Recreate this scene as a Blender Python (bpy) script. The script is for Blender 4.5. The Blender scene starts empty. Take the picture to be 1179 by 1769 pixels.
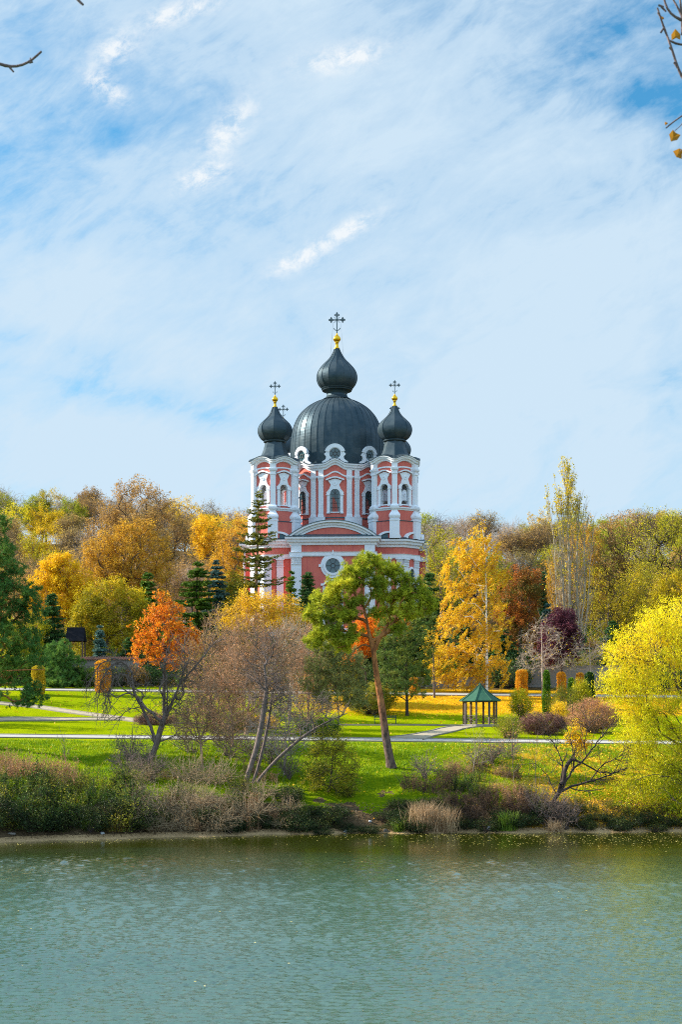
import bpy, math, random
import numpy as np
from mathutils import Vector
R = math.radians
PI = math.pi
# ------------------------------------------------------------------ camera
F, HZ, CX, CZ = 2456.0, 1240.0, 589.5, 8.1      # focal length and horizon in photo pixels, camera height (m)
scene = bpy.context.scene
COL = scene.collection
cam = bpy.data.objects.new('camera', bpy.data.cameras.new('camera'))
COL.objects.link(cam); scene.camera = cam
cam.location = (0, 0, CZ); cam.rotation_euler = (R(90), 0, 0)
cam.data.sensor_fit = 'VERTICAL'; cam.data.sensor_height = 36.0
cam.data.lens = F / 1769.0 * 36.0
cam.data.shift_y = (HZ - 884.5) / 1769.0
cam.data.clip_start = 0.3; cam.data.clip_end = 8000
cam.data.dof.use_dof = True; cam.data.dof.focus_distance = 180; cam.data.dof.aperture_fstop = 7.0
# ------------------------------------------------------------------ light
SUN_EL, SUN_AZ = R(31), R(12)        # azimuth: degrees behind the plane of the facade, from the left
sd = Vector((-math.cos(SUN_AZ) * math.cos(SUN_EL), math.sin(SUN_AZ) * math.cos(SUN_EL), math.sin(SUN_EL)))
sun = bpy.data.objects.new('sun', bpy.data.lights.new('sun', 'SUN')); COL.objects.link(sun)
sun.data.energy = 5.0; sun.data.angle = R(0.53); sun.data.color = (1.0, 0.9, 0.76)
sun.rotation_euler = sd.to_track_quat('Z', 'Y').to_euler(); sun.location = (-80, 20, 90)
scene.view_settings.view_transform = 'Standard'; scene.view_settings.look = 'None'
scene.view_settings.exposure = 1.2; scene.view_settings.gamma = 1.0
scene.render.engine = 'CYCLES'
scene.cycles.use_denoising = False; scene.cycles.use_adaptive_sampling = False; scene.cycles.filter_width = 1.05; scene.cycles.sample_clamp_indirect = 4.0
scene.cycles.max_bounces = 6; scene.cycles.diffuse_bounces = 3; scene.cycles.glossy_bounces = 2
scene.cycles.transmission_bounces = 4; scene.cycles.transparent_max_bounces = 4
scene.cycles.caustics_reflective = False; scene.cycles.caustics_refractive = False

class NT:
    """tiny node-tree builder"""
    def __init__(s, nt): s.nt = nt; nt.nodes.clear()
    def n(s, t, **kw):
        nd = s.nt.nodes.new(t)
        for k, v in kw.items():
            if k == 'i':
                for a, b in v.items():
                    if isinstance(b, bpy.types.NodeSocket): s.nt.links.new(b, nd.inputs[a])
                    else: nd.inputs[a].default_value = b
            else: setattr(nd, k, v)
        return nd
    def m(s, op, a, b=0.0, c=0.0, clamp=False):
        nd = s.nt.nodes.new('ShaderNodeMath'); nd.operation = op; nd.use_clamp = clamp
        for k, v in enumerate((a, b, c)):
            if isinstance(v, bpy.types.NodeSocket): s.nt.links.new(v, nd.inputs[k])
            else: nd.inputs[k].default_value = v
        return nd.outputs[0]
    def mix(s, f, a, b, blend='MIX'):
        nd = s.nt.nodes.new('ShaderNodeMix'); nd.data_type = 'RGBA'; nd.blend_type = blend
        for k, v in ((0, f), (6, a), (7, b)):
            if isinstance(v, bpy.types.NodeSocket): s.nt.links.new(v, nd.inputs[k])
            elif k == 0: nd.inputs[k].default_value = v
            else: nd.inputs[k].default_value = (*v[:3], 1)
        return nd.outputs[2]
    def ramp(s, f, stops, smooth=False):
        nd = s.nt.nodes.new('ShaderNodeValToRGB'); cr = nd.color_ramp
        if smooth: cr.interpolation = 'EASE'
        while len(cr.elements) < len(stops): cr.elements.new(0.5)
        for e, (p, c) in zip(cr.elements, stops):
            e.position = p; e.color = (c, c, c, 1) if isinstance(c, (int, float)) else (*c[:3], 1)
        s.nt.links.new(f, nd.inputs[0]); return nd.outputs[0]
    def noise(s, vec, scale, detail=3, rough=0.55, dist=0.0):
        nd = s.nt.nodes.new('ShaderNodeTexNoise')
        nd.inputs['Scale'].default_value = scale; nd.inputs['Detail'].default_value = detail
        nd.inputs['Roughness'].default_value = rough; nd.inputs['Distortion'].default_value = dist
        if vec is not None: s.nt.links.new(vec, nd.inputs['Vector'])
        return nd.outputs[0]

world = bpy.data.worlds.new('World'); scene.world = world; world.use_nodes = True
def build_world():
    t = NT(world.node_tree)
    sky = t.n('ShaderNodeTexSky', sky_type='NISHITA', sun_disc=False, sun_elevation=SUN_EL,
              sun_rotation=math.atan2(sd.x, sd.y), altitude=150, air_density=1.0, dust_density=0.6, ozone_density=2.5)
    tc = t.n('ShaderNodeTexCoord'); D = tc.outputs['Generated']
    sp = t.n('ShaderNodeSeparateXYZ', i={0: D})
    x, y, z = sp.outputs
    ya = t.m('MAXIMUM', t.m('ABSOLUTE', y), 0.25)
    u = t.m('DIVIDE', x, ya); v = t.m('DIVIDE', z, ya)
    # streak coordinates: stretched along a line rising to the right
    def rot(ang, su, sv, w=0.0):
        c, s = math.cos(ang), math.sin(ang)
        a = t.m('ADD', t.m('MULTIPLY', u, c * su), t.m('MULTIPLY', v, s * su))
        b = t.m('ADD', t.m('MULTIPLY', u, -s * sv), t.m('MULTIPLY', v, c * sv))
        return t.n('ShaderNodeCombineXYZ', i={0: a, 1: b, 2: w}).outputs[0]
    n1 = t.noise(rot(R(20), 3.0, 6.0, 1.7), 1.0, 6, 0.55, 0.6)       # broad veils
    n2 = t.noise(rot(R(32), 13.0, 24.0, 4.1), 1.0, 8, 0.62, 0.8)      # wisps
    n3 = t.noise(rot(R(20), 40.0, 70.0, 2.2), 1.0, 5, 0.65, 0.3)     # grain
    n6 = t.noise(rot(R(33), 26.0, 95.0, 5.5), 1.0, 7, 0.7, 0.6)     # fibres
    n4 = t.noise(rot(R(10), 2.6, 4.4, 9.0), 1.0, 4, 0.5, 0.3)
    base = t.m('ADD', t.m('MULTIPLY', n1, 0.9), t.m('MULTIPLY', t.m('SUBTRACT', n2, 0.22), 0.80))
    base = t.m('ADD', base, t.m('MULTIPLY', t.m('SUBTRACT', n3, 0.32), 0.30))
    base = t.m('ADD', base, t.m('MULTIPLY', n4, 0.45))
    base = t.m('ADD', base, t.m('MULTIPLY', t.m('SUBTRACT', n6, 0.5), 0.30))
    # clearer patches of blue, by direction
    def blob(px, py, rx, ry, ang=0.0):
        u0, v0 = (px - CX) / F, (HZ - py) / F
        du = t.m('SUBTRACT', u, u0); dv = t.m('SUBTRACT', v, v0)
        c, s = math.cos(R(ang)), math.sin(R(ang))
        a = t.m('MULTIPLY', t.m('ADD', t.m('MULTIPLY', du, c), t.m('MULTIPLY', dv, s)), F / rx)
        b = t.m('MULTIPLY', t.m('ADD', t.m('MULTIPLY', du, -s), t.m('MULTIPLY', dv, c)), F / ry)
        q = t.m('ADD', t.m('MULTIPLY', a, a), t.m('MULTIPLY', b, b))
        return t.m('MULTIPLY', t.m('EXPONENT', t.m('MULTIPLY', q, -1.0)), t.m('GREATER_THAN', y, 0.0))
    clear = None; rag = t.ramp(t.noise(rot(R(28), 16.0, 34.0, 11.0), 1.0, 9, 0.68, 0.5), [(0.28, 0.3), (0.70, 1.35)])
    for (a, w) in (((1060, 60, 190, 80, 25), 0.33), ((1130, 175, 90, 48, 0), 0.40), ((60, 250, 260, 110, 30), 0.30),
                   ((250, 400, 380, 60, 12), 0.20), ((60, 20, 200, 60, 0), 0.16), ((240, 690, 330, 34, -12), 0.30),
                   ((420, 300, 170, 60, 30), 0.12), ((830, 240, 200, 40, 20), 0.06), ((60, 590, 190, 26, -10), 0.26), ((1160, 650, 70, 60, 0), 0.20), ((1130, 720, 60, 50, 0), 0.12)):
        q = t.m('MULTIPLY', blob(*a), w); clear = q if clear is None else t.m('ADD', clear, q)
    hor = t.ramp(v, [(0.0, 1.0), (0.10, 0.62), (0.26, 0.33), (0.5, 0.02), (1.0, -0.0)])
    cov = t.m('SUBTRACT', t.m('ADD', base, t.m('MULTIPLY', hor, 0.35)), t.m('MULTIPLY', clear, rag))
    fill = None
    for (a, w) in (((900, 480, 330, 150, 20), 0.16), ((820, 120, 330, 110, 28), 0.12), ((160, 480, 220, 60, -8), 0.15), ((140, 780, 320, 70, -10), 0.26), ((60, 500, 200, 60, -5), 0.14), ((1000, 640, 200, 90, 10), 0.10), ((300, 610, 260, 50, -10), 0.10), ((850, 780, 400, 130, 0), 0.10)):
        q = t.m('MULTIPLY', blob(*a), w); fill = q if fill is None else t.m('ADD', fill, q)
    cov = t.m('ADD', cov, fill)
    veil = t.ramp(t.m('MULTIPLY', cov, 0.6), [(0.33, 0.08), (0.47, 0.42), (0.62, 0.80), (0.78, 0.97)])
    # small bright puffs
    puff = None
    for a in ((395, 225, 62, 26, 52), (350, 305, 52, 20, 20), (200, 85, 38, 26, 20), (180, 150, 44, 20, -35), (310, 22, 78, 18, 16), (610, 392, 52, 15, 28), (520, 445, 58, 17, 25), (595, 100, 80, 22, 10)):
        q = blob(*a); puff = q if puff is None else t.m('ADD', puff, q)
    n5 = t.noise(rot(R(25), 46.0, 62.0, 7.0), 1.0, 9, 0.72, 0.25)
    pf = t.m('MULTIPLY', puff, t.ramp(n5, [(0.40, 0.0), (0.72, 1.0)]))
    pf = t.m('MINIMUM', t.m('MULTIPLY', pf, 1.9), 0.92)
    c = t.mix(1.0, sky.outputs[0], (0.22, 1.35, 1.65), 'MULTIPLY')
    c = t.mix(veil, c, (5.6, 7.0, 8.2))
    c = t.mix(pf, c, (7.9, 8.3, 8.6))
    # bright veil added to the unseen sky overhead and behind, lifting the church's shade
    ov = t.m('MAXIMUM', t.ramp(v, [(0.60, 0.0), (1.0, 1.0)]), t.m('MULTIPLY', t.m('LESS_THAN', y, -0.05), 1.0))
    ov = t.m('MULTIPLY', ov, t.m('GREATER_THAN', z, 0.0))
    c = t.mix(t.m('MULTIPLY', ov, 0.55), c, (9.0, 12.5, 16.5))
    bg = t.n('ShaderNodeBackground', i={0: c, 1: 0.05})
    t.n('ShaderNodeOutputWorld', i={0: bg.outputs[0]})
build_world()

# ------------------------------------------------------------------ materials
def mat(name): 
    m = bpy.data.materials.new(name); m.use_nodes = True
    return m, NT(m.node_tree)
def princ(t, color, rough=0.8, metal=0.0, spec=0.5, normal=None, **kw):
    i = {'Base Color': color if isinstance(color, bpy.types.NodeSocket) else (*color, 1), 'Roughness': rough, 'Metallic': metal, 'Specular IOR Level': spec}
    i.update(kw)
    if normal is not None: i['Normal'] = normal
    p = t.n('ShaderNodeBsdfPrincipled', i=i)
    t.n('ShaderNodeOutputMaterial', i={0: p.outputs[0]}); return p
def bump(t, h, s=0.3, d=0.05): return t.n('ShaderNodeBump', i={'Height': h, 'Strength': s, 'Distance': d}).outputs[0]
def pos(t): return t.n('ShaderNodeNewGeometry').outputs['Position']

def simple(name, c1, c2, scale=1.0, rough=0.8, metal=0.0, spec=0.3, bmp=0.0, bscale=6.0):
    m, t = mat(name); p = pos(t)
    f = t.ramp(t.noise(p, scale, 5, 0.6), [(0.3, 0.0), (0.7, 1.0)])
    nrm = bump(t, t.noise(p, bscale, 5, 0.6), bmp, 0.05) if bmp else None
    princ(t, t.mix(f, c1, c2), rough, metal, spec, nrm); return m
def leaf_mat(name, cols, clump=0.5, trans=0.40, wn=0.55):
    """leaf colours mixed per leaf and per clump; light passes through"""
    m, t = mat(name)
    at = t.n('ShaderNodeAttribute', attribute_name='rnd').outputs['Fac']
    oi = t.n('ShaderNodeObjectInfo')
    nz = t.noise(pos(t), clump, 3, 0.5)
    f = t.m('ADD', t.m('MULTIPLY', at, 1 - wn), t.m('MULTIPLY', t.m('ADD', t.m('MULTIPLY', t.m('SUBTRACT', nz, 0.5), 1.8), 0.5), wn), clamp=True)
    n = len(cols); c = t.ramp(f, [(0.12 + 0.76 * k / (n - 1), cols[k]) for k in range(n)])
    c = t.mix(1.0, c, oi.outputs['Color'], 'MULTIPLY')
    d = t.n('ShaderNodeBsdfDiffuse', i={0: c}); r = t.n('ShaderNodeBsdfTranslucent', i={0: c})
    g = t.n('ShaderNodeBsdfGlossy', i={0: (1, 1, 1, 1), 'Roughness': 0.5})
    mx = t.n('ShaderNodeMixShader', i={0: trans, 1: d.outputs[0], 2: r.outputs[0]})
    mx = t.n('ShaderNodeMixShader', i={0: 0.012, 1: mx.outputs[0], 2: g.outputs[0]})
    t.n('ShaderNodeOutputMaterial', i={0: mx.outputs[0]}); return m
def bark_mat(name, c1, c2, scale=3.0):
    m, t = mat(name); p = pos(t)
    mp = t.n('ShaderNodeMapping', i={0: p, 'Scale': (1, 1, 0.25)}).outputs[0]
    nz = t.noise(mp, scale * 4, 4, 0.7)
    princ(t, t.mix(t.ramp(nz, [(0.35, 0.0), (0.65, 1.0)]), c1, c2), 0.9, 0, 0.2, bump(t, nz, 0.7, 0.06)); return m

M = {}
def setup_mats():
    M['white'] = simple('white_stucco', (0.78, 0.82, 0.88), (0.70, 0.74, 0.80), 0.9, 0.75, 0, 0.3, 0.15)
    # painted render, slightly blotched and streaked by rain
    m, t = mat('pink_stucco'); p = pos(t)
    f1 = t.noise(p, 0.35, 5, 0.6)
    mp = t.n('ShaderNodeMapping', i={0: p, 'Scale': (2.5, 2.5, 0.35)}).outputs[0]
    f2 = t.noise(mp, 1.2, 5, 0.65)
    c = t.mix(t.ramp(f1, [(0.3, 0), (0.7, 1)]), (0.58, 0.135, 0.105), (0.68, 0.185, 0.140))
    c = t.mix(t.m('MULTIPLY', t.ramp(f2, [(0.48, 0), (0.70, 1)]), 0.75), c, (0.50, 0.100, 0.100))
    princ(t, c, 0.85, 0, 0.25, bump(t, t.noise(p, 8, 4), 0.15, 0.03)); M['pink'] = m
    # dark metal sheet, patchy
    m, t = mat('dark_sheet_metal'); p = pos(t)
    f1 = t.noise(p, 0.5, 5, 0.65)
    mp = t.n('ShaderNodeMapping', i={0: p, 'Scale': (0.6, 0.6, 1.2)}).outputs[0]
    wv = t.noise(mp, 2.0, 3, 0.5)
    c = t.mix(t.ramp(f1, [(0.3, 0), (0.72, 1)]), (0.030, 0.054, 0.072), (0.075, 0.098, 0.112))
    princ(t, c, t.ramp(wv, [(0.3, 0.34), (0.7, 0.52)]), 0.4, 0, None or bump(t, wv, 0.25, 0.08)); M['dome'] = m
    M['roofblue'] = simple('blue_grey_roof_metal', (0.06, 0.11, 0.14), (0.09, 0.15, 0.18), 1.0, 0.45, 0.4)
    M['gold'] = simple('gilding', (0.85, 0.50, 0.03), (0.75, 0.42, 0.02), 2.0, 0.28, 0.9)
    M['iron'] = simple('painted_cross_metal', (0.06, 0.09, 0.10), (0.12, 0.16, 0.17), 3.0, 0.4, 0.6)
    M['glass'] = simple('dark_window_glass', (0.02, 0.06, 0.07), (0.05, 0.12, 0.13), 0.8, 0.12, 0.0, 0.8)
    M['muntin'] = simple('dark_window_bars', (0.03, 0.03, 0.03), (0.05, 0.05, 0.05), 2.0, 0.6)
    M['bell'] = simple('bell_bronze', (0.10, 0.07, 0.03), (0.14, 0.10, 0.05), 2.0, 0.4, 0.8)
    M['path'] = simple('pale_paving', (0.38, 0.37, 0.35), (0.32, 0.31, 0.29), 2.0, 0.9, 0, 0.2, 0.3)
    M['gravelpath'] = simple('tan_gravel_paving', (0.38, 0.32, 0.23), (0.27, 0.23, 0.16), 2.5, 0.95, 0, 0.2, 0.3)
    M['kerb'] = simple('kerb_stone', (0.30, 0.26, 0.20), (0.20, 0.18, 0.15), 2.0, 0.9)
    M['wall'] = simple('grey_wall_render', (0.30, 0.27, 0.24), (0.24, 0.22, 0.20), 0.8, 0.9)
    M['tile'] = simple('clay_tiles', (0.30, 0.12, 0.07), (0.22, 0.09, 0.06), 3.0, 0.85)
    M['darkroof'] = simple('dark_shingles', (0.010, 0.011, 0.014), (0.02, 0.02, 0.025), 2.0, 0.95, 0, 0.0)
    M['wood'] = simple('dark_stained_wood', (0.085, 0.05, 0.035), (0.13, 0.08, 0.06), 4.0, 0.7, 0, 0.3, 0.3)
    M['wood2'] = simple('weathered_grey_wood', (0.09, 0.07, 0.065), (0.15, 0.12, 0.11), 4.0, 0.8, 0, 0.3, 0.3)
    M['gazebo_roof'] = simple('green_roof_shingle', (0.012, 0.065, 0.038), (0.022, 0.10, 0.058), 2.5, 0.75, 0, 0.3, 0.5, 12)
    M['bench'] = simple('dark_green_bench', (0.02, 0.05, 0.04), (0.03, 0.06, 0.05), 2.0, 0.5)
    M['litter'] = simple('pale_debris', (0.6, 0.6, 0.62), (0.45, 0.5, 0.55), 3.0, 0.6)
    M['stone'] = simple('shore_stone', (0.28, 0.25, 0.22), (0.18, 0.16, 0.14), 3.0, 0.9, 0, 0.2, 0.5)
    # barks
    M['bark'] = bark_mat('grey_brown_bark', (0.085, 0.062, 0.048), (0.17, 0.13, 0.105))
    M['bark_dark'] = bark_mat('dark_bark', (0.035, 0.026, 0.026), (0.09, 0.065, 0.055))
    M['twig'] = bark_mat('reddish_twig_bark', (0.21, 0.125, 0.08), (0.44, 0.28, 0.17))
    M['twig_grey'] = bark_mat('grey_twig_bark', (0.28, 0.22, 0.185), (0.48, 0.40, 0.33))
    M['bark_pale'] = bark_mat('pale_poplar_bark', (0.30, 0.26, 0.21), (0.50, 0.45, 0.37))
    # birch: white with dark lenticels
    m, t = mat('birch_bark'); p = pos(t)
    mp = t.n('ShaderNodeMapping', i={0: p, 'Scale': (1, 1, 5)}).outputs[0]
    nz = t.noise(mp, 1.2, 4, 0.6)
    princ(t, t.ramp(nz, [(0.34, (0.05, 0.04, 0.035)), (0.46, (0.78, 0.74, 0.68)), (1.0, (0.85, 0.82, 0.78))]), 0.7); M['birch'] = m
    # pine: grey plated below, orange above
    m, t = mat('pine_bark'); p = pos(t)
    mp = t.n('ShaderNodeMapping', i={0: p, 'Scale': (1, 1, 0.35)}).outputs[0]
    nz = t.noise(mp, 5, 5, 0.7); zz = t.n('ShaderNodeSeparateXYZ', i={0: p}).outputs[2]
    lo = t.mix(t.ramp(nz, [(0.4, 0), (0.6, 1)]), (0.05, 0.035, 0.03), (0.16, 0.11, 0.09))
    hi = t.mix(t.ramp(nz, [(0.4, 0), (0.6, 1)]), (0.18, 0.065, 0.025), (0.45, 0.18, 0.055))
    k = t.ramp(t.m('DIVIDE', t.m('SUBTRACT', t.m('ADD', zz, t.m('MULTIPLY', nz, 2.0)), 7.0), 6.0, clamp=True), [(0.1, 0), (0.75, 1)])
    princ(t, t.mix(k, lo, hi), 0.9, 0, 0.2, bump(t, nz, 0.9, 0.1)); M['pine_bark'] = m
    # leaves
    L = leaf_mat
    M['l_gold'] = L('golden_birch_leaves', [(0.50, 0.26, 0.008), (0.82, 0.50, 0.008), (0.95, 0.72, 0.03)], 0.8)
    M['l_yellow'] = L('yellow_leaves', [(0.42, 0.30, 0.01), (0.80, 0.52, 0.01), (0.92, 0.66, 0.03)], 0.5)
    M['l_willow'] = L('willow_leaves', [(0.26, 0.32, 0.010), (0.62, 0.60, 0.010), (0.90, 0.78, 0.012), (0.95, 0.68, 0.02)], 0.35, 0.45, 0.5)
    M['l_orange'] = L('orange_leaves', [(0.36, 0.13, 0.025), (0.86, 0.24, 0.012), (0.92, 0.50, 0.03)], 0.9)
    M['l_brown'] = L('russet_leaves', [(0.24, 0.15, 0.07), (0.42, 0.25, 0.08), (0.68, 0.40, 0.07)], 0.3)
    M['l_ygreen'] = L('yellow_green_leaves', [(0.13, 0.17, 0.012), (0.38, 0.36, 0.010), (0.75, 0.60, 0.015)], 0.35)
    M['l_green'] = L('green_leaves', [(0.03, 0.075, 0.012), (0.08, 0.17, 0.015), (0.20, 0.28, 0.02)], 0.5)
    M['l_bush'] = L('bank_shrub_leaves', [(0.014, 0.034, 0.010), (0.05, 0.10, 0.015), (0.36, 0.34, 0.02)], 0.9, 0.25)
    M['l_maroon'] = L('maroon_leaves', [(0.045, 0.012, 0.025), (0.11, 0.03, 0.05), (0.20, 0.06, 0.08)], 0.6, 0.25)
    M['l_redbrown'] = L('red_brown_leaves', [(0.10, 0.05, 0.035), (0.30, 0.10, 0.05), (0.52, 0.26, 0.12)], 0.8, 0.3)
    M['n_pine'] = L('pine_needles', [(0.07, 0.15, 0.02), (0.36, 0.40, 0.02), (0.86, 0.78, 0.05)], 0.35, 0.3, 0.65)
    M['n_pine_dark'] = L('dark_pine_needles', [(0.035, 0.11, 0.03), (0.09, 0.21, 0.04), (0.28, 0.38, 0.04)], 0.4, 0.25)
    M['n_spruce'] = L('spruce_needles', [(0.018, 0.06, 0.022), (0.045, 0.11, 0.03), (0.12, 0.20, 0.03)], 0.6, 0.2)
    M['n_blue'] = L('blue_spruce_needles', [(0.04, 0.10, 0.085), (0.09, 0.18, 0.15), (0.20, 0.32, 0.27)], 0.6, 0.2)
    M['n_thuja'] = L('thuja_leaves', [(0.03, 0.09, 0.01), (0.08, 0.19, 0.01), (0.28, 0.38, 0.02)], 1.0, 0.25)
    M['l_grass'] = L('grass_blades', [(0.06, 0.16, 0.006), (0.24, 0.37, 0.005), (0.50, 0.50, 0.01)], 0.35, 0.35)
    M['l_litter'] = L('fallen_leaves', [(0.40, 0.15, 0.02), (0.80, 0.42, 0.02), (0.92, 0.62, 0.08)], 1.0, 0.1)
    M['l_float'] = L('floating_leaves', [(0.35, 0.28, 0.06), (0.6, 0.5, 0.12), (0.8, 0.7, 0.3)], 1.0, 0.0)
    M['l_reed'] = L('dry_reed_blades', [(0.28, 0.17, 0.09), (0.50, 0.34, 0.19), (0.66, 0.50, 0.30)], 1.0, 0.3)
    M['l_near'] = L('dry_brown_leaves', [(0.25, 0.08, 0.03), (0.42, 0.20, 0.02), (0.5, 0.28, 0.03)], 1.0, 0.4)
setup_mats()

# ------------------------------------------------------------------ terrain
PY = np.array([-400, -30, 0, 8, 14, 20, 60, 97, 99.5, 100.6, 102, 105, 112, 118, 121, 123, 125, 135, 144, 150, 158, 165, 175, 230, 280, 310, 350, 400, 450, 600, 2500.])
PZ = np.array([7, 6.6, 6.4, 5.2, 2.0, -1, -2.5, -1.0, 0.0, 0.35, 1.5, 2.9, 4.25, 5.55, 5.9, 6.05, 6.27, 7.11, 7.46, 8.4, 9.7, 10.85, 11.9, 21, 22, 28, 41, 55, 61, 62, 60.])
def wob(x, y, s, a):
    return a * (np.sin(x / s * 1.7 + 1.3) * np.cos(y / s * 1.3 + 0.4) + 0.5 * np.sin(x / s * 3.9 + y / s * 2.7) + 0.25 * np.cos(x / s * 7.3 - y / s * 8.1))
def shore_shift(x):
    return -7.0 * np.clip(-x / 22.0, 0, 1.6) ** 1.25 + 1.3 * np.clip(x / 22, 0, 2) + 0.35 * np.sin(x * 0.9) + 0.2 * np.sin(x * 2.3 + 1)
def H(x, y):
    x = np.asarray(x, float); y = np.asarray(y, float)
    w = np.clip((121 - y) / 16.0, 0, 1) * (y > 40)
    yy = y - shore_shift(x) * w
    z = np.interp(yy, PY, PZ)
    z = z - 0.010 * np.clip(x, -80, 80) * np.clip((y - 112) / 10, 0, 1) * np.clip((230 - y) / 30, 0, 1)
    f = np.interp(x, [-120, -60, 0, 60, 120], [1.08, 1.0, 0.86, 0.84, 0.90])
    z = np.where(y > 282, 22 + (z - 22) * (1 + (f - 1) * np.clip((y - 282) / 40, 0, 1)), z)
    bank = np.clip((yy - 100) / 3, 0, 1) * np.clip((121.5 - y) / 3, 0, 1)
    z = z + wob(x, y, 4.0, 0.16) * bank + wob(x, y, 22.0, 1.0) * np.clip((y - 290) / 40, 0, 1)
    return z
def X(px, Y): return (px - CX) / F * Y
def Zp(py, Y): return CZ + (HZ - py) / F * Y
def W(px, py, Y): return np.array([X(px, Y), Y, Zp(py, Y)])
def Yground(px, py, lo=90.0, hi=235.0):
    lo = min(lo, 90.0)
    """distance at which the line of sight through a photo pixel meets the ground"""
    ys = np.linspace(lo, hi, 1400); g = H(X(px, ys), ys) - Zp(py, ys)
    k = np.where(g >= 0)[0]
    return float(ys[k[0]]) if len(k) else hi

# ------------------------------------------------------------------ mesh building
class MB:
    def __init__(s): s.V = []; s.F = []; s.R = []; s.n = 0
    def add(s, V, Fc, rnd=None):
        V = np.asarray(V, float).reshape(-1, 3); Fc = np.asarray(Fc, int)
        s.V.append(V); s.F.append(Fc + s.n); s.n += len(V)
        s.R.append(np.zeros(len(Fc)) if rnd is None else rnd)
    def grid(s, G, ci=False, cj=False):
        G = np.asarray(G, float); ni, nj = G.shape[:2]; idx = np.arange(ni * nj).reshape(ni, nj)
        I = np.arange(ni if ci else ni - 1); J = np.arange(nj if cj else nj - 1)
        a = idx[I][:, J]; b = idx[(I + 1) % ni][:, J]; c = idx[(I + 1) % ni][:, (J + 1) % nj]; d = idx[I][:, (J + 1) % nj]
        s.add(G.reshape(-1, 3), np.stack([a, b, c, d], -1).reshape(-1, 4))
    def poly(s, pts): s.add(pts, [list(range(len(pts)))])
    def box(s, c, size, rz=0.0, rot=None):
        h = np.array(size) / 2.0
        V = np.array([[x, y, z] for x in (-1, 1) for y in (-1, 1) for z in (-1, 1)]) * h
        if rot is not None: V = V @ np.array(rot.to_matrix()).T
        cz, sz = math.cos(rz), math.sin(rz)
        V = V @ np.array([[cz, sz, 0], [-sz, cz, 0], [0, 0, 1]]) + np.array(c)
        s.add(V, [[0, 1, 3, 2], [4, 6, 7, 5], [0, 4, 5, 1], [2, 3, 7, 6], [0, 2, 6, 4], [1, 5, 7, 3]])
    def bar(s, p, q, w, h=None):
        tubes(s, np.array([p]), np.array([q]), np.array([w / 2]), np.array([(h or w) / 2]), 4)
    def lathe(s, prof, n, c=(0, 0), phase=0.0, cap=True):
        prof = np.asarray(prof, float); a = phase + np.arange(n) / n * 2 * PI
        G = np.zeros((len(prof), n, 3))
        G[:, :, 0] = c[0] + prof[:, 0:1] * np.cos(a); G[:, :, 1] = c[1] + prof[:, 0:1] * np.sin(a); G[:, :, 2] = prof[:, 1:2]
        s.grid(G[:, ::-1], False, True)
        if cap: s.poly(G[-1]); s.poly(G[0][::-1])
    def mesh(s, name, smooth=False):
        me = bpy.data.meshes.new(name)
        V = np.concatenate(s.V).astype(np.float32)
        me.vertices.add(len(V)); me.vertices.foreach_set('co', V.ravel())
        li = np.concatenate([f.ravel() for f in s.F]); tot = np.concatenate([np.full(len(f), f.shape[1]) for f in s.F])
        st = np.concatenate([[0], np.cumsum(tot)[:-1]])
        me.loops.add(len(li)); me.loops.foreach_set('vertex_index', li.astype(np.int32))
        me.polygons.add(len(tot)); me.polygons.foreach_set('loop_start', st.astype(np.int32)); 
        a = me.attributes.new('rnd', 'FLOAT', 'FACE'); a.data.foreach_set('value', np.concatenate(s.R).astype(np.float32))
        me.update(calc_edges=True)
        me.polygons.foreach_set('use_smooth', np.full(len(tot), bool(smooth or name in ('trunk', 'branches', 'stems', 'stem'))))
        me.validate(); return me
    def build(s, name, m, parent=None, smooth=False, loc=None, origin=None):
        if origin is not None: s.V = [v - np.asarray(origin) for v in s.V]
        me = s.mesh(name, smooth); me.materials.append(m)
        o = bpy.data.objects.new(name, me); COL.objects.link(o)
        if parent is not None: o.parent = parent
        if loc is not None: o.location = loc
        return o

def tubes(mb, P, Q, r0, r1, k=5, over=0.25):
    D = Q - P; L = np.linalg.norm(D, axis=1, keepdims=True); L[L == 0] = 1e-6; D = D / L
    ref = np.where(np.abs(D[:, 2:3]) > 0.9, np.array([[1.0, 0, 0]]), np.array([[0, 0, 1.0]]))
    A = np.cross(D, ref); A /= np.linalg.norm(A, axis=1, keepdims=True); B = np.cross(D, A)
    Q = Q + D * (r1[:, None] * over)
    an = np.arange(k) / k * 2 * PI + (PI / 4 if k == 4 else 0)
    ring = A[:, None, :] * np.cos(an)[None, :, None] + B[:, None, :] * np.sin(an)[None, :, None]
    V0 = P[:, None, :] + ring * r0[:, None, None]; V1 = Q[:, None, :] + ring * r1[:, None, None]
    n = len(P); V = np.concatenate([V0, V1], 1).reshape(-1, 3); i = np.arange(k); j = (i + 1) % k
    f = np.stack([i, j, j + k, i + k], -1)[None] + (np.arange(n) * 2 * k)[:, None, None]
    mb.add(V, f.reshape(-1, 4))
    if k == 4:
        cap = np.array([[3, 2, 1, 0], [4, 5, 6, 7]])[None] + (np.arange(n) * 8)[:, None, None]; mb.add(np.zeros((0, 3)), (cap - 0).reshape(-1, 4) - 0 - 0 + 0 - len(V)) if False else None

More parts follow.
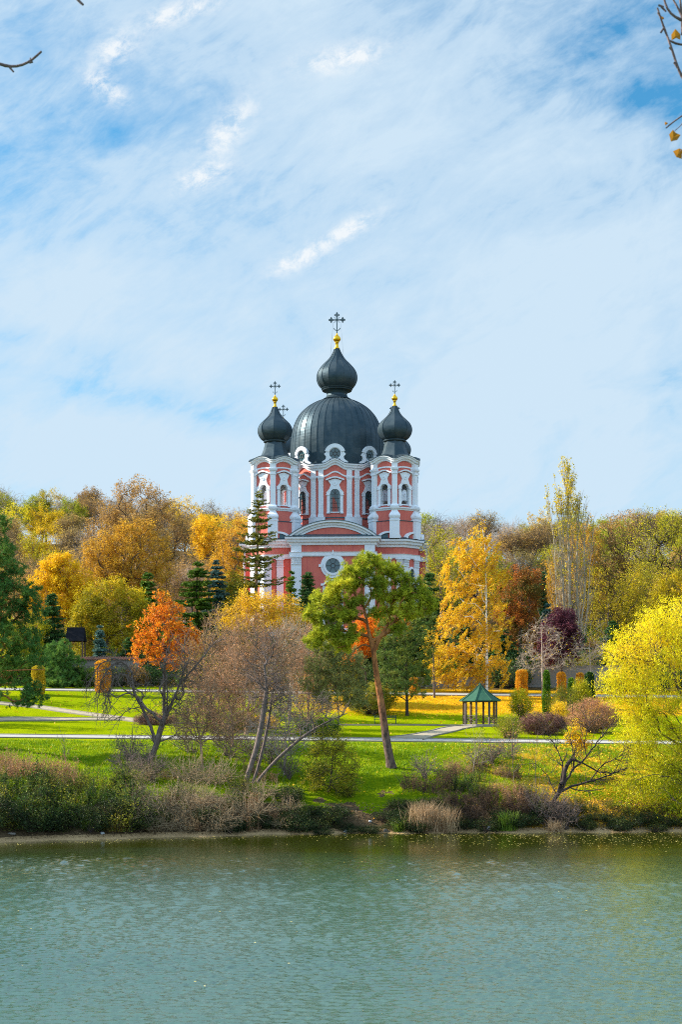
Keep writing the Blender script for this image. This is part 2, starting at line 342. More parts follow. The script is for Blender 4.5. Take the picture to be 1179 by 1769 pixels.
def leaves(mb, C, size, aspect, rng, axis=None, spread=1.0, tri=False):
    """small leaf blades at the points C; axis: preferred direction of their length"""
    n = len(C)
    if n == 0: return
    a = rng.normal(size=(n, 3))
    if axis is not None: a = np.asarray(axis) + a * spread
    a /= np.linalg.norm(a, axis=1, keepdims=True) + 1e-9
    b = np.cross(a, rng.normal(size=(n, 3))); b /= np.linalg.norm(b, axis=1, keepdims=True) + 1e-9
    s = size * (0.6 + 0.8 * rng.random((n, 1))); w = s * aspect
    rnd = rng.random(n)
    if tri:
        V = np.stack([C - b * w / 2, C + b * w / 2, C + a * s], 1).reshape(-1, 3)
        mb.add(V, np.arange(n * 3).reshape(-1, 3), rnd)
    else:
        V = np.stack([C - a * s / 2, C + b * w / 2, C + a * s / 2, C - b * w / 2], 1).reshape(-1, 3)
        mb.add(V, np.arange(n * 4).reshape(-1, 4), rnd)

def tag(o, label=None, cat=None, group=None, kind=None):
    if label: o['label'] = label
    if cat: o['category'] = cat
    if group: o['group'] = group
    if kind: o['kind'] = kind
    return o
def thing(name, label, cat, loc=(0, 0, 0), rz=0.0, group=None):
    o = bpy.data.objects.new(name, None); COL.objects.link(o); o.location = loc; o.rotation_euler = (0, 0, rz)
    o.empty_display_size = 0.5
    return tag(o, label, cat, group)
def dup(root, loc, rz=0.0, sc=(1, 1, 1), label=None, group=None, color=None, tilt=(0, 0)):
    r = root.copy(); COL.objects.link(r); r.location = loc; r.rotation_euler = (tilt[0], tilt[1], rz); r.scale = sc
    if label: r['label'] = label
    if group: r['group'] = group
    for ch in KIDS[root.name]:
        c = ch.copy(); COL.objects.link(c); c.parent = r
        if color and ch.name.split('.')[0] in ('crown', 'foliage'): c.color = (*color, 1)
    if root.name in KIDS and not KIDS[root.name] and color: r.color = (*color, 1)
    return r
KIDS = {}

# ------------------------------------------------------------------ ground, water
def ground():
    def axis(a, b, fine0, fine1, st, far):
        A = list(np.arange(fine0, fine1 + 1e-6, st)); s = st; v = fine0
        while v > a: s *= 1.25; v -= s; A.append(max(v, a))
        s = st; v = fine1
        while v < b: s *= 1.25; v += s; A.append(min(v, b))
        return np.unique(np.round(A, 4))
    xs = axis(-3000, 3000, -60, 60, 0.8, 0)
    ys = np.unique(np.concatenate([axis(-500, 3500, 96, 130, 0.35, 0), np.arange(60, 96, 2), np.arange(130, 182, 0.7), np.arange(182, 460, 3), [-30, 0, 8, 14, 20]]))
    Xg, Yg = np.meshgrid(xs, ys, indexing='ij')
    mb = MB(); mb.grid(np.stack([Xg, Yg, H(Xg, Yg)], -1))
    m, t = mat('grass_and_earth'); p = pos(t); sp = t.n('ShaderNodeSeparateXYZ', i={0: p}); x, y, z = sp.outputs
    n1 = t.noise(p, 0.35, 5, 0.6); n2 = t.noise(p, 2.2, 6, 0.7); n3 = t.noise(p, 9.0, 4, 0.7); n0 = t.noise(p, 0.09, 4, 0.6)
    g = t.mix(t.ramp(n2, [(0.3, 0), (0.7, 1)]), (0.06, 0.125, 0.003), (0.19, 0.235, 0.004))
    lawn = t.mix(t.ramp(n1, [(0.3, 0), (0.7, 1)]), (0.20, 0.27, 0.001), (0.31, 0.34, 0.002))
    lawn = t.mix(t.m('MULTIPLY', t.ramp(n0, [(0.35, 0), (0.65, 1)]), 0.45), lawn, (0.12, 0.20, 0.004))
    lawn = t.mix(t.m('MULTIPLY', t.ramp(t.noise(p, 0.8, 6, 0.75), [(0.56, 0), (0.68, 1)]), 0.5), lawn, (0.34, 0.30, 0.03))
    isl = t.m('GREATER_THAN', y, 121.5)
    g = t.mix(isl, g, lawn)
    g = t.mix(t.m('MULTIPLY', t.ramp(n3, [(0.45, 0), (0.7, 1)]), 0.35), g, (0.07, 0.16, 0.01))
    # fallen leaves on the slope below the upper path, thicker to the right
    lv = t.m('MULTIPLY', t.ramp(t.m('DIVIDE', t.m('SUBTRACT', y, 144.0), 12.0, clamp=True), [(0.0, 0.0), (0.8, 1.0)]),
             t.ramp(t.m('DIVIDE', t.m('ADD', x, 14.0), 14.0, clamp=True), [(0, 0.22), (1, 1)]))
    thr = t.m('SUBTRACT', t.m('ADD', t.m('MULTIPLY', lv, 0.62), t.m('MULTIPLY', n1, 0.5)), 0.25)
    msk = t.m('GREATER_THAN', t.m('ADD', thr, t.m('MULTIPLY', t.m('SUBTRACT', n3, 0.5), 1.2)), 0.50)
    lc = t.mix(t.ramp(n2, [(0.35, 0), (0.65, 1)]), (0.46, 0.20, 0.010), (0.70, 0.38, 0.010))
    g = t.mix(t.m('MULTIPLY', msk, t.m('GREATER_THAN', lv, 0.02)), g, lc)
    # bank: leafy earth low down, orange leaves on the right
    yy = t.m('SUBTRACT', z, 2.9)
    earth = t.mix(t.ramp(n3, [(0.3, 0), (0.7, 1)]), (0.045, 0.032, 0.020), (0.16, 0.11, 0.06))
    be = t.m('GREATER_THAN', t.m('ADD', t.m('MULTIPLY', yy, -0.5), t.m('MULTIPLY', t.m('SUBTRACT', n1, 0.5), 3.0)), 0.45)
    be = t.m('MULTIPLY', be, t.m('LESS_THAN', y, 121))
    g = t.mix(be, g, earth)
    br = t.m('MULTIPLY', t.m('MULTIPLY', t.ramp(t.m('DIVIDE', t.m('SUBTRACT', x, 9.0), 7.0, clamp=True), [(0, 0), (1, 1)]), t.m('LESS_THAN', y, 121)),
             t.m('GREATER_THAN', t.m('ADD', n3, t.m('MULTIPLY', n1, 0.6)), 0.80))
    g = t.mix(br, g, (0.48, 0.27, 0.02))
    mud = t.mix(n3, (0.30, 0.20, 0.10), (0.55, 0.38, 0.20))
    g = t.mix(t.m('LESS_THAN', t.m('ADD', z, t.m('MULTIPLY', n2, 0.2)), 0.38), g, mud)
    # woodland floor
    wd = t.mix(t.ramp(n2, [(0.3, 0), (0.7, 1)]), (0.055, 0.045, 0.022), (0.16, 0.105, 0.04))
    g = t.mix(t.m('GREATER_THAN', t.m('ADD', y, t.m('MULTIPLY', n1, 6)), 176.0), g, wd)
    wd2 = t.m('LESS_THAN', y, 30.0); g = t.mix(wd2, g, (0.10, 0.16, 0.03))
    princ(t, g, 0.95, 0, 0.0, bump(t, t.m('ADD', n3, n2), 0.8, 0.15))
    o = mb.build('ground', m, smooth=True); tag(o, kind='structure', label='grassy bank and lawns rising from the lake to the wooded hill', cat='ground')
ground()

def water():
    rg = np.random.default_rng(3)
    X0, X1, Y0, Y1 = -34.0, 34.0, 27.0, 108.0
    xs = np.arange(X0, X1 + 1e-6, 0.10); ys = np.concatenate([np.arange(Y0, 34, 0.2), np.arange(34, 48, 0.06), np.arange(48, 70, 0.10), np.arange(70, Y1 + 1e-6, 0.17)]); ys[-1] = Y1
    Xg, Yg = np.meshgrid(xs, ys, indexing='ij')
    def vn(sx, sy, seed):
        r = np.random.default_rng(seed); z = np.zeros_like(Xg)
        for k in range(9):
            a = r.uniform(0.5, 2.2) * (1.6 ** (k / 3)); th = r.uniform(0, 2 * PI)
            z += np.sin(Xg / sx * a * math.cos(th) + Yg / sy * a * math.sin(th) + r.uniform(0, 6)) / (1.25 ** k)
        return z / 4.0
    gust = vn(26.0, 11.0, 5) + 0.5 * vn(9.0, 3.0, 8)
    dsh = (99.5 + shore_shift(Xg)) - Yg                     # metres from the far shore
    lim = np.interp(Xg, [-34, -20, -4, 6, 20, 34], [5, 6, 14, 17, 21, 23]) + gust * 4.5
    wind = np.clip((dsh - lim) / 6.0, 0.0, 1.0); wind = wind * wind * (3 - 2 * wind)
    wind = 0.035 + 0.965 * wind * np.clip(0.80 + gust * 0.4, 0.45, 1.15)
    z = np.zeros_like(Xg)
    for k in range(60):
        lam = rg.uniform(0.21, 0.34) if k < 26 else (rg.uniform(0.34, 0.55) if k < 50 else rg.uniform(0.6, 1.1))
        th = R(90) + R(22) + rg.normal() * R(46)
        kk = 2 * PI / lam; amp = lam * (0.0095 if k < 50 else 0.0024)
        if k < 26: amp = amp * np.clip((66 - Yg) / 12, 0, 1)
        ph = kk * (Xg * math.cos(th) + Yg * math.sin(th)) + rg.uniform(0, 6.28) + 0.8 * np.sin(Xg * rg.uniform(-1.2, 1.2) + Yg * rg.uniform(-1.2, 1.2) + k)
        z += amp * np.sin(ph)
    edge = np.minimum(np.minimum(Xg - X0, X1 - Xg) / 3.0, np.minimum(Yg - Y0, Y1 - Yg) / 2.0); edge = np.clip(edge, 0, 1)
    mb = MB(); mb.grid(np.stack([Xg, Yg, z * wind * edge], -1))
    for (a, b, c, d) in ((-1500, X0, 6, 112), (X1, 1500, 6, 112), (X0, X1, 6, Y0), (X0, X1, Y1, 112)): mb.poly([(a, c, 0), (b, c, 0), (b, d, 0), (a, d, 0)])
    m, t = mat('lake_water'); p = pos(t)
    mp = t.n('ShaderNodeMapping', i={0: p, 'Scale': (0.3, 1, 1)}).outputs[0]
    c = t.mix(t.ramp(t.noise(mp, 0.12, 3, 0.5), [(0.3, 0), (0.7, 1)]), (0.028, 0.078, 0.054), (0.038, 0.092, 0.062))
    yy = t.n('ShaderNodeSeparateXYZ', i={0: p}).outputs[1]          # greener shallows, but mainly the far bank's olive reflection put into the colour
    c = t.mix(t.ramp(t.m('DIVIDE', t.m('SUBTRACT', t.m('ADD', yy, t.m('MULTIPLY', t.noise(mp, 0.2, 3, 0.5), 14)), 74.0), 26.0, clamp=True), [(0, 0), (0.8, 1)]), c, (0.026, 0.032, 0.002))
    princ(t, c, 0.05, 0, 0.5, bump(t, t.noise(t.n('ShaderNodeMapping', i={0: p, 'Scale': (1.0, 1.25, 1), 'Rotation': (0, 0, R(25))}).outputs[0], 4.5, 4, 0.65), t.ramp(t.m('DIVIDE', t.m('SUBTRACT', yy, 62.0), 30.0, clamp=True), [(0.0, 0.9), (1.0, 0.12)]), 0.035), IOR=1.85)
    o = mb.build('lake', m, smooth=True); tag(o, kind='structure', label='rippled green lake', cat='water')
water()

# paths laid on the ground
def strip(name, pts, width, m, kerb=True, lift=0.05):
    """pts: photo pixels on the ground; a paved band following the terrain"""
    P = []
    for (px, py) in pts:
        Y = Yground(px, py, 118, 200); P.append((X(px, Y), Y))
    path_xy(name, P, width, m, kerb, lift)
def path_xy(name, P, width, m, kerb=True, lift=0.05):
    P = np.array(P, float); 
    d = np.r_[0, np.cumsum(np.linalg.norm(np.diff(P, axis=0), axis=1))]; n = max(2, int(d[-1] / 0.6))
    s = np.linspace(0, d[-1], n); C = np.stack([np.interp(s, d, P[:, 0]), np.interp(s, d, P[:, 1])], -1)
    for _ in range(6): C[1:-1] = 0.25 * C[:-2] + 0.5 * C[1:-1] + 0.25 * C[2:]
    T = np.gradient(C, axis=0); T /= np.linalg.norm(T, axis=1, keepdims=True); N = np.stack([-T[:, 1], T[:, 0]], -1)
    wd = np.interp(s, d, width) if np.ndim(width) else np.full(n, width)
    mb = MB(); G = []
    for f in np.linspace(-0.5, 0.5, 7):
        q = C + N * (wd * f)[:, None]; G.append(np.stack([q[:, 0], q[:, 1], H(q[:, 0], q[:, 1]) + lift], -1))
    mb.grid(np.array(G)); o = mb.build(name, m); tag(o, kind='structure')
    if kerb:
        kb = MB()
        for sg in (-1, 1):
            rows = []
            for (off, dz) in ((0.0, -0.10), (0.0, 0.10), (0.12, 0.10), (0.12, -0.15)):
                q = C + N * (sg * (wd / 2 + off))[:, None]; rows.append(np.stack([q[:, 0], q[:, 1], H(q[:, 0], q[:, 1]) + lift + dz - 0.04], -1))
            kb.grid(np.array(rows))
        tag(kb.build('kerb', M['kerb']), kind='structure')
path_xy('path', [(-90, 124.2), (-40, 124.2), (0, 124.2), (40, 124.0), (90, 123.6)], 2.1, M['path'])
path_xy('path', [(-95, 167), (-40, 166.5), (0, 166), (50, 165.5), (95, 165)], 2.4, M['path'])
strip('path', [(-60, 1247), (0, 1244), (60, 1243.5), (140, 1243), (215, 1243)], [3.6, 3.2, 2.4, 1.2, 1.2], M['gravelpath'])
strip('path', [(-40, 1212), (60, 1221), (120, 1230), (180, 1238), (215, 1242.5), (300, 1250), (420, 1252)], 1.3, M['gravelpath'])
strip('path', [(560, 1253), (640, 1253.2), (720, 1253), (800, 1254)], 0.9, M['gravelpath'])
strip('path', [(838, 1253.5), (800, 1256), (770, 1263), (735, 1270), (700, 1277)], [2.2, 2.2, 2.0, 2.0, 3.4], M['gravelpath'])

# ------------------------------------------------------------------ church
def church():
    root = thing('church', 'pink and white baroque church with dark onion domes and gold crosses above the trees', 'church', (X(582.5, 252), 252, 0), R(-2.2))
    K = []
    pink, white, dome, dark = M['pink'], M['white'], M['dome'], M['roofblue']
    half = [(7.0, -16.0), (7.0, -12.5), (11.7, -12.5), (14.3, -9.9), (14.3, -7.0), (15.6, -7.0)]
    right = half + [(x, -y) for x, y in half[::-1]]
    plan = np.array(right + [(-x, y) for x, y in right[::-1]])      # counter-clockwise
    def offset(P, d):
        E = np.roll(P, -1, 0) - P; E /= np.linalg.norm(E, axis=1, keepdims=True); Nn = np.stack([E[:, 1], -E[:, 0]], -1)
        Np = np.roll(Nn, 1, 0); b = Nn + Np; b /= (b * Nn).sum(1)[:, None]
        return P + b * d
    def sweep(mb, P, prof):
        mb.grid(np.array([np.column_stack([offset(P, d), np.full(len(P), z)]) for d, z in prof]), False, True)
    Z0, ZC = 19.0, 37.0
    b = MB(); sweep(b, plan, [(0, Z0), (0, ZC + 1.2)]); b.build('wall', pink, root)
    # stone plinth, frieze band, main cornice
    c = MB(); sweep(c, plan, [(0.02, Z0), (0.35, Z0), (0.35, 22.6), (0.2, 22.9), (0.02, 22.9)]); c.build('plinth', white, root)
    c = MB(); sweep(c, plan, [(0.02, 34.9), (0.22, 34.9), (0.28, 35.1), (0.28, 35.5), (0.38, 35.65), (0.02, 35.65)]); c.build('frieze_band', white, root)
    c = MB(); sweep(c, plan, [(0.02, 36.75), (0.25, 36.8), (0.30, 37.1), (0.62, 37.3), (0.68, 37.65), (0.95, 37.75), (1.0, 38.05), (0.0, 38.1)]); c.build('cornice', white, root)
    # corner roofs
    r = MB(); G = [(0.98, 38.09), (1.02, 38.14), (0.0, 38.6), (-1.4, 39.3)]
    sweep(r, plan, G); P = offset(plan, -1.4); r.poly(np.column_stack([P, np.full(len(P), 39.3)])); r.build('roof', dark, root)
    # pilasters on every outside corner, on both walls, with carved capitals
    def wallframe(p, q):
        p = np.array(p); q = np.array(q); t = (q - p) / np.linalg.norm(q - p); n = np.array([t[1], -t[0]])
        return lambda u, v, d: np.array([*(p + t * u + n * d), v])
    def slab(mb, f, u0, u1, z0, z1, d0, d1):
        pts = [f(u, z, d) for (u, z, d) in ((u0, z0, d0), (u1, z0, d0), (u1, z1, d0), (u0, z1, d0), (u0, z0, d1), (u1, z0, d1), (u1, z1, d1), (u0, z1, d1))]
        mb.add(pts, [[4, 5, 6, 7], [0, 4, 7, 3], [1, 2, 6, 5], [3, 7, 6, 2], [0, 1, 5, 4]])
    def capital(mb, f, u0, u1, z0, z1):
        w = u1 - u0; hh = z1 - z0
        slab(mb, f, u0 - 0.06, u1 + 0.06, z0, z0 + 0.14, 0.02, 0.30)
        slab(mb, f, u0 - 0.16, u1 + 0.16, z1 - 0.2, z1 - 0.004, 0.02, 0.42)
        slab(mb, f, u0 + 0.02, u1 - 0.02, z0 + 0.14, z1 - 0.2, 0.02, 0.22)
        for row in range(2):
            n = 4
            for k in range(n):
                uu = u0 + w * (k + 0.5) / n; zz = z0 + 0.18 + row * hh * 0.34
                pts = [f(uu - w * 0.11, zz, 0.24), f(uu + w * 0.11, zz, 0.24), f(uu + w * 0.09, zz + hh * 0.22, 0.34), f(uu, zz + hh * 0.32, 0.44), f(uu - w * 0.09, zz + hh * 0.22, 0.34), f(uu, zz + hh * 0.12, 0.36)]
                mb.add(pts, [[0, 1, 5], [1, 2, 5], [2, 3, 5], [3, 4, 5], [4, 0, 5]])
    n = len(plan)
    for i in range(n):
        p, q = plan[i], plan[(i + 1) % n]; L = np.linalg.norm(q - p)
        if L < 2.0: continue
        f = wallframe(p, q)
        fac = L > 13
        w = 1.75 if fac else 1.15
        mid = 0.5 * (p + q)
        if mid[1] > 2 and not fac: pass
        ends = [(0.02, w), (L - w, L - 0.02)]
        if 4.5 < L < 5: ends = [(1.5, 2.65), (L - w, L - 0.02)] if (p[0] > 0) == (p[1] < 0) else [(0.02, w), (L - 2.65, L - 1.5)]
        if (3.3 < L < 3.6 or 2.5 < L < 3.1) and not fac: ends = []                     # the short returns stay plain
        for (a, bb) in ends:
            mb = MB(); slab(mb, f, a, bb, 22.9, 33.55, 0.01, 0.18)
            if fac: slab(mb, f, a + 0.3, bb - 0.3, 24.0, 33.0, 0.16, 0.24)
            mb.build('pilaster', white, root)
            mb = MB(); capital(mb, f, a, bb, 33.55, 34.9); mb.build('capital', white, root)
            if fac: mb = MB(); slab(mb, f, a, bb, 35.65, 36.75, 0.01, 0.18); mb.build('frieze_block', white, root)
    # ------- helpers on a wall frame
    def ringpts(cu, cv, ru, rv, n=32, a0=0.0, a1=2 * PI, closed=True):
        a = np.linspace(a0, a1, n, endpoint=not closed); return [(cu + ru * math.cos(t), cv + rv * math.sin(t)) for t in a]
    def ring(mb, f, inner, outer, d0, d1, closed=True, din=None):
        din = d0 if din is None else din
        rows = [[f(u, v, din) for u, v in inner], [f(u, v, d1) for u, v in inner], [f(u, v, d1) for u, v in outer], [f(u, v, d0) for u, v in outer]]
        mb.grid(np.array(rows), False, closed)
        if not closed:
            mb.poly([rows[k][0] for k in range(4)]); mb.poly([rows[k][-1] for k in range(3, -1, -1)])
    def rose(f, cu, cv, rg, ro, ru=1.0, parent=root, ears=True, name='round_window'):
        mb = MB(); ring(mb, f, ringpts(cu, cv, rg * ru, rg), ringpts(cu, cv, (rg + (ro - rg) * 0.45) * ru, rg + (ro - rg) * 0.45), 0.0, 0.34)
        ring(mb, f, ringpts(cu, cv, (rg + (ro - rg) * 0.45) * ru, rg + (ro - rg) * 0.45), ringpts(cu, cv, ro * ru, ro), 0.0, 0.20)
        if ears:
            for s in (-1, 1): slab(mb, f, cu + s * ro * ru - 0.32, cu + s * ro * ru + 0.32, cv - 0.22, cv + 0.22, 0.0, 0.26)
            slab(mb, f, cu - 0.16, cu + 0.16, cv + ro - 0.25, cv + ro + 0.25, 0.0, 0.4)
            slab(mb, f, cu - 0.09, cu + 0.09, cv + ro + 0.2, cv + ro + 0.5, 0.0, 0.3)
        w = mb.build(name, white, parent)
        g = MB(); g.poly([f(u, v, 0.05) for u, v in ringpts(cu, cv, rg * ru, rg, 28)]); g.build('pane', M['glass'], w)
        g = MB(); ring(g, f, ringpts(cu, cv, rg * ru * 0.26, rg * 0.26, 20), ringpts(cu, cv, rg * ru * 0.34, rg * 0.34, 20), 0.05, 0.12)
        for k in range(6):
            a = k * PI / 3; p0 = f(cu + 0.3 * rg * ru * math.cos(a), cv + 0.3 * rg * math.sin(a), 0.09); p1 = f(cu + rg * ru * math.cos(a), cv + rg * math.sin(a), 0.09)
            g.bar(p0, p1, 0.09)
        g.build('glazing_bars', M['muntin'], w)
        return w
    # baroque surround for an arched opening: inner jambs/arch and outer hourglass outline with a curved hood
    def surround(f, a, zb, zs, top, dback, d=0.22, parent=root, pane=False, name='window'):
        N = 9
        inner = [(-a, zb), (-a, zb + (zs - zb) * 0.5), (-a, zs)] + [(-a * math.cos(t), zs + a * math.sin(t)) for t in np.linspace(0, PI, N)[1:-1]] + [(a, zs), (a, zb + (zs - zb) * 0.5), (a, zb)]
        o1 = a + 0.50; o2 = a + 0.66
        sh = zs + a
        left = [(-o1, zb), (-o1, zb + (zs - zb) * 0.5), (-o1, zs - 0.1)]
        hg = [(-o2 * 0.98, zs + 0.25), (-a - 0.10, sh + 0.05), (-a * 0.78, sh + (top - sh) * 0.45), (0, top - 0.28)]
        hr = [(-u, v) for u, v in hg[:-1][::-1]]
        outer = left + hg + hr + [(-u, v) for u, v in left[::-1]]
        assert len(inner) == len(outer), (len(inner), len(outer))
        mb = MB(); ring(mb, f, inner, outer, 0.0, d, closed=False, din=dback)
        # upper body of the surround between arch and hood
        sc = [(-a - 0.10, sh + 0.02), (-a * 0.80, sh + (top - sh) * 0.4), (-a - 0.32, top - 0.35), (0, top - 0.02), (a + 0.32, top - 0.35), (a * 0.80, sh + (top - sh) * 0.4), (a + 0.10, sh + 0.02), (0, sh - 0.06)]
        pts = [f(u, v, d + 0.012) for u, v in sc]; back = [f(u, v, 0.0) for u, v in sc]; m_ = len(sc)
        mb.add(pts + back, [list(range(m_))] and [[k, (k + 1) % m_, (k + 1) % m_ + m_, k + m_] for k in range(m_)])
        mb.poly(pts[::-1])
        # hood mould: a curved little cornice
        uu = np.linspace(-1, 1, 13); hu = uu * (a + 0.62); hv = top - 0.32 + 0.42 * np.cos(uu * PI / 2) ** 1.3
        lo = [(u, v) for u, v in zip(hu, hv)]; hi = [(u * 1.05, v + 0.22) for u, v in zip(hu, hv)]
        ring(mb, f, lo, hi, 0.0, d + 0.28, closed=False)
        # boss, imposts and sill
        ring(mb, f, ringpts(0, sh + (top - sh) * 0.48, 0.14, 0.19, 14), ringpts(0, sh + (top - sh) * 0.48, 0.26, 0.33, 14), d, d + 0.10)
        for s in (-1, 1):
            slab(mb, f, min(s * a, s * (o1 + 0.12)), max(s * a, s * (o1 + 0.12)), zs - 0.22, zs - 0.02, 0.0, d + 0.10)
            slab(mb, f, min(s * a, s * (o1 + 0.06)), max(s * a, s * (o1 + 0.06)), zb - 0.25, zb + 0.02, 0.0, d + 0.10)
        slab(mb, f, -a * 0.9, a * 0.9, zb - 0.12, zb + 0.04, dback, d + 0.02)
        w = mb.build(name, white, parent)
        if pane:
            g = MB(); arc = [(-a, zb), (a, zb), (a, zs)] + [(a * math.cos(t), zs + a * math.sin(t)) for t in np.linspace(0, PI, 11)[1:-1]] + [(-a, zs)]
            g.poly([f(u, v, 0.03) for u, v in arc]); g.build('pane', M['glass'], w)
            g = MB()
            for u in (-a * 0.36, a * 0.36): g.bar(f(u, zb, 0.07), f(u, zs, 0.07), 0.10)
            g.bar(f(0, zb, 0.07), f(0, zs + a, 0.07), 0.12)
            for k in range(5): z = zb + (zs - zb) * k / 4; g.bar(f(-a, z, 0.07), f(a, z, 0.07), 0.10)
            for aa in (PI * 0.3, PI * 0.7): g.bar(f(0, zs, 0.07), f(a * math.cos(aa), zs + a * math.sin(aa), 0.07), 0.08)
            g.build('glazing_bars', M['muntin'], w)
        return w
    # front and side facades: rose window, segmental pediment, lower door-case
    for (p, q, main) in ((plan[-1], plan[0], True), (plan[5], plan[6], False), (plan[17], plan[18], False), (plan[11], plan[12], False)):
        f = wallframe(p, q); L = np.linalg.norm(q - p); cu = L / 2
        rose(f, cu, 33.0 + 0.35, 1.22, 2.05)
        # door-case hood
        mb = MB(); uu = np.linspace(-1, 1, 11); lo = [(cu + u * 2.0, 30.0 + 0.75 * max(0, 1 - (u / 0.7) ** 2) ** 0.5) for u in uu]; hi = [(u, v + 0.35) for u, v in lo]
        ring(mb, f, lo, hi, 0.0, 0.6, closed=False); slab(mb, f, cu - 1.7, cu - 1.3, 22.9, 30.0, 0.0, 0.25); slab(mb, f, cu + 1.3, cu + 1.7, 22.9, 30.0, 0.0, 0.25)
        dc = mb.build('door_case', white, root)
        g = MB(); slab(g, f, cu - 1.3, cu + 1.3, 21.2, 29.6, 0.0, 0.08); g.build('door', M['wood'], dc)
        if not main and q[1] - p[1] != 0 and abs(p[0]) > 15: continue
        # pediment
        hw = L / 2 + 0.55; rise = 2.75; Rr = (hw * hw + rise * rise) / (2 * rise); a1 = math.asin(hw / Rr)
        an = np.linspace(-a1, a1, 33)
        def arc(dr): return [(cu + (Rr + dr) * math.sin(t), 38.12 + rise - Rr + (Rr + dr) * math.cos(t)) for t in an]
        mb = MB()
        for (r0, r1, dd) in ((-1.15, -0.75, 0.22), (-0.75, -0.35, 0.45), (-0.35, 0.0, 0.85)): ring(mb, f, arc(r0), arc(r1), -0.2, dd, closed=False)
        mb.build('pediment', white, root)
        mb = MB(); t1 = arc(-1.1); base = [f(cu + hw - 0.9, 38.11, -0.02), f(cu - hw + 0.9, 38.11, -0.02)]
        mb.poly([f(u, max(v, 38.11), 0.03) for u, v in t1 if v > 38.0] ); mb.build('pediment_field', pink, root)
        mb = MB(); G = np.array([[f(u, v + 0.02, 0.95) for u, v in arc(0.03)], [f(u, v + 0.02, -9.0) for u, v in arc(0.03)]]); mb.grid(G)
        G = np.array([[f(u, v, 0.95) for u, v in arc(0.05)], [f(u, v, 0.95) for u, v in arc(-0.06)]]); mb.grid(G); mb.build('arm_roof', dark, root)
    # oval windows and small curved dormer hoods on the corner blocks
    for (i, oval) in ((1, False), (2, True), (3, False), (21, False), (20, True), (19, False), (8, True), (14, True)):
        p, q = plan[i % n], plan[(i + 1) % n]; L = np.linalg.norm(q - p)
        if L < 2.5: continue
        f = wallframe(p, q); cu = L / 2
        if L > 4: 
            if p[1] < 0: rose(f, cu + (0.0), 32.2, 1.15, 1.55, 0.55, ears=False, name='oval_window') if False else None
        if oval: rose(f, cu, 32.0, 1.25, 1.62, 0.52, ears=False, name='oval_window')
        mb = MB(); hw = min(1.75, L / 2 - 0.05)
        lo = [(cu + hw * s, 38.12 + 1.0 * max(0.0, 1 - s * s) ** 0.6) for s in np.linspace(-1, 1, 15)]; hi = [(cu + (u - cu) * 1.16, v + 0.30) for u, v in lo]
        ring(mb, f, lo, hi, -0.6, 0.95, closed=False); mb.build('roof_hood', white, root)
        mb = MB(); mb.poly([f(u, v, 0.5) for u, v in lo]); mb.build('hood_field', M['roofblue'], root)
    # ---------------------------------------------------------------- polygonal / round shells
    def flat(cx, cy, A, nf, ph):
        def f(k, un, v, d):
            phi = ph + 2 * PI * k / nf; hw = (A + d) * math.tan(PI / nf)
            return np.array([cx + (A + d) * math.cos(phi) - un * hw * math.sin(phi), cy + (A + d) * math.sin(phi) + un * hw * math.cos(phi), v])
        def g(k):
            phi = ph + 2 * PI * k / nf
            return lambda u, v, d: np.array([cx + (A + d) * math.cos(phi) - u * math.sin(phi), cy + (A + d) * math.sin(phi) + u * math.cos(phi), v])
        return f, g
    def rnd(cx, cy, A, nf, ph):
        def f(k, un, v, d):
            phi = ph + 2 * PI * k / nf + un * PI / nf; return np.array([cx + (A + d) * math.cos(phi), cy + (A + d) * math.sin(phi), v])
        def g(k):
            return lambda u, v, d: np.array([cx + (A + d) * math.cos(ph + 2 * PI * k / nf + u / A), cy + (A + d) * math.sin(ph + 2 * PI * k / nf + u / A), v])
        return f, g
    def around(mb, f, nf, prof, arch, ns=16):
        """sweep a cornice profile round the shell; arch(un) lifts it over each bay"""
        us = np.linspace(-1, 1, ns + 1)[:-1]
        rows = [[f(k, u, z + arch(u) * lift, d) for k in range(nf) for u in us] for (d, z, lift) in prof]
        mb.grid(np.array(rows), False, True)
    def cornice_part(name, f, nf, z0, prof, arch, m, parent):
        mb = MB(); around(mb, f, nf, [(d, z0 + z, 1.0) for d, z in prof], arch); return mb.build(name, m, parent)
    # ---- towers
    def tower(cx, cy):
        A = 3.9 * math.cos(PI / 6); nf = 6; ph = -PI / 2 + PI / 6
        f, g = flat(cx, cy, A, nf, ph); hw = A * math.tan(PI / nf)
        T = bpy.data.objects.new('bell_tower', None); COL.objects.link(T); T.parent = root
        zc = lambda u: 0.68 * max(0.0, math.cos(u * PI / 2 / 0.80) if abs(u) < 0.80 else 0.0) ** 0.85
        # walls with arched openings
        wout, win = MB(), MB()
        for k in range(nf):
            P = g(k); a, zb, zs = 0.72, 44.0, 46.8
            for (d, fl) in ((0.0, 1), (-0.5, -1)):
                mb = wout if d == 0 else win
                for (u0, u1, z0, z1) in ((-hw, -a, 43.3, 50.0), (a, hw, 43.3, 50.0), (-a, a, 43.3, zb)):
                    w = (hw + d * math.tan(PI / nf)) / hw if abs(u0) == hw or abs(u1) == hw else 1
                    q = [(u0 * (w if abs(u0) == hw else 1), z0), (u1 * (w if abs(u1) == hw else 1), z0), (u1 * (w if abs(u1) == hw else 1), z1), (u0 * (w if abs(u0) == hw else 1), z1)]
                    mb.poly([P(u, v, d) for u, v in q][::fl])
                th = np.linspace(0, PI, 11); lo = [(a * math.cos(t), zs + a * math.sin(t)) for t in th]
                mb.grid(np.array([[P(u, v, d) for u, v in lo], [P(u, 50.0, d) for u, v in lo]]))
            # tympanum under the curved cornice
            mb = wout
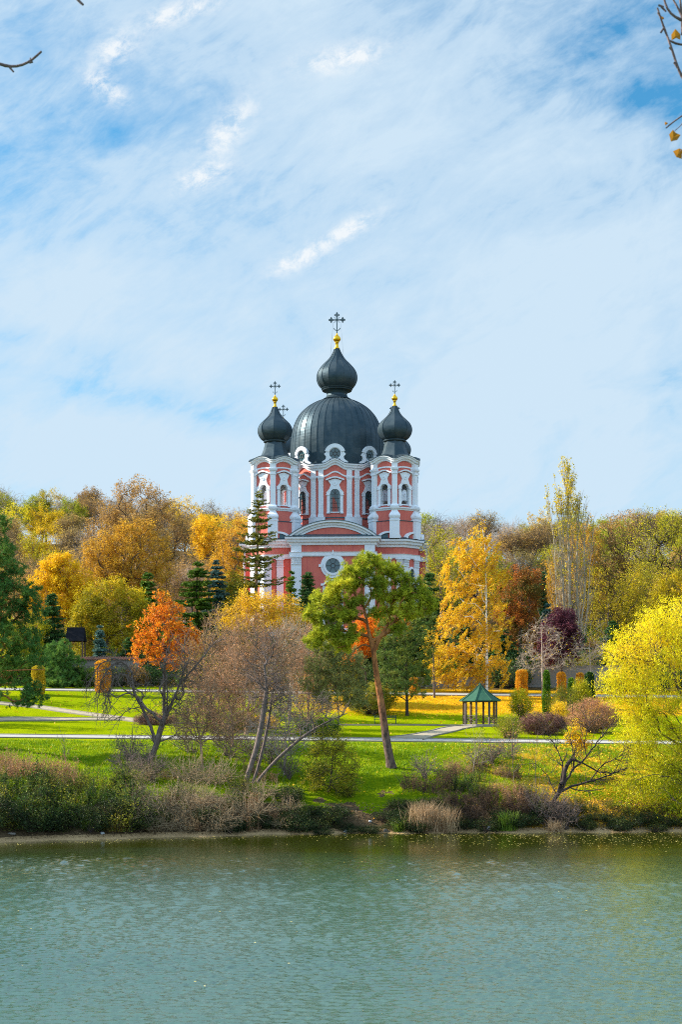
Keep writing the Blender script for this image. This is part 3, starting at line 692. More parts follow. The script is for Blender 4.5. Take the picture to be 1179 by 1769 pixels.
            us = np.linspace(-1, 1, 17); mb.grid(np.array([[f(k, u, 50.0, 0.0) for u in us], [f(k, u, 50.8 + zc(u), 0.0) for u in us]]))
        for (z0, z1, d) in ((38.2, 41.2, 0.55), (41.2, 43.2, 0.28)):
            for k in range(nf):
                mb.add([f(k, -1, z0, d), f(k, 1, z0, d), f(k, 1, z1, d), f(k, -1, z1, d)], [[0, 1, 2, 3]])
            mb.poly([f(k, -1, z1, d) for k in range(nf)])
        mb.build('wall', pink, T); win.build('inner_wall', white, T)
        wt = MB()
        for (d0, z0, z1) in ((0.62, 41.12, 41.30),): around(wt, f, nf, [(0.2, z0, 0), (d0, z0, 0), (d0 + 0.05, z1 - 0.05, 0), (0.2, z1, 0)], lambda u: 0, 1)
        wt.build('ledge', M['roofblue'], T)
        wt = MB(); around(wt, f, nf, [(0.1, 42.95, 0), (0.35, 43.0, 0), (0.45, 43.2, 0), (0.60, 43.3, 0), (0.62, 43.5, 0), (0.0, 43.55, 0)], lambda u: 0, 1); wt.build('string_course', white, T)
        wt = MB(); around(wt, f, nf, [(0.0, 50.02, .3), (0.12, 50.02, .3), (0.14, 50.24, .3), (0.0, 50.27, .3)], zc); wt.build('band', white, T)
        cornice_part('cornice', f, nf, 50.65, [(0.0, 0), (0.30, 0.04), (0.36, 0.26), (0.62, 0.36), (0.70, 0.62), (0.86, 0.68), (0.9, 0.86), (0.3, 0.95)], zc, white, T)
        lead = MB(); around(lead, f, nf, [(0.92, 51.48, 1), (0.94, 51.56, 1), (0.2, 51.85, 1), (-0.5, 52.3, 0.4)], zc); lead.build('cornice_flashing', dome, T)
        # corner columns on bulbous pedestals
        for k in range(nf):
            vx = f(k, 1, 0, 0.0); nv = np.array([vx[0] - cx, vx[1] - cy]); nv /= np.linalg.norm(nv); px_, py_ = vx[0] - nv[0] * 0.08, vx[1] - nv[1] * 0.08
            rz = math.atan2(nv[1], nv[0])
            mb = MB(); S = 4
            def sq(hw_, z): 
                a = rz + PI / 4 + np.arange(4) * PI / 2; return [(px_ + hw_ * 1.414 * math.cos(t), py_ + hw_ * 1.414 * math.sin(t), z) for t in a]
            prof = [(0.68, 43.5), (0.68, 43.75), (0.50, 43.95), (0.46, 44.1), (0.45, 49.0), (0.53, 49.05), (0.53, 49.2), (0.48, 49.3), (0.48, 49.55), (0.66, 49.8), (0.68, 50.08), (0.50, 50.12), (0.50, 50.9)]
            mb.grid(np.array([sq(w_, z) for w_, z in prof]), False, True); mb.build('column', white, T)
            mb = MB(); prof = [(0.84, 38.2), (0.84, 41.15), (0.92, 41.2), (0.92, 41.4), (0.70, 41.42), (0.92, 41.75), (0.96, 42.0), (0.88, 42.25), (0.60, 42.65), (0.47, 42.95), (0.60, 43.1), (0.76, 43.25), (0.80, 43.52)]
            mb.grid(np.array([sq(w_, z) for w_, z in prof]), False, True); mb.build('pedestal', white, T)
        for k in range(nf): surround(g(k), 0.72, 44.0, 46.8, 49.55, -0.5, 0.2, T, False, 'belfry_window')
        mb = MB(); mb.lathe([(0.05, 48.2), (0.25, 48.15), (0.45, 47.9), (0.55, 47.2), (0.8, 46.7), (0.82, 46.6), (0.7, 46.6)], 16, (cx, cy)); mb.bar((cx - 2.6, cy, 48.3), (cx + 2.6, cy, 48.3), 0.22)
        mb.build('bell', M['bell'], T)
        mb = MB(); mb.poly([f(k, -1, 43.56, -0.2) for k in range(nf)]); mb.build('floor', M['wall'], T)
        # flared skirt and onion, eight faced
        mb = MB(); prof = [(3.7, 51.75), (3.1, 52.1), (2.65, 52.6), (2.25, 53.3), (1.95, 54.1), (1.78, 54.8), (1.72, 55.1)]
        mb.lathe(prof, 8, (cx, cy), -PI / 2, cap=False); mb.lathe([(1.7, 55.1), (1.95, 55.2), (1.98, 55.35), (1.85, 55.45)], 16, (cx, cy), -PI / 2, False); mb.build('skirt_roof', dome, T)
        pr = smoothprof([(1.85, 55.4), (2.35, 55.75), (2.78, 56.4), (2.95, 57.1), (2.86, 57.75), (2.5, 58.4), (1.95, 58.95), (1.35, 59.5), (0.9, 60.1), (0.58, 60.8), (0.38, 61.3)])
        mb = MB(); lathe_ribbed(mb, pr, 8, (cx, cy), -PI / 2, 0.045, 3); mb.build('onion_dome', dome, T)
        gold(T, cx, cy, 61.25, 0.66); cross(T, cx, cy, 63.35, 2.25, 0.9, False)
        return T
    def smoothprof(p, k=3):
        p = np.array(p, float); s = np.arange(len(p)); t = np.linspace(0, len(p) - 1, (len(p) - 1) * k + 1); out = []
        for v in t:
            i = min(int(v), len(p) - 2); u = v - i; p0 = p[max(i - 1, 0)]; p1 = p[i]; p2 = p[i + 1]; p3 = p[min(i + 2, len(p) - 1)]
            out.append(0.5 * ((2 * p1) + (-p0 + p2) * u + (2 * p0 - 5 * p1 + 4 * p2 - p3) * u * u + (-p0 + 3 * p1 - 3 * p2 + p3) * u ** 3))
        return np.array(out)
    def lathe_ribbed(mb, prof, nf, c, ph, rib, sub, bulge=0.0, ribw=0.05):
        """faceted lathe with a raised seam on every edge"""
        base_a = []; rr = []
        for k in range(nf):
            a = ph + 2 * PI * k / nf
            base_a.append((a, 0.0))
        prof = np.asarray(prof); A = np.array([a for a, _ in base_a]); G = np.zeros((len(prof), nf * (sub), 3)); cols = []
        for k in range(nf):
            a0, a1 = A[k], A[k] + 2 * PI / nf
            for s in range(sub):
                t = s / sub; w0 = np.array([math.cos(a0), math.sin(a0)]); w1 = np.array([math.cos(a1), math.sin(a1)])
                w = w0 * (1 - t) + w1 * t; b = 1 + bulge * 4 * t * (1 - t); cols.append(w * b)
        cols = np.array(cols)
        G[:, :, 0] = c[0] + prof[:, 0:1] * cols[:, 0]; G[:, :, 1] = c[1] + prof[:, 0:1] * cols[:, 1]; G[:, :, 2] = prof[:, 1:2]
        mb.grid(G[:, ::-1], False, True)
        for k in range(nf):
            a = A[k]; P = np.column_stack([c[0] + (prof[:, 0] + rib * 0.3) * math.cos(a), c[1] + (prof[:, 0] + rib * 0.3) * math.sin(a), prof[:, 1]])
            tubes(mb, P[:-1], P[1:], np.full(len(P) - 1, rib), np.full(len(P) - 1, rib), 4, 0)
    def gold(parent, cx, cy, z, s):
        pr = [(0.62, 0), (0.64, 0.12), (0.45, 0.25), (0.36, 0.6), (0.30, 1.3), (0.42, 1.42), (0.46, 1.5), (0.36, 1.6), (0.62, 1.8), (0.82, 2.15), (0.84, 2.45), (0.66, 2.85), (0.36, 3.15), (0.16, 3.5), (0.08, 3.8)]
        mb = MB(); k = s * 0.86; mb.lathe([(r_ * s * 0.95, z + h_ * k) for r_, h_ in pr], 18, (cx, cy), 0, False); mb.build('gilded_finial', M['gold'], parent, smooth=True)
    def cross(parent, cx, cy, z, h, a, wires):
        mb = MB(); w = h * 0.035; top = z + h; zc_ = z + h * 0.66
        mb.bar((cx, cy, z), (cx, cy, top), w * 2); mb.bar((cx - a, cy, zc_), (cx + a, cy, zc_), w * 2)
        e = h * 0.10
        for (ex, ez, dx, dz) in ((cx - a, zc_, -1, 0), (cx + a, zc_, 1, 0), (cx, top, 0, 1)):
            px_, pz_ = ex - dx * e, ez - dz * e
            P = [(px_ + e * dx, pz_ + e * dz), (px_ + e * dz, pz_ + e * dx), (px_ - e * dx, pz_ - e * dz), (px_ - e * dz, pz_ - e * dx)]
            for k in range(4): mb.bar((P[k][0], cy, P[k][1]), (P[(k + 1) % 4][0], cy, P[(k + 1) % 4][1]), w * 1.1)
            mb.box((px_, cy, pz_), (w * 2.6, w * 2.6, w * 2.6))
            for k in range(4): mb.box((P[k][0], cy, P[k][1]), (w * 1.8,) * 3)
        for (sx, sz) in ((1, 1), (-1, 1), (1, -1), (-1, -1)): mb.bar((cx, cy, zc_), (cx + sx * a * 0.36, cy, zc_ + sz * a * 0.36), w * 0.8)
        an = np.linspace(PI * 1.08, PI * 1.92, 9); rr = a * 0.42; zm = z + h * 0.30
        for k in range(8): mb.bar((cx + rr * math.cos(an[k]), cy, zm + rr * math.sin(an[k])), (cx + rr * math.cos(an[k + 1]), cy, zm + rr * math.sin(an[k + 1])), w * 1.3)
        mb.build('cross', M['iron'], parent)
        if wires:
            for (sx, sy) in ((-1, -1), (1, -1), (-1, 1), (1, 1)):
                g_ = MB(); g_.bar((cx + sx * a * 0.45, cy, zc_), (cx + sx * 1.25, cy + sy * 0.5, z - 5.2), 0.022); g_.build('guy_wire', M['iron'], parent)
    for sx in (-1, 1):
        for sy in (-1, 1): tower(sx * 10.25, sy * 9.1)
    # ---- drum
    A = 8.0; nf = 8; f, g = rnd(0, 0, A, nf, -PI / 2)
    zc = lambda u: 0.85 * (0.5 + 0.5 * math.cos(u * PI / 0.62)) if abs(u) < 0.62 else 0.0
    mb = MB(); us = np.linspace(-1, 1, 17)
    for k in range(nf): mb.grid(np.array([[f(k, u, 38.0, 0) for u in us], [f(k, u, 50.8 + zc(u), 0) for u in us]]))
    mb.build('drum_wall', pink, root)
    mb = MB(); around(mb, f, nf, [(0, 42.35, 0), (0.10, 42.4, 0), (0.12, 42.52, 0), (0, 42.58, 0)], lambda u: 0); mb.build('drum_sill_course', M['roofblue'], root)
    mb = MB(); around(mb, f, nf, [(0, 49.45, .9), (0.14, 49.45, .9), (0.16, 49.70, .9), (0, 49.73, .9)], zc, 24); mb.build('drum_band', white, root)
    cornice_part('drum_cornice', f, nf, 50.62, [(0.0, 0), (0.25, 0.04), (0.30, 0.30), (0.55, 0.42), (0.62, 0.75), (0.82, 0.82), (0.86, 1.02), (0.2, 1.12)], zc, white, root)
    mb = MB(); around(mb, f, nf, [(0.87, 51.65, 1), (0.9, 51.73, 1), (0.3, 51.95, 0.6), (0.0, 52.1, 0.0)], zc); mb.build('drum_flashing', dome, root)
    for k in range(nf):
        for s in (-1, 1):
            for t_ in (0.9,):
                uc = s * t_; P = g(k); u = uc * PI / nf * A + (0 if t_ < 0.8 else 0)
                u = s * (0.745 * PI / nf * A + (0.62 if t_ > 0.8 else -0.62)) if False else s * ((PI / nf * A) - 0.70)
                mb = MB()
                prof = [(0.52, 42.6, 0.34), (0.52, 42.85, 0.34), (0.44, 43.1, 0.26), (0.42, 48.7, 0.26), (0.46, 48.8, 0.28), (0.44, 49.0, 0.28), (0.55, 49.3, 0.42), (0.56, 49.6, 0.42), (0.44, 49.65, 0.26), (0.44, 50.7, 0.26)]
                G = [[P(u - w_, z, 0.0), P(u - w_, z, d_), P(u + w_, z, d_), P(u + w_, z, 0.0)] for w_, z, d_ in prof]
                mb.grid(np.array(G)); mb.build('drum_pilaster', white, root)
        P = g(k); uq = PI / nf * A
        mb = MB(); uu = np.linspace(uq - 1.5, uq + 1.5, 7)
        G = [[P(u, z, d_) for u in uu] for z, d_ in ((39.5, 0.02), (39.5, 0.40), (42.45, 0.40), (42.6, 0.42), (42.6, 0.02))]
        mb.grid(np.array(G)); mb.build('drum_base_block', white, root)
        surround(P, 0.86, 43.4, 46.5, 49.15, 0.0, 0.22, root, True, 'drum_window')
        # dormer: round window in a scrolled frame standing before the dome
        Pd = lambda u, v, d, P=P: P(u, v, d + 0.15)
        D = bpy.data.objects.new('dormer', None); COL.objects.link(D); D.parent = root
        zz = 53.4
        mb = MB(); rg, ro = 0.92, 1.55
        an = np.linspace(-0.12 * PI, 1.12 * PI, 25)
        inner = [(rg * math.cos(t), zz + rg * math.sin(t)) for t in an]; outer = [(ro * math.cos(t), zz + ro * math.sin(t)) for t in an]
        ring(mb, Pd, inner, outer, -1.2, 0.35, closed=False); ring(mb, Pd, [(u * 1.12, zz + (v - zz) * 1.12) for u, v in inner][4:-4], [(u * 1.08, zz + (v - zz) * 1.08) for u, v in outer][4:-4], -1.0, 0.48, closed=False)
        for s in (-1, 1):
            pts = [(s * 0.70, zz - 0.75), (s * 1.05, zz - 0.25), (s * 1.72, zz + 0.15), (s * 1.75, zz - 0.15), (s * 1.42, zz - 0.5), (s * 1.50, zz - 0.95), (s * 2.1, zz - 1.35), (s * 2.1, zz - 1.7), (s * 1.5, zz - 1.75), (s * 1.05, zz - 1.3)]
            fr = [Pd(u, v, 0.38) for u, v in pts]; bk = [Pd(u, v, -0.9) for u, v in pts]; m_ = len(pts)
            mb.poly(fr if s < 0 else fr[::-1]); mb.add(fr + bk, [[k2, (k2 + 1) % m_, (k2 + 1) % m_ + m_, k2 + m_] for k2 in range(m_)])
        ring(mb, Pd, ringpts(0, zz, rg, rg, 28), ringpts(0, zz, rg + 0.2, rg + 0.2, 28), -0.3, 0.28)
        mb.build('dormer_frame', white, D)
        mb = MB(); mb.poly([Pd(u, v, 0.1) for u, v in ((-1.5, zz - 1.7), (1.5, zz - 1.7), (1.2, zz - 0.6), (-1.2, zz - 0.6))]); mb.build('dormer_field', pink, D)
        mb = MB(); mb.poly([Pd(u, v, 0.16) for u, v in ringpts(0, zz, rg, rg, 24)]); mb.build('pane', M['glass'], D)
        mb = MB(); ring(mb, Pd, ringpts(0, zz, 0.26, 0.26, 14), ringpts(0, zz, 0.35, 0.35, 14), 0.16, 0.24)
        for q in range(6): a = q * PI / 3 + 0.5; mb.bar(Pd(0.3 * math.cos(a), zz + 0.3 * math.sin(a), 0.2), Pd(rg * math.cos(a), zz + rg * math.sin(a), 0.2), 0.08)
        mb.build('glazing_bars', M['muntin'], D)
    # ---- great dome, neck and upper onion
    pr = smoothprof([(8.05, 51.7), (8.2, 53.0), (8.28, 54.4), (8.30, 55.8), (8.20, 57.4), (7.92, 58.9), (7.42, 60.3), (6.75, 61.5), (5.85, 62.5), (4.8, 63.3), (3.6, 63.95), (2.4, 64.35), (2.2, 64.45)])
    mb = MB(); lathe_ribbed(mb, pr, 40, (0, 0), -PI / 2 + PI / 40, 0.05, 1); mb.build('great_dome', dome, root)
    mb = MB(); mb.lathe([(2.35, 64.3), (2.62, 64.45), (2.2, 64.7), (1.85, 65.05), (1.78, 65.4), (1.95, 65.75), (2.3, 66.0), (2.5, 66.1)], 24, (0, 0), 0, False); 
    mb.lathe([(2.3, 65.95), (2.62, 66.0), (2.68, 66.12), (2.6, 66.22), (2.75, 66.28), (2.82, 66.42), (2.6, 66.5)], 24, (0, 0), 0, False); mb.build('dome_neck', dome, root)
    pr = smoothprof([(2.6, 66.35), (3.15, 66.9), (3.52, 67.7), (3.6, 68.5), (3.42, 69.3), (3.02, 70.0), (2.4, 70.7), (1.78, 71.3), (1.2, 72.0), (0.80, 72.7), (0.52, 73.3), (0.42, 73.6)])
    mb = MB(); lathe_ribbed(mb, pr, 16, (0, 0), -PI / 2, 0.045, 1); mb.build('onion_dome', dome, root)
    gold(root, 0, 0, 73.5, 0.86); cross(root, 0, 0, 76.25, 3.6, 1.38, True)
    return root
church()

# ------------------------------------------------------------------ trees: skeleton grown towards points in the crown
def skel(trunk, targets, rng, step=0.7, wpath=0.25, bend=0.35, jit=0.05, clear=0.0, up=0.15, back=0.4):
    trunk = np.asarray(trunk, float)
    # resample the trunk
    d = np.r_[0, np.cumsum(np.linalg.norm(np.diff(trunk, axis=0), axis=1))]; nt = max(3, int(d[-1] / step) + 1)
    s = np.linspace(0, d[-1], nt); T = np.stack([np.interp(s, d, trunk[:, i]) for i in range(3)], -1)
    if nt > 4: T[1:-1] = 0.25 * T[:-2] + 0.5 * T[1:-1] + 0.25 * T[2:]
    cap = nt + int(len(targets) * 12) + 50
    P = np.zeros((cap, 3)); par = np.full(cap, -1); PL = np.zeros(cap); Dn = np.zeros((cap, 3))
    P[:nt] = T; par[1:nt] = np.arange(nt - 1); PL[:nt] = s
    tt = np.gradient(T, axis=0); Dn[:nt] = tt / (np.linalg.norm(tt, axis=1, keepdims=True) + 1e-9)
    pen = np.zeros(cap); pen[:nt] = np.where(s < clear, 1e3, 0.0)
    n = nt; tips = []
    td = np.array([np.min(np.linalg.norm(T[s >= clear] - q, axis=1)) if (s >= clear).any() else 0 for q in targets])
    for q in np.asarray(targets)[np.argsort(td)]:
        dv = q - P[:n]; L = np.linalg.norm(dv, axis=1) + 1e-6
        cost = L + wpath * PL[:n] + pen[:n] + back * L * (1 - (dv * Dn[:n]).sum(1) / L)
        i = int(np.argmin(cost)); Li = L[i]; m = int(min(11, max(1, math.ceil(Li / step))))
        if n + m >= cap: break
        c = P[i] + (Dn[i] + np.array([0, 0, up])) * Li * bend
        t = np.linspace(0, 1, m + 1)[1:, None]
        pts = (1 - t) ** 2 * P[i] + 2 * t * (1 - t) * c + t * t * q
        if m > 1: pts[:-1] += rng.normal(size=(m - 1, 3)) * jit * step
        prev = i
        for k in range(m):
            P[n] = pts[k]; par[n] = prev; v = pts[k] - P[prev]; l = np.linalg.norm(v) + 1e-9
            PL[n] = PL[prev] + l; Dn[n] = v / l; prev = n; n += 1
        tips.append(prev)
    return P[:n], par[:n], Dn[:n], np.array(tips, int), nt
def radii(P, par, tips, nt, rt, r_tip, e=None):
    n = len(P); cnt = np.zeros(n); cnt[tips] += 1
    for i in range(n - 1, 0, -1):
        if par[i] >= 0: cnt[par[i]] += cnt[i]
    cnt = np.maximum(cnt, 1); e = e or math.log(rt / r_tip) / math.log(max(cnt[0], 2))
    r = r_tip * cnt ** e
    # keep a natural taper along the trunk and a slight flare at the foot
    r[:nt] = np.maximum(r[:nt], rt * np.linspace(1.0, 0.25, nt)); r[0] *= 1.25
    return r
def wood(mb, P, par, r, rng, kmin=3):
    i = np.arange(1, len(P)); i = i[par[i] >= 0]; p = par[i]
    r1 = r[i]; r0 = np.minimum(r[p], r1 * 1.35)
    for lo, hi, k in ((0, 0.03, kmin), (0.03, 0.09, 5), (0.09, 9, 10)):
        m = (r1 >= lo) & (r1 < hi)
        if m.any(): tubes(mb, P[p[m]], P[i[m]], r0[m], r1[m], k)
def twigs(mb, base, dirs, rng, n, L, r, spread=0.7, up=0.0, levels=2, k=3):
    """fans of thin twigs at the given points; returns their end points"""
    B = np.repeat(base, n, 0); D = np.repeat(dirs, n, 0); ends = []
    for lv in range(levels):
        d = D + rng.normal(size=D.shape) * spread + np.array([0, 0, up]); d /= np.linalg.norm(d, axis=1, keepdims=True) + 1e-9
        l = L * (0.5 + rng.random((len(B), 1))) * (0.62 ** lv); E = B + d * l
        rr = r * (0.62 ** lv); tubes(mb, B, E, np.full(len(B), rr), np.full(len(B), rr * 0.6), k, 0)
        ends.append(E); B, D = np.repeat(E, 2, 0), np.repeat(d, 2, 0)
    return np.concatenate(ends)
def in_blobs(blobs, n, rng, hollow=0.0):
    """n points spread through a union of ellipsoids (centre, radii); hollow pushes them outward"""
    vol = np.array([b[1][0] * b[1][1] * b[1][2] for b in blobs]) ** 0.8; pick = rng.choice(len(blobs), n, p=vol / vol.sum())
    v = rng.normal(size=(n, 3)); v /= np.linalg.norm(v, axis=1, keepdims=True)
    rr = (hollow + (1 - hollow) * rng.random((n, 1)) ** 1.0) ** (1 / 2.2)
    C = np.array([b[0] for b in blobs])[pick]; S = np.array([b[1] for b in blobs])[pick]
    return C + v * rr * S
def px_blobs(lst, Y):
    """crown masses given as photo pixels at distance Y: (px, py, rx, ry[, dy, depth])"""
    out = []
    for b in lst:
        dy = b[4] if len(b) > 4 else 0.0; k = (Y + dy) / F; rx, ry = b[2] * k, b[3] * k
        out.append((W(b[0], b[1], Y + dy), np.array([rx, b[5] if len(b) > 5 else rx * 0.9, ry])))
    return out
TREES = []; TWR = 0.014
def make_tree(name, label, cat, base, trunk, blobs, seed, nt=200, rt=0.25, r_tip=0.012, bark='bark', clear=1.5, step=0.7, wpath=0.25, bend=0.35, up=0.15,
              hollow=0.3, tw=(2, 0.5, 0.010, 2), tw_spread=0.7, tw_up=0.1, leaf=None, nl=20, ls=0.2, la=0.55, lsp=0.35, axis=None, aspread=1.0, lfrac=1.0, leafz=None,
              group=None, tri=False, back=0.4, extra_leaf=None, crown_name='crown', jit=0.05, flat=1.0, limbs=()):
    rng = np.random.default_rng(seed); base = np.asarray(base, float)
    o = thing(name, label, cat, base, 0, group); o_parts = []
    tg = in_blobs(blobs, nt, rng, hollow)
    P, par, Dn, tips, n0 = skel(trunk, tg, rng, step, wpath, bend, jit, clear, up, back)
    r = radii(P, par, tips, n0, rt, r_tip); mb = MB(); wood(mb, P, par, np.maximum(r, TWR), rng)
    ends = P[tips]
    if tw: E = twigs(mb, P[tips], Dn[tips], rng, tw[0], tw[1], max(tw[2], 0.014), tw_spread, tw_up, tw[3]); ends = np.concatenate([ends, E])
    for (pts, r0, every) in limbs:
        q = np.array(pts, float); d = np.r_[0, np.cumsum(np.linalg.norm(np.diff(q, axis=0), axis=1))]; m = max(5, int(d[-1] / 0.25)); sv = np.linspace(0, d[-1], m); q = np.stack([np.interp(sv, d, q[:, i]) for i in range(3)], -1)
        for _ in range(2): q[1:-1] = .25 * q[:-2] + .5 * q[1:-1] + .25 * q[2:]
        q[1:-1] += rng.normal(size=(m - 2, 3)) * 0.025; rr = r0 * np.linspace(1, 0.10, m) ** 0.8 + 0.012; tubes(mb, q[:-1], q[1:], rr[:-1], rr[1:], 8)
        k = np.arange(int(m * 0.22), m); k = k[rng.random(len(k)) < every]; dd = np.gradient(q, axis=0)[k]; dd /= np.linalg.norm(dd, axis=1, keepdims=True)
        E = twigs(mb, q[k], dd, rng, 2, 1.05, 0.026, 0.75, tw_up, 1, 4); E2 = twigs(mb, E, np.repeat(dd, 2, 0), rng, 2, 0.6, 0.017, 0.7, tw_up, 2); ends = np.concatenate([ends, E2])
    o_parts.append(mb.build('trunk', M[bark], o, origin=base))
    if leaf:
        c = MB(); lf = ends
        if leafz is not None: lf = lf[leafz(lf, rng)]
        if lfrac < 1: lf = lf[rng.random(len(lf)) < lfrac]
        if len(lf):
            C = np.repeat(lf, nl, 0) + rng.normal(size=(len(lf) * nl, 3)) * lsp * 0.68 * np.array([1, 1, flat])
            leaves(c, C, ls, la, rng, axis, aspread, tri); o_parts.append(c.build(crown_name, M[leaf], o, origin=base))
    KIDS[o.name] = o_parts; TREES.append(o); return o
def ptree(name, label, cat, px, py, Y, trunk_px, blob_px, seed, **kw):
    if 'limbs' in kw: kw['limbs'] = [([W(a, b, Y + (c[0] if c else 0)) for a, b, *c in pts], r0, ev) for pts, r0, ev in kw['limbs']]
    """a tree whose foot stands on the ground at distance Y; trunk and crown are read off the photo at that distance"""
    base = np.array([X(px, Y), Y, float(H(X(px, Y), Y)) - 0.05])
    tr = [base] + [W(a, b, Y + (c[0] if c else 0)) for a, b, *c in trunk_px]
    return make_tree(name, label, cat, base, tr, px_blobs(blob_px, Y), seed, **kw)

def conifer(name, label, cat, base, h, rad, seed, leaf='n_spruce', bark='bark_dark', dens=1.0, droop=0.25, whorls=None, gap=0.35, lsz=0.34, clear=0.06, group=None, sparse=0.0, tipup=0.1, prof=0.9, lean=(0, 0)):
    rng = np.random.default_rng(seed); base = np.asarray(base, float); o = thing(name, label, cat, base, 0, group)
    tr = MB(); cr = MB(); n = max(8, int(h / 0.5)); z = np.linspace(0, h, n)
    lx = lean[0] * (z / h) + 0.05 * np.sin(z * 0.7 + seed); ly = lean[1] * (z / h); T = np.stack([lx, ly, z], -1)
    rr = 0.016 * h * (1 - z / h) + 0.02; tubes(tr, T[:-1], T[1:], rr[:-1], rr[1:], 7)
    nw = whorls or int(h / gap); Bs, Es, Rs, L = [], [], [], []
    for k in range(nw):
        f = clear + (1 - clear) * (k + rng.random() * 0.7) / nw; zz = h * min(0.99, f + rng.uniform(-.02, .02)); env = rad * (1 - f) ** prof + 0.05 * rad
        for b in range(int(rng.integers(5, 9)) if sparse == 0 else int(rng.integers(4, 7))):
            if rng.random() < sparse: continue
            a = rng.uniform(0, 2 * PI); l = env * (rng.uniform(0.65, 1.12) if sparse == 0 else rng.uniform(0.3, 1.3))
            p = np.array([np.interp(zz, z, lx), np.interp(zz, z, ly), zz]); m = 4; prev = p
            for q in range(1, m + 1):
                t = q / m; c = p + np.array([math.cos(a) * l * t, math.sin(a) * l * t, l * (-droop * t + (droop * 0.4 + tipup) * t * t)])
                Bs.append(prev); Es.append(c); Rs.append(0.012 * h * 0.25 * (1 - f) * (1 - t * 0.8) + 0.008); L.append(l); prev = c
    Bs, Es, Rs = np.array(Bs), np.array(Es), np.array(Rs); tubes(tr, Bs, Es, Rs, Rs * 0.7, 3)
    D = Es - Bs; ln = np.linalg.norm(D, axis=1); cnt = np.maximum(2, (ln / 0.018 * dens)).astype(int)
    idx = np.repeat(np.arange(len(Bs)), cnt); t = rng.random((len(idx), 1)); C = Bs[idx] + D[idx] * t; dn = D[idx] / ln[idx, None]
    side = np.cross(dn, [0, 0, 1.0]) * rng.choice([-1, 1], (len(idx), 1)); ax = dn * 0.6 + side * rng.uniform(0.2, 1.0, (len(idx), 1)) + np.array([0, 0, -0.25])
    ax /= np.linalg.norm(ax, axis=1, keepdims=True)
    leaves(cr, C + ax * lsz * 0.35 + rng.normal(size=C.shape) * 0.09, lsz, 0.34, rng, ax, 0.28)
    a = tr.build('trunk', M[bark], o); b = cr.build('crown', M[leaf], o); KIDS[o.name] = [a, b]; TREES.append(o); return o

def shrub(name, label, cat, base, w, h, seed, leaf='l_bush', bark='bark', nst=60, nl=10, ls=0.16, la=0.5, lsp=0.16, depth=None, tw=(2, 0.3, 0.008, 2), stems=7, group=None, lfrac=1.0, up=0.4, shape=None, twr=0.7, extra=None):
    rng = np.random.default_rng(seed); base = np.asarray(base, float); o = thing(name, label, cat, base, 0, group); depth = depth or w
    tg = in_blobs([(np.array([0, 0, h * 0.5]), np.array([w / 2, depth / 2, h / 2]))], nst, rng, 0.4) if shape is None else shape(rng, nst)
    tg = tg[tg[:, 2] > 0.08 * h]; mb = MB(); ends, dirs = [], []
    roots = rng.normal(size=(stems, 3)) * np.array([w, depth, 0]) * 0.10; roots[:, 2] = -0.1
    for q in tg:
        k = np.argmin(np.linalg.norm((roots - q)[:, :2], axis=1) + rng.random(stems) * w * 0.4); p = roots[k]; c = p + (q - p) * np.array([0.25, 0.25, 0.65]) + rng.normal(size=3) * 0.05 * w
        t = np.linspace(0, 1, 5)[:, None]; B = (1 - t) ** 2 * p + 2 * t * (1 - t) * c + t * t * q
        rr = np.linspace(0.010 + 0.006 * h, 0.008, 5); tubes(mb, B[:-1], B[1:], rr[:-1], rr[1:], 3); ends.append(q); v = B[-1] - B[-2]; dirs.append(v / (np.linalg.norm(v) + 1e-9))
    ends = np.array(ends); dirs = np.array(dirs)
    if tw: ends = np.concatenate([ends, twigs(mb, ends, dirs, rng, tw[0], tw[1], tw[2], twr, 0.15, tw[3])])
    parts = [mb.build('stems', M[bark], o)]
    if leaf:
        lf = ends[rng.random(len(ends)) < lfrac]; c = MB(); C = np.repeat(lf, nl, 0) + rng.normal(size=(len(lf) * nl, 3)) * lsp; C[:, 2] = np.maximum(C[:, 2], 0.02)
        leaves(c, C, ls, la, rng); parts.append(c.build('foliage', M[leaf], o))
    KIDS[o.name] = parts; return o
def ragged(w, h):
    def f(rng, n):
        a = rng.uniform(0, 2 * PI, n); q = np.sqrt(rng.random(n)) * w / 2; k = 0.55 + 0.45 * np.sin(a * 3 + 1) * np.cos(a * 2 + 4)
        return np.stack([q * np.cos(a), q * np.sin(a), h * (0.15 + 0.85 * rng.random(n) * k * (1 - 0.5 * (2 * q / w) ** 2))], -1)
    return f
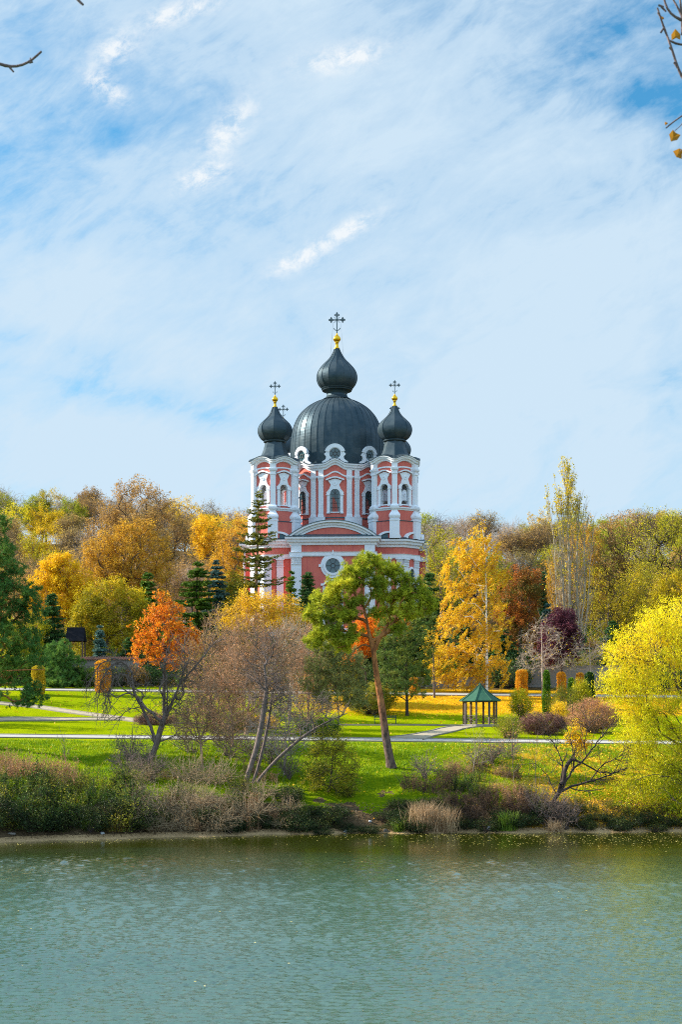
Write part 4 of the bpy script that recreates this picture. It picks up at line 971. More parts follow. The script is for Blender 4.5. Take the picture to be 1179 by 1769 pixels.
def weeds(name, label, cat, base, w, h, seed, leaf, n=34, ls=0.09, per=26, bark='bark_dark', lean=0.25, la=0.55):
    """upright leafy stems of uneven height"""
    rng = np.random.default_rng(seed); o = thing(name, label, cat, base); mb = MB(); c = MB(); m = 6; t = np.linspace(0, 1, m)
    for k in range(n):
        a = rng.uniform(0, 2 * PI); q = math.sqrt(rng.random()) * w / 2; H_ = h * rng.uniform(0.35, 1.1) * (1 - 0.4 * (2 * q / w) ** 2); d = rng.normal(size=2) * lean
        P = np.stack([q * math.cos(a) + d[0] * H_ * t ** 1.6, q * math.sin(a) + d[1] * H_ * t ** 1.6, H_ * t - 0.08], -1); P[1:] += rng.normal(size=(m - 1, 3)) * 0.03
        rr = np.linspace(0.014, 0.007, m); tubes(mb, P[:-1], P[1:], rr[:-1], rr[1:], 3)
        S = P[rng.integers(1, m, 7)]; E = twigs(mb, S, np.tile([0, 0, .5], (7, 1)), rng, 1, 0.26, 0.007, 0.7, 0.1, 1)
        f = rng.random(per) ** 0.7; C = np.stack([np.interp(f, t, P[:, i]) for i in range(3)], -1) + rng.normal(size=(per, 3)) * 0.07; C = np.concatenate([C, np.repeat(E, 3, 0) + rng.normal(size=(21, 3)) * 0.04]); C[:, 2] = np.maximum(C[:, 2], 0.02)
        v0 = len(c.R); leaves(c, C, ls, la, rng); tone = rng.random(); c.R[v0] = np.clip(0.6 * tone + 0.4 * c.R[v0], 0, 1)
    KIDS[o.name] = [mb.build('stems', M[bark], o), c.build('foliage', M[leaf], o)]; return o
def gz(px, Y): x = X(px, Y); return (x, Y, float(H(x, Y)))
def place(proto, px, Y, used, rz=0.0, sc=(1, 1, 1), label=None, color=None, group=None, dz=0.0):
    x, y, z = gz(px, Y)
    if not used.get(proto.name):
        used[proto.name] = True; o = proto; o.location = (x, y, z + dz); o.rotation_euler = (0, 0, rz); o.scale = sc
        if label: o['label'] = label
        if group: o['group'] = group
        if color:
            for c in KIDS[o.name]:
                if c.name.split('.')[0] in ('crown', 'foliage'): c.color = (*color, 1)
        return o
    return dup(proto, (x, y, z + dz), rz, sc, label, group, color)
USED = {}

# ---- the wood on the hill
def ellip(h, w, z0=0.3): return [(np.array([0, 0, h * (z0 + 1) / 2]), np.array([w / 2, w / 2, h * (1 - z0) / 2 * 1.0]))]
def lumpy(h, w, z0, rng, n=7):
    out = []
    for k in range(n):
        a = rng.uniform(0, 2 * PI); q = rng.uniform(0, 0.30) * w; z = h * rng.uniform(z0 + 0.12, 0.84); s = rng.uniform(0.18, 0.30) * w * (1.15 - 0.5 * abs(z / h - 0.6))
        out.append((np.array([q * math.cos(a), q * math.sin(a), z]), np.array([s, s, s * 0.85])))
    return out
def hill_wood():
    protos = {}
    for kind, bark, leaf, kw in (('leafy', 'bark', 'l_brown', dict(nt=210, nl=9, ls=0.27, lsp=0.42, tw=(3, 0.9, 0.02, 2), lfrac=0.6)),
                                 ('thin', 'bark', 'l_brown', dict(nt=230, nl=4, ls=0.26, lsp=0.40, tw=(3, 1.1, 0.024, 2), lfrac=0.45)),
                                 ('bare', 'twig_grey', None, dict(nt=260, tw=(3, 1.2, 0.026, 2))),
                                 ('yellow', 'bark', 'l_yellow', dict(nt=200, nl=10, ls=0.28, lsp=0.42, tw=(3, 0.8, 0.02, 2), lfrac=0.6)),
                                 ('ygreen', 'bark', 'l_ygreen', dict(nt=200, nl=9, ls=0.28, lsp=0.46, tw=(3, 0.8, 0.02, 2), lfrac=0.55))):
        for v in range(3 if kind in ('leafy', 'thin', 'bare') else 2):
            rng = np.random.default_rng(100 + v + 7 * len(protos)); h = 16.0; w = 10 + 1.5 * v
            protos[kind, v] = make_tree('deciduous_tree', 'x', 'tree', (0, 0, 0), [(0, 0, 0), (0.2, 0, 5), (0.1, 0.3, 9 + v)], lumpy(h, w, 0.28, rng), 50 + v + 5 * len(protos), rt=0.26, r_tip=0.022, bark=bark, clear=3.0, step=1.1, leaf=leaf, r_tip_=None, **kw) if False else \
                make_tree('deciduous_tree', 'x', 'tree', (0, 0, 0), [(0, 0, 0), (0.2, 0, 5), (0.1, 0.3, 9 + v)], lumpy(h, w, 0.28, rng), 50 + v + 5 * len(protos), rt=0.26, r_tip=0.022, bark=bark, clear=3.0, step=1.1, leaf=leaf, **kw)
    LB = {'leafy': 'russet brown leafy tree in the wood on the hillside', 'thin': 'half bare brown tree with few russet leaves on the hillside',
          'bare': 'bare grey tree on the hillside with all its leaves fallen', 'yellow': 'golden yellow leafy tree in the wood on the hillside', 'ygreen': 'yellow green leafy tree in the wood on the hillside'}
    rng = np.random.default_rng(11); rows = [(292, 9.5), (306, 9), (321, 9), (337, 9), (354, 9), (372, 8.5), (391, 8), (408, 8), (424, 8.5)]
    for Y, gap in rows:
        xm = 640 / F * Y; x = -xm
        while x < xm:
            xx = x + rng.uniform(-2.5, 2.5); yy = Y + rng.uniform(-6, 6); px = CX + xx / yy * F; x += gap * rng.uniform(0.85, 1.2)
            if 505 < px < 655: continue                                     # hidden by the church
            q = rng.random()
            if px < 150 and Y > 380: kinds = [('ygreen', .45), ('bare', .3), ('yellow', .15), ('leafy', .1)]
            elif px < 160: kinds = [('leafy', .3), ('yellow', .25), ('thin', .3), ('bare', .15)]
            elif px < 330: kinds = [('thin', .5), ('leafy', .25), ('bare', .25)]
            elif px < 505: kinds = [('yellow', .35), ('leafy', .25), ('thin', .2), ('bare', .2)] if Y < 380 else [('bare', .65), ('thin', .35)]
            elif px < 900: kinds = [('bare', .75), ('thin', .15), ('ygreen', .10)] if Y > 350 else [('bare', .35), ('ygreen', .3), ('thin', .35)]
            else: kinds = [('ygreen', .42), ('thin', .2), ('leafy', .18), ('yellow', .1), ('bare', .1)]
            for kd, pr in kinds:
                q -= pr
                if q <= 0: break
            v = int(rng.integers(0, 3 if kd in ('leafy', 'thin', 'bare') else 2)); s = rng.uniform(0.85, 1.12); sx = s * rng.uniform(0.9, 1.15)
            b = rng.uniform(0.75, 1.2); warm = rng.uniform(-0.22, 0.08)
            place(protos[kd, v], px, yy, USED, rng.uniform(0, 6.28), (sx, sx, s), LB[kd], (b * (1 + warm), b, b * (1 - warm)), 'trees of the wood on the hill', -0.4)
    return protos
PROTO = hill_wood()

# ------------------------------------------------------------------ middle distance: round the church and along the upper path
def mid_trees():
    T = ptree
    # oak with russet crown and its neighbours, left
    T('oak_tree', 'tall broad russet oak rising above the wood, left of the church', 'tree', 235, 1100, 222, [(238, 1040), (240, 990), (236, 930)],
      [(235, 880, 62, 36), (190, 925, 42, 40), (285, 925, 46, 42), (235, 965, 70, 50), (240, 850, 34, 20), (165, 975, 30, 34)], 201, nt=420, rt=0.55, r_tip=0.02, bark='bark_dark', clear=5, step=1.0,
      leaf='l_brown', nl=9, ls=0.24, lsp=0.34, tw=(3, 0.8, 0.016, 2), hollow=0.4, lfrac=0.75)
    T('oak_tree', 'orange brown leafy oak in front of the tall russet oak', 'tree', 215, 1150, 205, [(214, 1080), (212, 1020)],
      [(200, 925, 26, 18), (236, 920, 28, 16), (175, 950, 24, 18), (268, 948, 24, 20), (220, 955, 34, 20), (158, 985, 22, 22), (200, 990, 30, 22), (245, 985, 30, 22), (282, 985, 18, 24), (180, 1020, 28, 20), (228, 1022, 30, 22), (268, 1025, 22, 24)], 202, nt=380, rt=0.42, r_tip=0.018, clear=5, step=0.9,
      leaf='l_orangebrown', nl=11, ls=0.22, lsp=0.32, tw=(3, 0.7, 0.014, 2), hollow=0.5, lfrac=0.8)
    T('maple_tree', 'golden orange maple with bright crown beside the dark spruce, far left', 'tree', 100, 1150, 192, [(100, 1100), (101, 1040)],
      [(84, 985, 14, 22), (106, 978, 12, 20), (70, 1008, 16, 20), (96, 1008, 26, 22), (126, 1000, 14, 24), (150, 1015, 12, 24), (135, 1035, 24, 26), (66, 1040, 22, 20), (108, 1045, 30, 24), (160, 1050, 14, 26), (140, 1075, 28, 22), (85, 1072, 20, 16)], 203, nt=330, rt=0.3, r_tip=0.015, clear=4, leaf='l_gold', nl=22, ls=0.2, lsp=0.32, tw=(2, 0.6, 0.014, 2))
    T('lime_tree', 'yellow green broad tree under the orange brown oak', 'tree', 185, 1170, 186, [(186, 1110), (188, 1070)],
      [(165, 1030, 20, 18), (196, 1022, 22, 18), (226, 1040, 22, 22), (145, 1060, 22, 20), (180, 1062, 26, 20), (215, 1075, 26, 20), (246, 1070, 16, 22), (132, 1090, 22, 18), (168, 1098, 28, 18), (208, 1108, 28, 18), (240, 1105, 16, 18), (150, 1125, 22, 12), (195, 1135, 28, 12)], 204, nt=360, rt=0.3, r_tip=0.015, clear=3, leaf='l_goldgreen', nl=16, ls=0.2, lsp=0.34, tw=(2, 0.6, 0.014, 2))
    T('lime_tree', 'small yellow green tree between the leaning pine branches and the dark spruce', 'tree', 40, 1185, 176, [(41, 1130)],
      [(40, 1120, 34, 40), (15, 1100, 26, 30), (60, 1090, 18, 30)], 205, nt=170, rt=0.2, r_tip=0.013, clear=2, leaf='l_ygreen', nl=16, ls=0.17, lsp=0.28, tw=(2, 0.5, 0.012, 2))
    T('lime_tree', 'golden yellow round tree on the slope just left of the sparse larch', 'tree', 362, 1080, 262, [(361, 1000)],
      [(358, 920, 27, 30), (372, 945, 24, 26), (345, 945, 18, 22)], 206, nt=190, rt=0.3, r_tip=0.02, clear=4, step=1.0, leaf='l_gold2', nl=22, ls=0.26, lsp=0.4, tw=(2, 0.7, 0.016, 1))
    T('lime_tree', 'orange yellow broad tree behind the sparse larch, left of the church', 'tree', 405, 1090, 250, [(404, 1010)],
      [(405, 945, 34, 36), (428, 915, 22, 26), (390, 985, 34, 34), (420, 990, 26, 40)], 207, nt=270, rt=0.32, r_tip=0.02, clear=4, step=1.0, leaf='l_orangebrown', nl=18, ls=0.25, lsp=0.4, tw=(2, 0.7, 0.016, 1))
    # right of the church
    T('lime_tree', 'sparse brown tree close to the right side of the church', 'tree', 765, 1150, 225, [(764, 1080), (762, 1000)],
      [(760, 950, 26, 40), (775, 1000, 30, 50), (748, 1010, 18, 40)], 208, nt=220, rt=0.3, r_tip=0.018, bark='twig', clear=4, step=1.0, leaf='l_ygreen', nl=4, ls=0.22, lsp=0.4, tw=(3, 0.8, 0.015, 2))
    T('bare_tree', 'bare tree with arching branch against the sky, right of the church', 'tree', 742, 1080, 262, [(744, 1000), (746, 950)],
      [(745, 925, 24, 34), (765, 915, 18, 26)], 209, nt=90, rt=0.32, r_tip=0.022, bark='twig', clear=6, step=1.0, tw=(3, 1.1, 0.018, 2))
    T('bare_tree', 'thin bare tree on the skyline behind the birch', 'tree', 795, 1080, 275, [(795, 990), (794, 940)],
      [(795, 925, 28, 32), (820, 935, 20, 24)], 210, nt=90, rt=0.28, r_tip=0.022, bark='twig_grey', clear=6, step=1.0, tw=(3, 1.1, 0.018, 2))
    T('lime_tree', 'red and green tree with dark lower crown between the birch and the poplar', 'tree', 900, 1165, 190, [(900, 1110), (901, 1050)],
      [(895, 1030, 32, 46), (915, 1020, 26, 36), (880, 1080, 28, 46), (905, 1100, 30, 40)], 211, nt=260, rt=0.26, r_tip=0.014, clear=3, leaf='l_redgreen', nl=16, ls=0.19, lsp=0.3, tw=(2, 0.6, 0.013, 2))
    T('lime_tree', 'golden tree half hidden behind the tall poplar', 'tree', 1000, 1150, 225, [(1001, 1080)],
      [(975, 1000, 34, 56), (1010, 940, 30, 50), (1015, 1020, 30, 56), (960, 1040, 24, 34)], 212, nt=300, rt=0.32, r_tip=0.018, clear=4, step=1.0, leaf='l_orangebrown', nl=14, ls=0.22, lsp=0.36, tw=(3, 0.7, 0.014, 1))
    T('lime_tree', 'loose yellow green tree above the willow, behind the bare trees', 'tree', 1050, 1160, 192, [(1052, 1100), (1054, 1040)],
      [(1040, 1020, 34, 42), (1085, 1050, 36, 40), (1050, 1085, 34, 34), (1100, 1010, 30, 32)], 213, nt=290, rt=0.28, r_tip=0.015, bark='bark_dark', clear=3, leaf='l_goldgreen', nl=9, ls=0.18, lsp=0.30, tw=(2, 0.8, 0.016, 2), lfrac=0.65)
    T('oak_tree', 'thin crowned brown oak on the skyline right of the poplar', 'tree', 1070, 1120, 235, [(1070, 1030), (1072, 980)],
      [(1070, 920, 34, 26), (1050, 960, 30, 32), (1092, 965, 30, 34), (1072, 1000, 40, 34)], 214, nt=260, rt=0.38, r_tip=0.02, bark='bark_dark', clear=5, step=1.0, leaf='l_brown', nl=5, ls=0.25, lsp=0.36, tw=(3, 0.9, 0.017, 2))
    T('oak_tree', 'big spreading yellow green oak at the right edge above the willow', 'tree', 1140, 1110, 215, [(1141, 1040), (1140, 990)],
      [(1140, 910, 40, 28), (1115, 945, 36, 34), (1165, 950, 40, 44), (1140, 1000, 50, 40), (1190, 930, 40, 40)], 215, nt=330, rt=0.5, r_tip=0.02, bark='bark_dark', clear=5, step=1.0, leaf='l_ygreen', nl=5, ls=0.22, lsp=0.34, tw=(3, 1.0, 0.022, 2), lfrac=0.6)
    T('maple_tree', 'golden green tree between the right oak and the willow', 'tree', 1165, 1150, 185, [(1165, 1090)],
      [(1160, 1020, 28, 34), (1180, 1050, 34, 40), (1130, 1060, 24, 26)], 216, nt=170, rt=0.25, r_tip=0.014, clear=3, leaf='l_goldgreen', nl=16, ls=0.19, lsp=0.3, tw=(2, 0.6, 0.013, 2))
    # conifers
    def con(label, px, py_top, Y, wpx, seed, name='spruce_tree', **kw):
        x, y, z = gz(px, Y); h = float(Zp(py_top, Y)) - z
        kw.setdefault('prof', 0.62); return conifer(name, label, 'tree', (x, y, z - 0.1), h, wpx / 2 * Y / F * 1.12, seed, **kw)
    con('green spruce standing left of the blue spruce', 340, 966, 210, 92, 301, leaf='n_spruce2', dens=1.3, gap=0.4)
    con('blue grey spruce beside the green one, left of the church', 374, 966, 216, 62, 302, leaf='n_blue', dens=1.3)
    con('slim green spruce in front of the orange brown oak', 255, 985, 196, 70, 303, leaf='n_spruce2', dens=1.0)
    con('dark blue green spruce behind the leaning pine at the left', 90, 1020, 178, 62, 304, leaf='n_spruce', dens=1.4)
    con('sparse tall larch with bare reddish top in front of the left tower', 441, 842, 214, 112, 305, name='larch_tree', leaf='n_larch', dens=0.8, sparse=0.32, gap=0.42, droop=0.30, tipup=0.26, prof=0.75, bark='twig', lsz=0.36, lean=(0.5, 0))
    con('narrow green spruce in front of the left end of the facade', 504, 985, 206, 34, 306, leaf='n_spruce2', dens=1.2)
    con('dark slim spruce in front of the facade, left of the round window', 531, 985, 200, 64, 307, leaf='n_spruce', dens=1.3)
    con('tall dark spruce behind the pine, right of the church', 742, 985, 190, 70, 308, leaf='n_spruce3', dens=1.2, gap=0.4)
    con('dark spruce standing left of the tall one behind the pine', 705, 1015, 186, 70, 309, leaf='n_spruce3', dens=1.2, gap=0.4)
    con('dark low spruce under the birch crown', 800, 1070, 182, 80, 310, leaf='n_spruce', dens=1.3)
    con('dark spruce behind the orange clipped column right of the birch', 868, 1080, 180, 70, 311, leaf='n_spruce', dens=1.3)
    con('narrow dark green cypress left of the poplar', 939, 988, 200, 16, 312, name='cypress_tree', leaf='n_cyp', dens=2.0, gap=0.3, prof=0.5, droop=-0.8, tipup=0.3)
    con('pale blue spruce between the cypress and the purple tree', 948, 1040, 188, 40, 313, leaf='n_blue', dens=1.3)
    con('dark spruce under the yellow green tree at the right', 1060, 1070, 184, 70, 314, leaf='n_spruce', dens=1.3)
    con('dark bushy spruce beside the tiled wall', 225, 1100, 177, 60, 315, leaf='n_spruce', dens=1.3)
    con('dark spruce half hidden by the bare thicket', 455, 1080, 182, 84, 316, leaf='n_spruce', dens=1.3)
    con('dark spruce right of the yellow topped tree', 520, 1065, 180, 84, 317, leaf='n_spruce', dens=1.3)
    con('dark spruce behind the orange tree near the pine trunk', 640, 1065, 182, 100, 318, leaf='n_spruce', dens=1.3)
    con('small blue green spruce above the tiled wall', 172, 1078, 180, 30, 319, leaf='n_blue', dens=1.2)
    con('dark spruce to the left of the bare thicket', 385, 1075, 184, 84, 320, leaf='n_spruce', dens=1.3)
    con('dark spruce behind the clipped hedge at the centre', 585, 1075, 184, 80, 321, leaf='n_spruce', dens=1.3)
    con('dark spruce behind the purple tree', 1000, 1085, 184, 80, 322, leaf='n_spruce', dens=1.3)
    # birch
    def birch():
        rng = np.random.default_rng(77); Y = 169.0; base = np.array(gz(842, Y)); o = thing('birch_tree', 'tall golden birch with white trunk and drooping leafy strands, right of centre', 'tree', base)
        tr = [base, W(842, 1120, Y), W(841, 1040, Y), W(840, 960, Y), W(831, 880, Y)]
        bl = px_blobs([(830, 905, 14, 22), (815, 945, 36, 24), (845, 950, 26, 30), (800, 985, 40, 30), (850, 1000, 36, 34), (800, 1040, 40, 40), (858, 1060, 32, 40), (790, 1095, 42, 40), (850, 1120, 40, 40), (785, 1145, 34, 36), (860, 1160, 28, 26), (805, 1165, 34, 26)], Y)
        P, par, Dn, tips, n0 = skel(tr, in_blobs(bl, 520, rng, 0.35), rng, 0.8, 0.3, 0.4, 0.04, 4.0, 0.5, 0.5); r = radii(P, par, tips, n0, 0.17, 0.012); r[:n0] *= np.linspace(1, 0.45, n0)
        mb = MB(); i = np.arange(1, len(P)); p = par[i]; thick = r[i] > 0.028
        tubes(mb, P[p[thick]], P[i[thick]], np.minimum(r[p[thick]], r[i[thick]] * 1.3), r[i[thick]], 7); pa = mb.build('trunk', M['birch'], o, origin=base)
        mb = MB(); tubes(mb, P[p[~thick]], P[i[~thick]], r[i[~thick]], r[i[~thick]] * 0.8, 3)
        # hanging strands swept to the left by the wind
        n = 4; B = np.repeat(P[tips], n, 0); d = np.tile([-0.55, 0, -0.45], (len(B), 1)) + rng.normal(size=B.shape) * 0.30; cur = B; C = []; A = []
        for q in range(4):
            d = d + np.array([-0.05, 0, -0.22]); dd = d / np.linalg.norm(d, axis=1, keepdims=True); E = cur + dd * rng.uniform(0.18, 0.42, (len(B), 1)); tubes(mb, cur, E, np.full(len(B), 0.008), np.full(len(B), 0.006), 3, 0)
            for w_ in range(5): C.append(cur + (E - cur) * rng.random((len(B), 1)) + rng.normal(size=E.shape) * 0.07); A.append(dd)
            cur = E
        pb = mb.build('branches', M['twig'], o, origin=base); C = np.concatenate(C); A = np.concatenate(A); k = (rng.random(len(C)) < np.clip((Zp(900, Y) - C[:, 2]) / 3 + 0.35, 0.2, 1.0)); C, A = C[k], A[k]
        c = MB(); leaves(c, C, 0.18, 0.55, rng, A, 0.7); pc = c.build('crown', M['l_gold'], o, origin=base); KIDS[o.name] = [pa, pb, pc]
    birch()
    # poplar: white stems, upswept whips, yellow leaves left only at the top
    def poplar():
        rng = np.random.default_rng(78); Y = 183.0; base = np.array(gz(990, Y)); o = thing('poplar_tree', 'very tall pale stemmed poplar keeping yellow leaves only at its top', 'tree', base)
        mb = MB(); tw = MB(); cr = MB(); tipsL = []
        def stem(x0, x1, ytop, r0, nbr, sp):
            z0, z1 = base[2], Zp(ytop, Y); t = np.linspace(0, 1, 26); xs = X(x0, Y) + (X(x1, Y) - X(x0, Y)) * t + 0.12 * np.sin(t * 9 + x0); P = np.stack([xs, Y + 0.25 * np.sin(t * 7), z0 + (z1 - z0) * t], -1)
            rr = r0 * (1 - t) ** 0.8 + 0.012; tubes(mb, P[:-1], P[1:], rr[:-1], rr[1:], 8)
            for k in range(nbr):
                f = rng.uniform(0.20, 0.97); b = np.array([np.interp(f, t, P[:, i]) for i in range(3)]); a = rng.uniform(0, 2 * PI); L = (1 - f) * sp * 7 + 1.2 + rng.random() * 2.2
                d = np.array([math.cos(a) * 0.36, math.sin(a) * 0.36, 1.0]); Q = [b]; 
                for q in range(5): d = d + np.array([-math.cos(a) * 0.03, -math.sin(a) * 0.03, 0.03]) + rng.normal(size=3) * 0.04; Q.append(Q[-1] + d / np.linalg.norm(d) * L / 5)
                Q = np.array(Q); rq = np.linspace(0.035, 0.010, 6); tubes(tw, Q[:-1], Q[1:], rq[:-1], rq[1:], 4)
                E = twigs(tw, Q[2:], np.gradient(Q, axis=0)[2:] / (L / 5), rng, 3, 0.7, 0.010, 0.28, 0.5, 1); tipsL.append(np.concatenate([Q[2:], E]))
        stem(984, 983, 812, 0.26, 80, 1.0); stem(998, 999, 868, 0.20, 60, 0.8); stem(978, 966, 862, 0.10, 34, 0.6); stem(1002, 1014, 890, 0.10, 34, 0.6); stem(975, 950, 862, 0.07, 26, 0.6); stem(1003, 1028, 905, 0.07, 22, 0.5); stem(980, 972, 835, 0.08, 30, 0.6)
        L = np.concatenate(tipsL); py = HZ - (L[:, 2] - CZ) * F / Y; pxx = CX + L[:, 0] / Y * F
        keep = rng.random(len(L)) < np.where(py < 888, np.where(pxx < 1000, 0.42, 0.08), np.where(py < 930, 0.14, 0.05)); C = np.repeat(L[keep], 6, 0) + rng.normal(size=(keep.sum() * 6, 3)) * 0.17
        leaves(cr, C, 0.20, 0.75, rng); a = mb.build('trunk', M['bark_pale'], o, origin=base); b = tw.build('branches', M['twig_pale'], o, origin=base); c = cr.build('crown', M['l_poplar'], o, origin=base); KIDS[o.name] = [a, b, c]
    M['l_poplar'] = leaf_mat('poplar_leaves', [(0.22, 0.24, 0.02), (0.62, 0.48, 0.015), (0.90, 0.66, 0.03)], 0.8)
    poplar()
    T('plum_tree', 'dark purple leaved tree below the poplar', 'tree', 972, 1192, 172, [(971, 1165), (972, 1130)],
      [(965, 1090, 26, 26), (985, 1110, 20, 30), (955, 1120, 22, 26), (972, 1070, 18, 14)], 217, nt=240, rt=0.14, r_tip=0.012, bark='bark_dark', clear=2.0, leaf='l_maroon', nl=24, ls=0.16, lsp=0.25, tw=(2, 0.5, 0.011, 2))
    T('bare_tree', 'bare brown tree with spreading branches left of the purple tree', 'tree', 938, 1205, 163, [(938, 1160), (937, 1110), (936, 1075)],
      [(938, 1110, 36, 34), (925, 1140, 30, 18), (955, 1140, 28, 18), (937, 1080, 18, 16)], 218, nt=170, rt=0.10, r_tip=0.009, bark='twig_grey', clear=2.8, leaf='l_yellow', nl=1, ls=0.16, lsp=0.1, lfrac=0.10, tw=(3, 0.6, 0.009, 2), hollow=0.6)
    T('bare_tree', 'bare grey tree right of the purple tree', 'tree', 1022, 1205, 165, [(1021, 1160), (1019, 1110)],
      [(1022, 1110, 30, 34), (1005, 1140, 24, 22), (1040, 1140, 26, 22)], 219, nt=150, rt=0.12, r_tip=0.009, bark='twig_grey', clear=2.6, leaf='l_ygreen', nl=2, ls=0.16, lsp=0.15, lfrac=0.15, tw=(3, 0.6, 0.009, 2), hollow=0.6)
    T('young_tree', 'slender young tree with a few yellow leaves beside the upper path', 'tree', 751, 1206, 163, [(750, 1160), (749, 1120)],
      [(748, 1145, 12, 30), (745, 1110, 10, 22), (757, 1130, 9, 22)], 220, nt=60, rt=0.12, r_tip=0.01, clear=2.5, leaf='l_yellow', nl=10, ls=0.15, lsp=0.2, tw=(2, 0.4, 0.01, 1))
    T('young_tree', 'orange red tree glowing behind the pine trunk', 'tree', 632, 1195, 172, [(632, 1165)],
      [(628, 1105, 22, 34), (650, 1085, 20, 22), (612, 1130, 16, 18), (690, 1085, 16, 14)], 221, nt=170, rt=0.14, r_tip=0.012, clear=1.5, leaf='l_orange', nl=18, ls=0.17, lsp=0.25, tw=(2, 0.5, 0.011, 2))
    # yellow topped tree behind the bare thicket
    T('ash_tree', 'bare stemmed tree topped with golden yellow leaves in front of the church', 'tree', 452, 1197, 160, [(452, 1160), (453, 1120)],
      [(430, 1046, 20, 18), (462, 1040, 24, 16), (492, 1055, 18, 18), (405, 1060, 18, 18), (448, 1066, 34, 18), (480, 1078, 34, 20), (415, 1085, 28, 20), (518, 1082, 14, 22), (450, 1105, 54, 26), (392, 1080, 12, 18)], 222, nt=470, rt=0.22, r_tip=0.010, bark='twig', clear=1.5, wpath=0.5, up=0.6, leaf='l_gold2', nl=9, ls=0.15, lsp=0.24, tw=(3, 0.7, 0.009, 2),
      leafz=lambda L, g: g.random(len(L)) < np.clip((L[:, 2] - Zp(1092, 160)) / 1.8, 0.05, 0.8), hollow=0.4)
    # reddish-orange maple on the lawn, left
    T('maple_tree', 'bright orange red maple on the lawn, left of the bare thicket', 'tree', 283, 1228, 150, [(283, 1195), (284, 1160), (286, 1120)],
      [(278, 1048, 9, 22), (296, 1058, 9, 22), (262, 1072, 12, 22), (312, 1070, 10, 22), (283, 1085, 26, 22), (245, 1098, 14, 16), (305, 1105, 24, 22), (262, 1118, 24, 18), (325, 1100, 14, 16), (338, 1110, 12, 12), (240, 1128, 16, 12), (290, 1138, 30, 14), (325, 1130, 18, 12)], 223, nt=330, rt=0.17, r_tip=0.010, bark='bark_dark', clear=2.2, up=0.6, leaf='l_orange', nl=9, ls=0.19, lsp=0.16, tw=(2, 0.5, 0.010, 2), lfrac=0.62)

def extra_mats():
    L = leaf_mat
    M['l_goldgreen'] = L('gold_green_leaves', [(0.10, 0.13, 0.012), (0.42, 0.34, 0.012), (0.85, 0.58, 0.015)], 0.3, 0.42, 0.75)
    M['l_orangebrown'] = L('orange_brown_leaves', [(0.28, 0.16, 0.03), (0.58, 0.32, 0.03), (0.80, 0.48, 0.03)], 0.4)
    M['l_gold2'] = L('clear_yellow_leaves', [(0.45, 0.30, 0.02), (0.82, 0.50, 0.015), (0.92, 0.64, 0.04)], 0.5)
    M['l_redgreen'] = L('red_and_green_leaves', [(0.05, 0.09, 0.015), (0.14, 0.12, 0.02), (0.45, 0.12, 0.02), (0.55, 0.24, 0.02)], 0.25, 0.3, 0.8)
    M['n_spruce2'] = L('green_spruce_needles', [(0.03, 0.08, 0.012), (0.08, 0.16, 0.015), (0.18, 0.26, 0.02)], 0.6, 0.2)
    M['n_spruce3'] = L('mid_spruce_needles', [(0.02, 0.07, 0.02), (0.05, 0.12, 0.025), (0.12, 0.20, 0.03)], 0.6, 0.2)
    M['n_larch'] = L('larch_needles', [(0.06, 0.09, 0.015), (0.16, 0.17, 0.02), (0.34, 0.28, 0.03)], 0.6, 0.25)
    M['n_cyp'] = L('cypress_leaves', [(0.015, 0.07, 0.03), (0.03, 0.11, 0.04), (0.06, 0.16, 0.06)], 0.8, 0.2)
    M['twig_pale'] = bark_mat('pale_twig_bark', (0.24, 0.20, 0.14), (0.42, 0.36, 0.27))
extra_mats(); mid_trees()

# ------------------------------------------------------------------ near trees on the bank
def pine(name, label, base, trunk, blobs, seed, nt, rt, leaf='n_pine', ntuft=3, need=26, nlen=0.24, spread=0.30, **kw):
    rng = np.random.default_rng(seed); base = np.asarray(base, float); o = thing(name, label, 'tree', base)
    tg = in_blobs(blobs, nt, rng, 0.45); P, par, Dn, tips, n0 = skel(trunk, tg, rng, kw.get('step', 0.6), kw.get('wpath', 0.35), 0.30, 0.09, kw.get('clear', 5.0), kw.get('up', 0.05), 0.45)
    r = radii(P, par, tips, n0, rt, 0.014); r[:n0] = np.maximum(r[:n0], rt * np.linspace(1, 0.45, n0)) * np.linspace(1.12, 0.42, n0); mb = MB(); wood(mb, P, par, r, rng)
    for (pts, r0) in kw.get('limbs', []):
        q = np.array(pts); d = np.r_[0, np.cumsum(np.linalg.norm(np.diff(q, axis=0), axis=1))]; s = np.linspace(0, d[-1], 14); q = np.stack([np.interp(s, d, q[:, i]) for i in range(3)], -1); q[1:-1] = .25 * q[:-2] + .5 * q[1:-1] + .25 * q[2:]
        rr = np.linspace(r0, r0 * 0.35, 14); tubes(mb, q[:-1], q[1:], rr[:-1], rr[1:], 8)
    E = twigs(mb, P[tips], Dn[tips], rng, ntuft, kw.get('tl', 0.36), 0.012, 0.75, 0.35, 2)
    a = mb.build('trunk', M[kw.get('bark', 'pine_bark')], o, smooth=False, origin=base)
    C0 = np.concatenate([P[tips], E]); C = np.repeat(C0, need, 0); ax = rng.normal(size=C.shape) + np.array([0, 0, 0.45]); ax /= np.linalg.norm(ax, axis=1, keepdims=True)
    c = MB(); n = len(C); b = np.cross(ax, rng.normal(size=(n, 3))); b /= np.linalg.norm(b, axis=1, keepdims=True); l = nlen * (0.6 + 0.6 * rng.random((n, 1))); C = C + rng.normal(size=C.shape) * 0.05
    w = 0.024; V = np.stack([C - b * w, C + b * w, C + ax * l], 1).reshape(-1, 3); tr = np.repeat(rng.random(len(C0)), need) * 0.6 + rng.random(n) * 0.4
    c.add(V, np.arange(n * 3).reshape(-1, 3), tr); pc = c.build('crown', M[leaf], o, origin=base); KIDS[o.name] = [a, pc]; return o
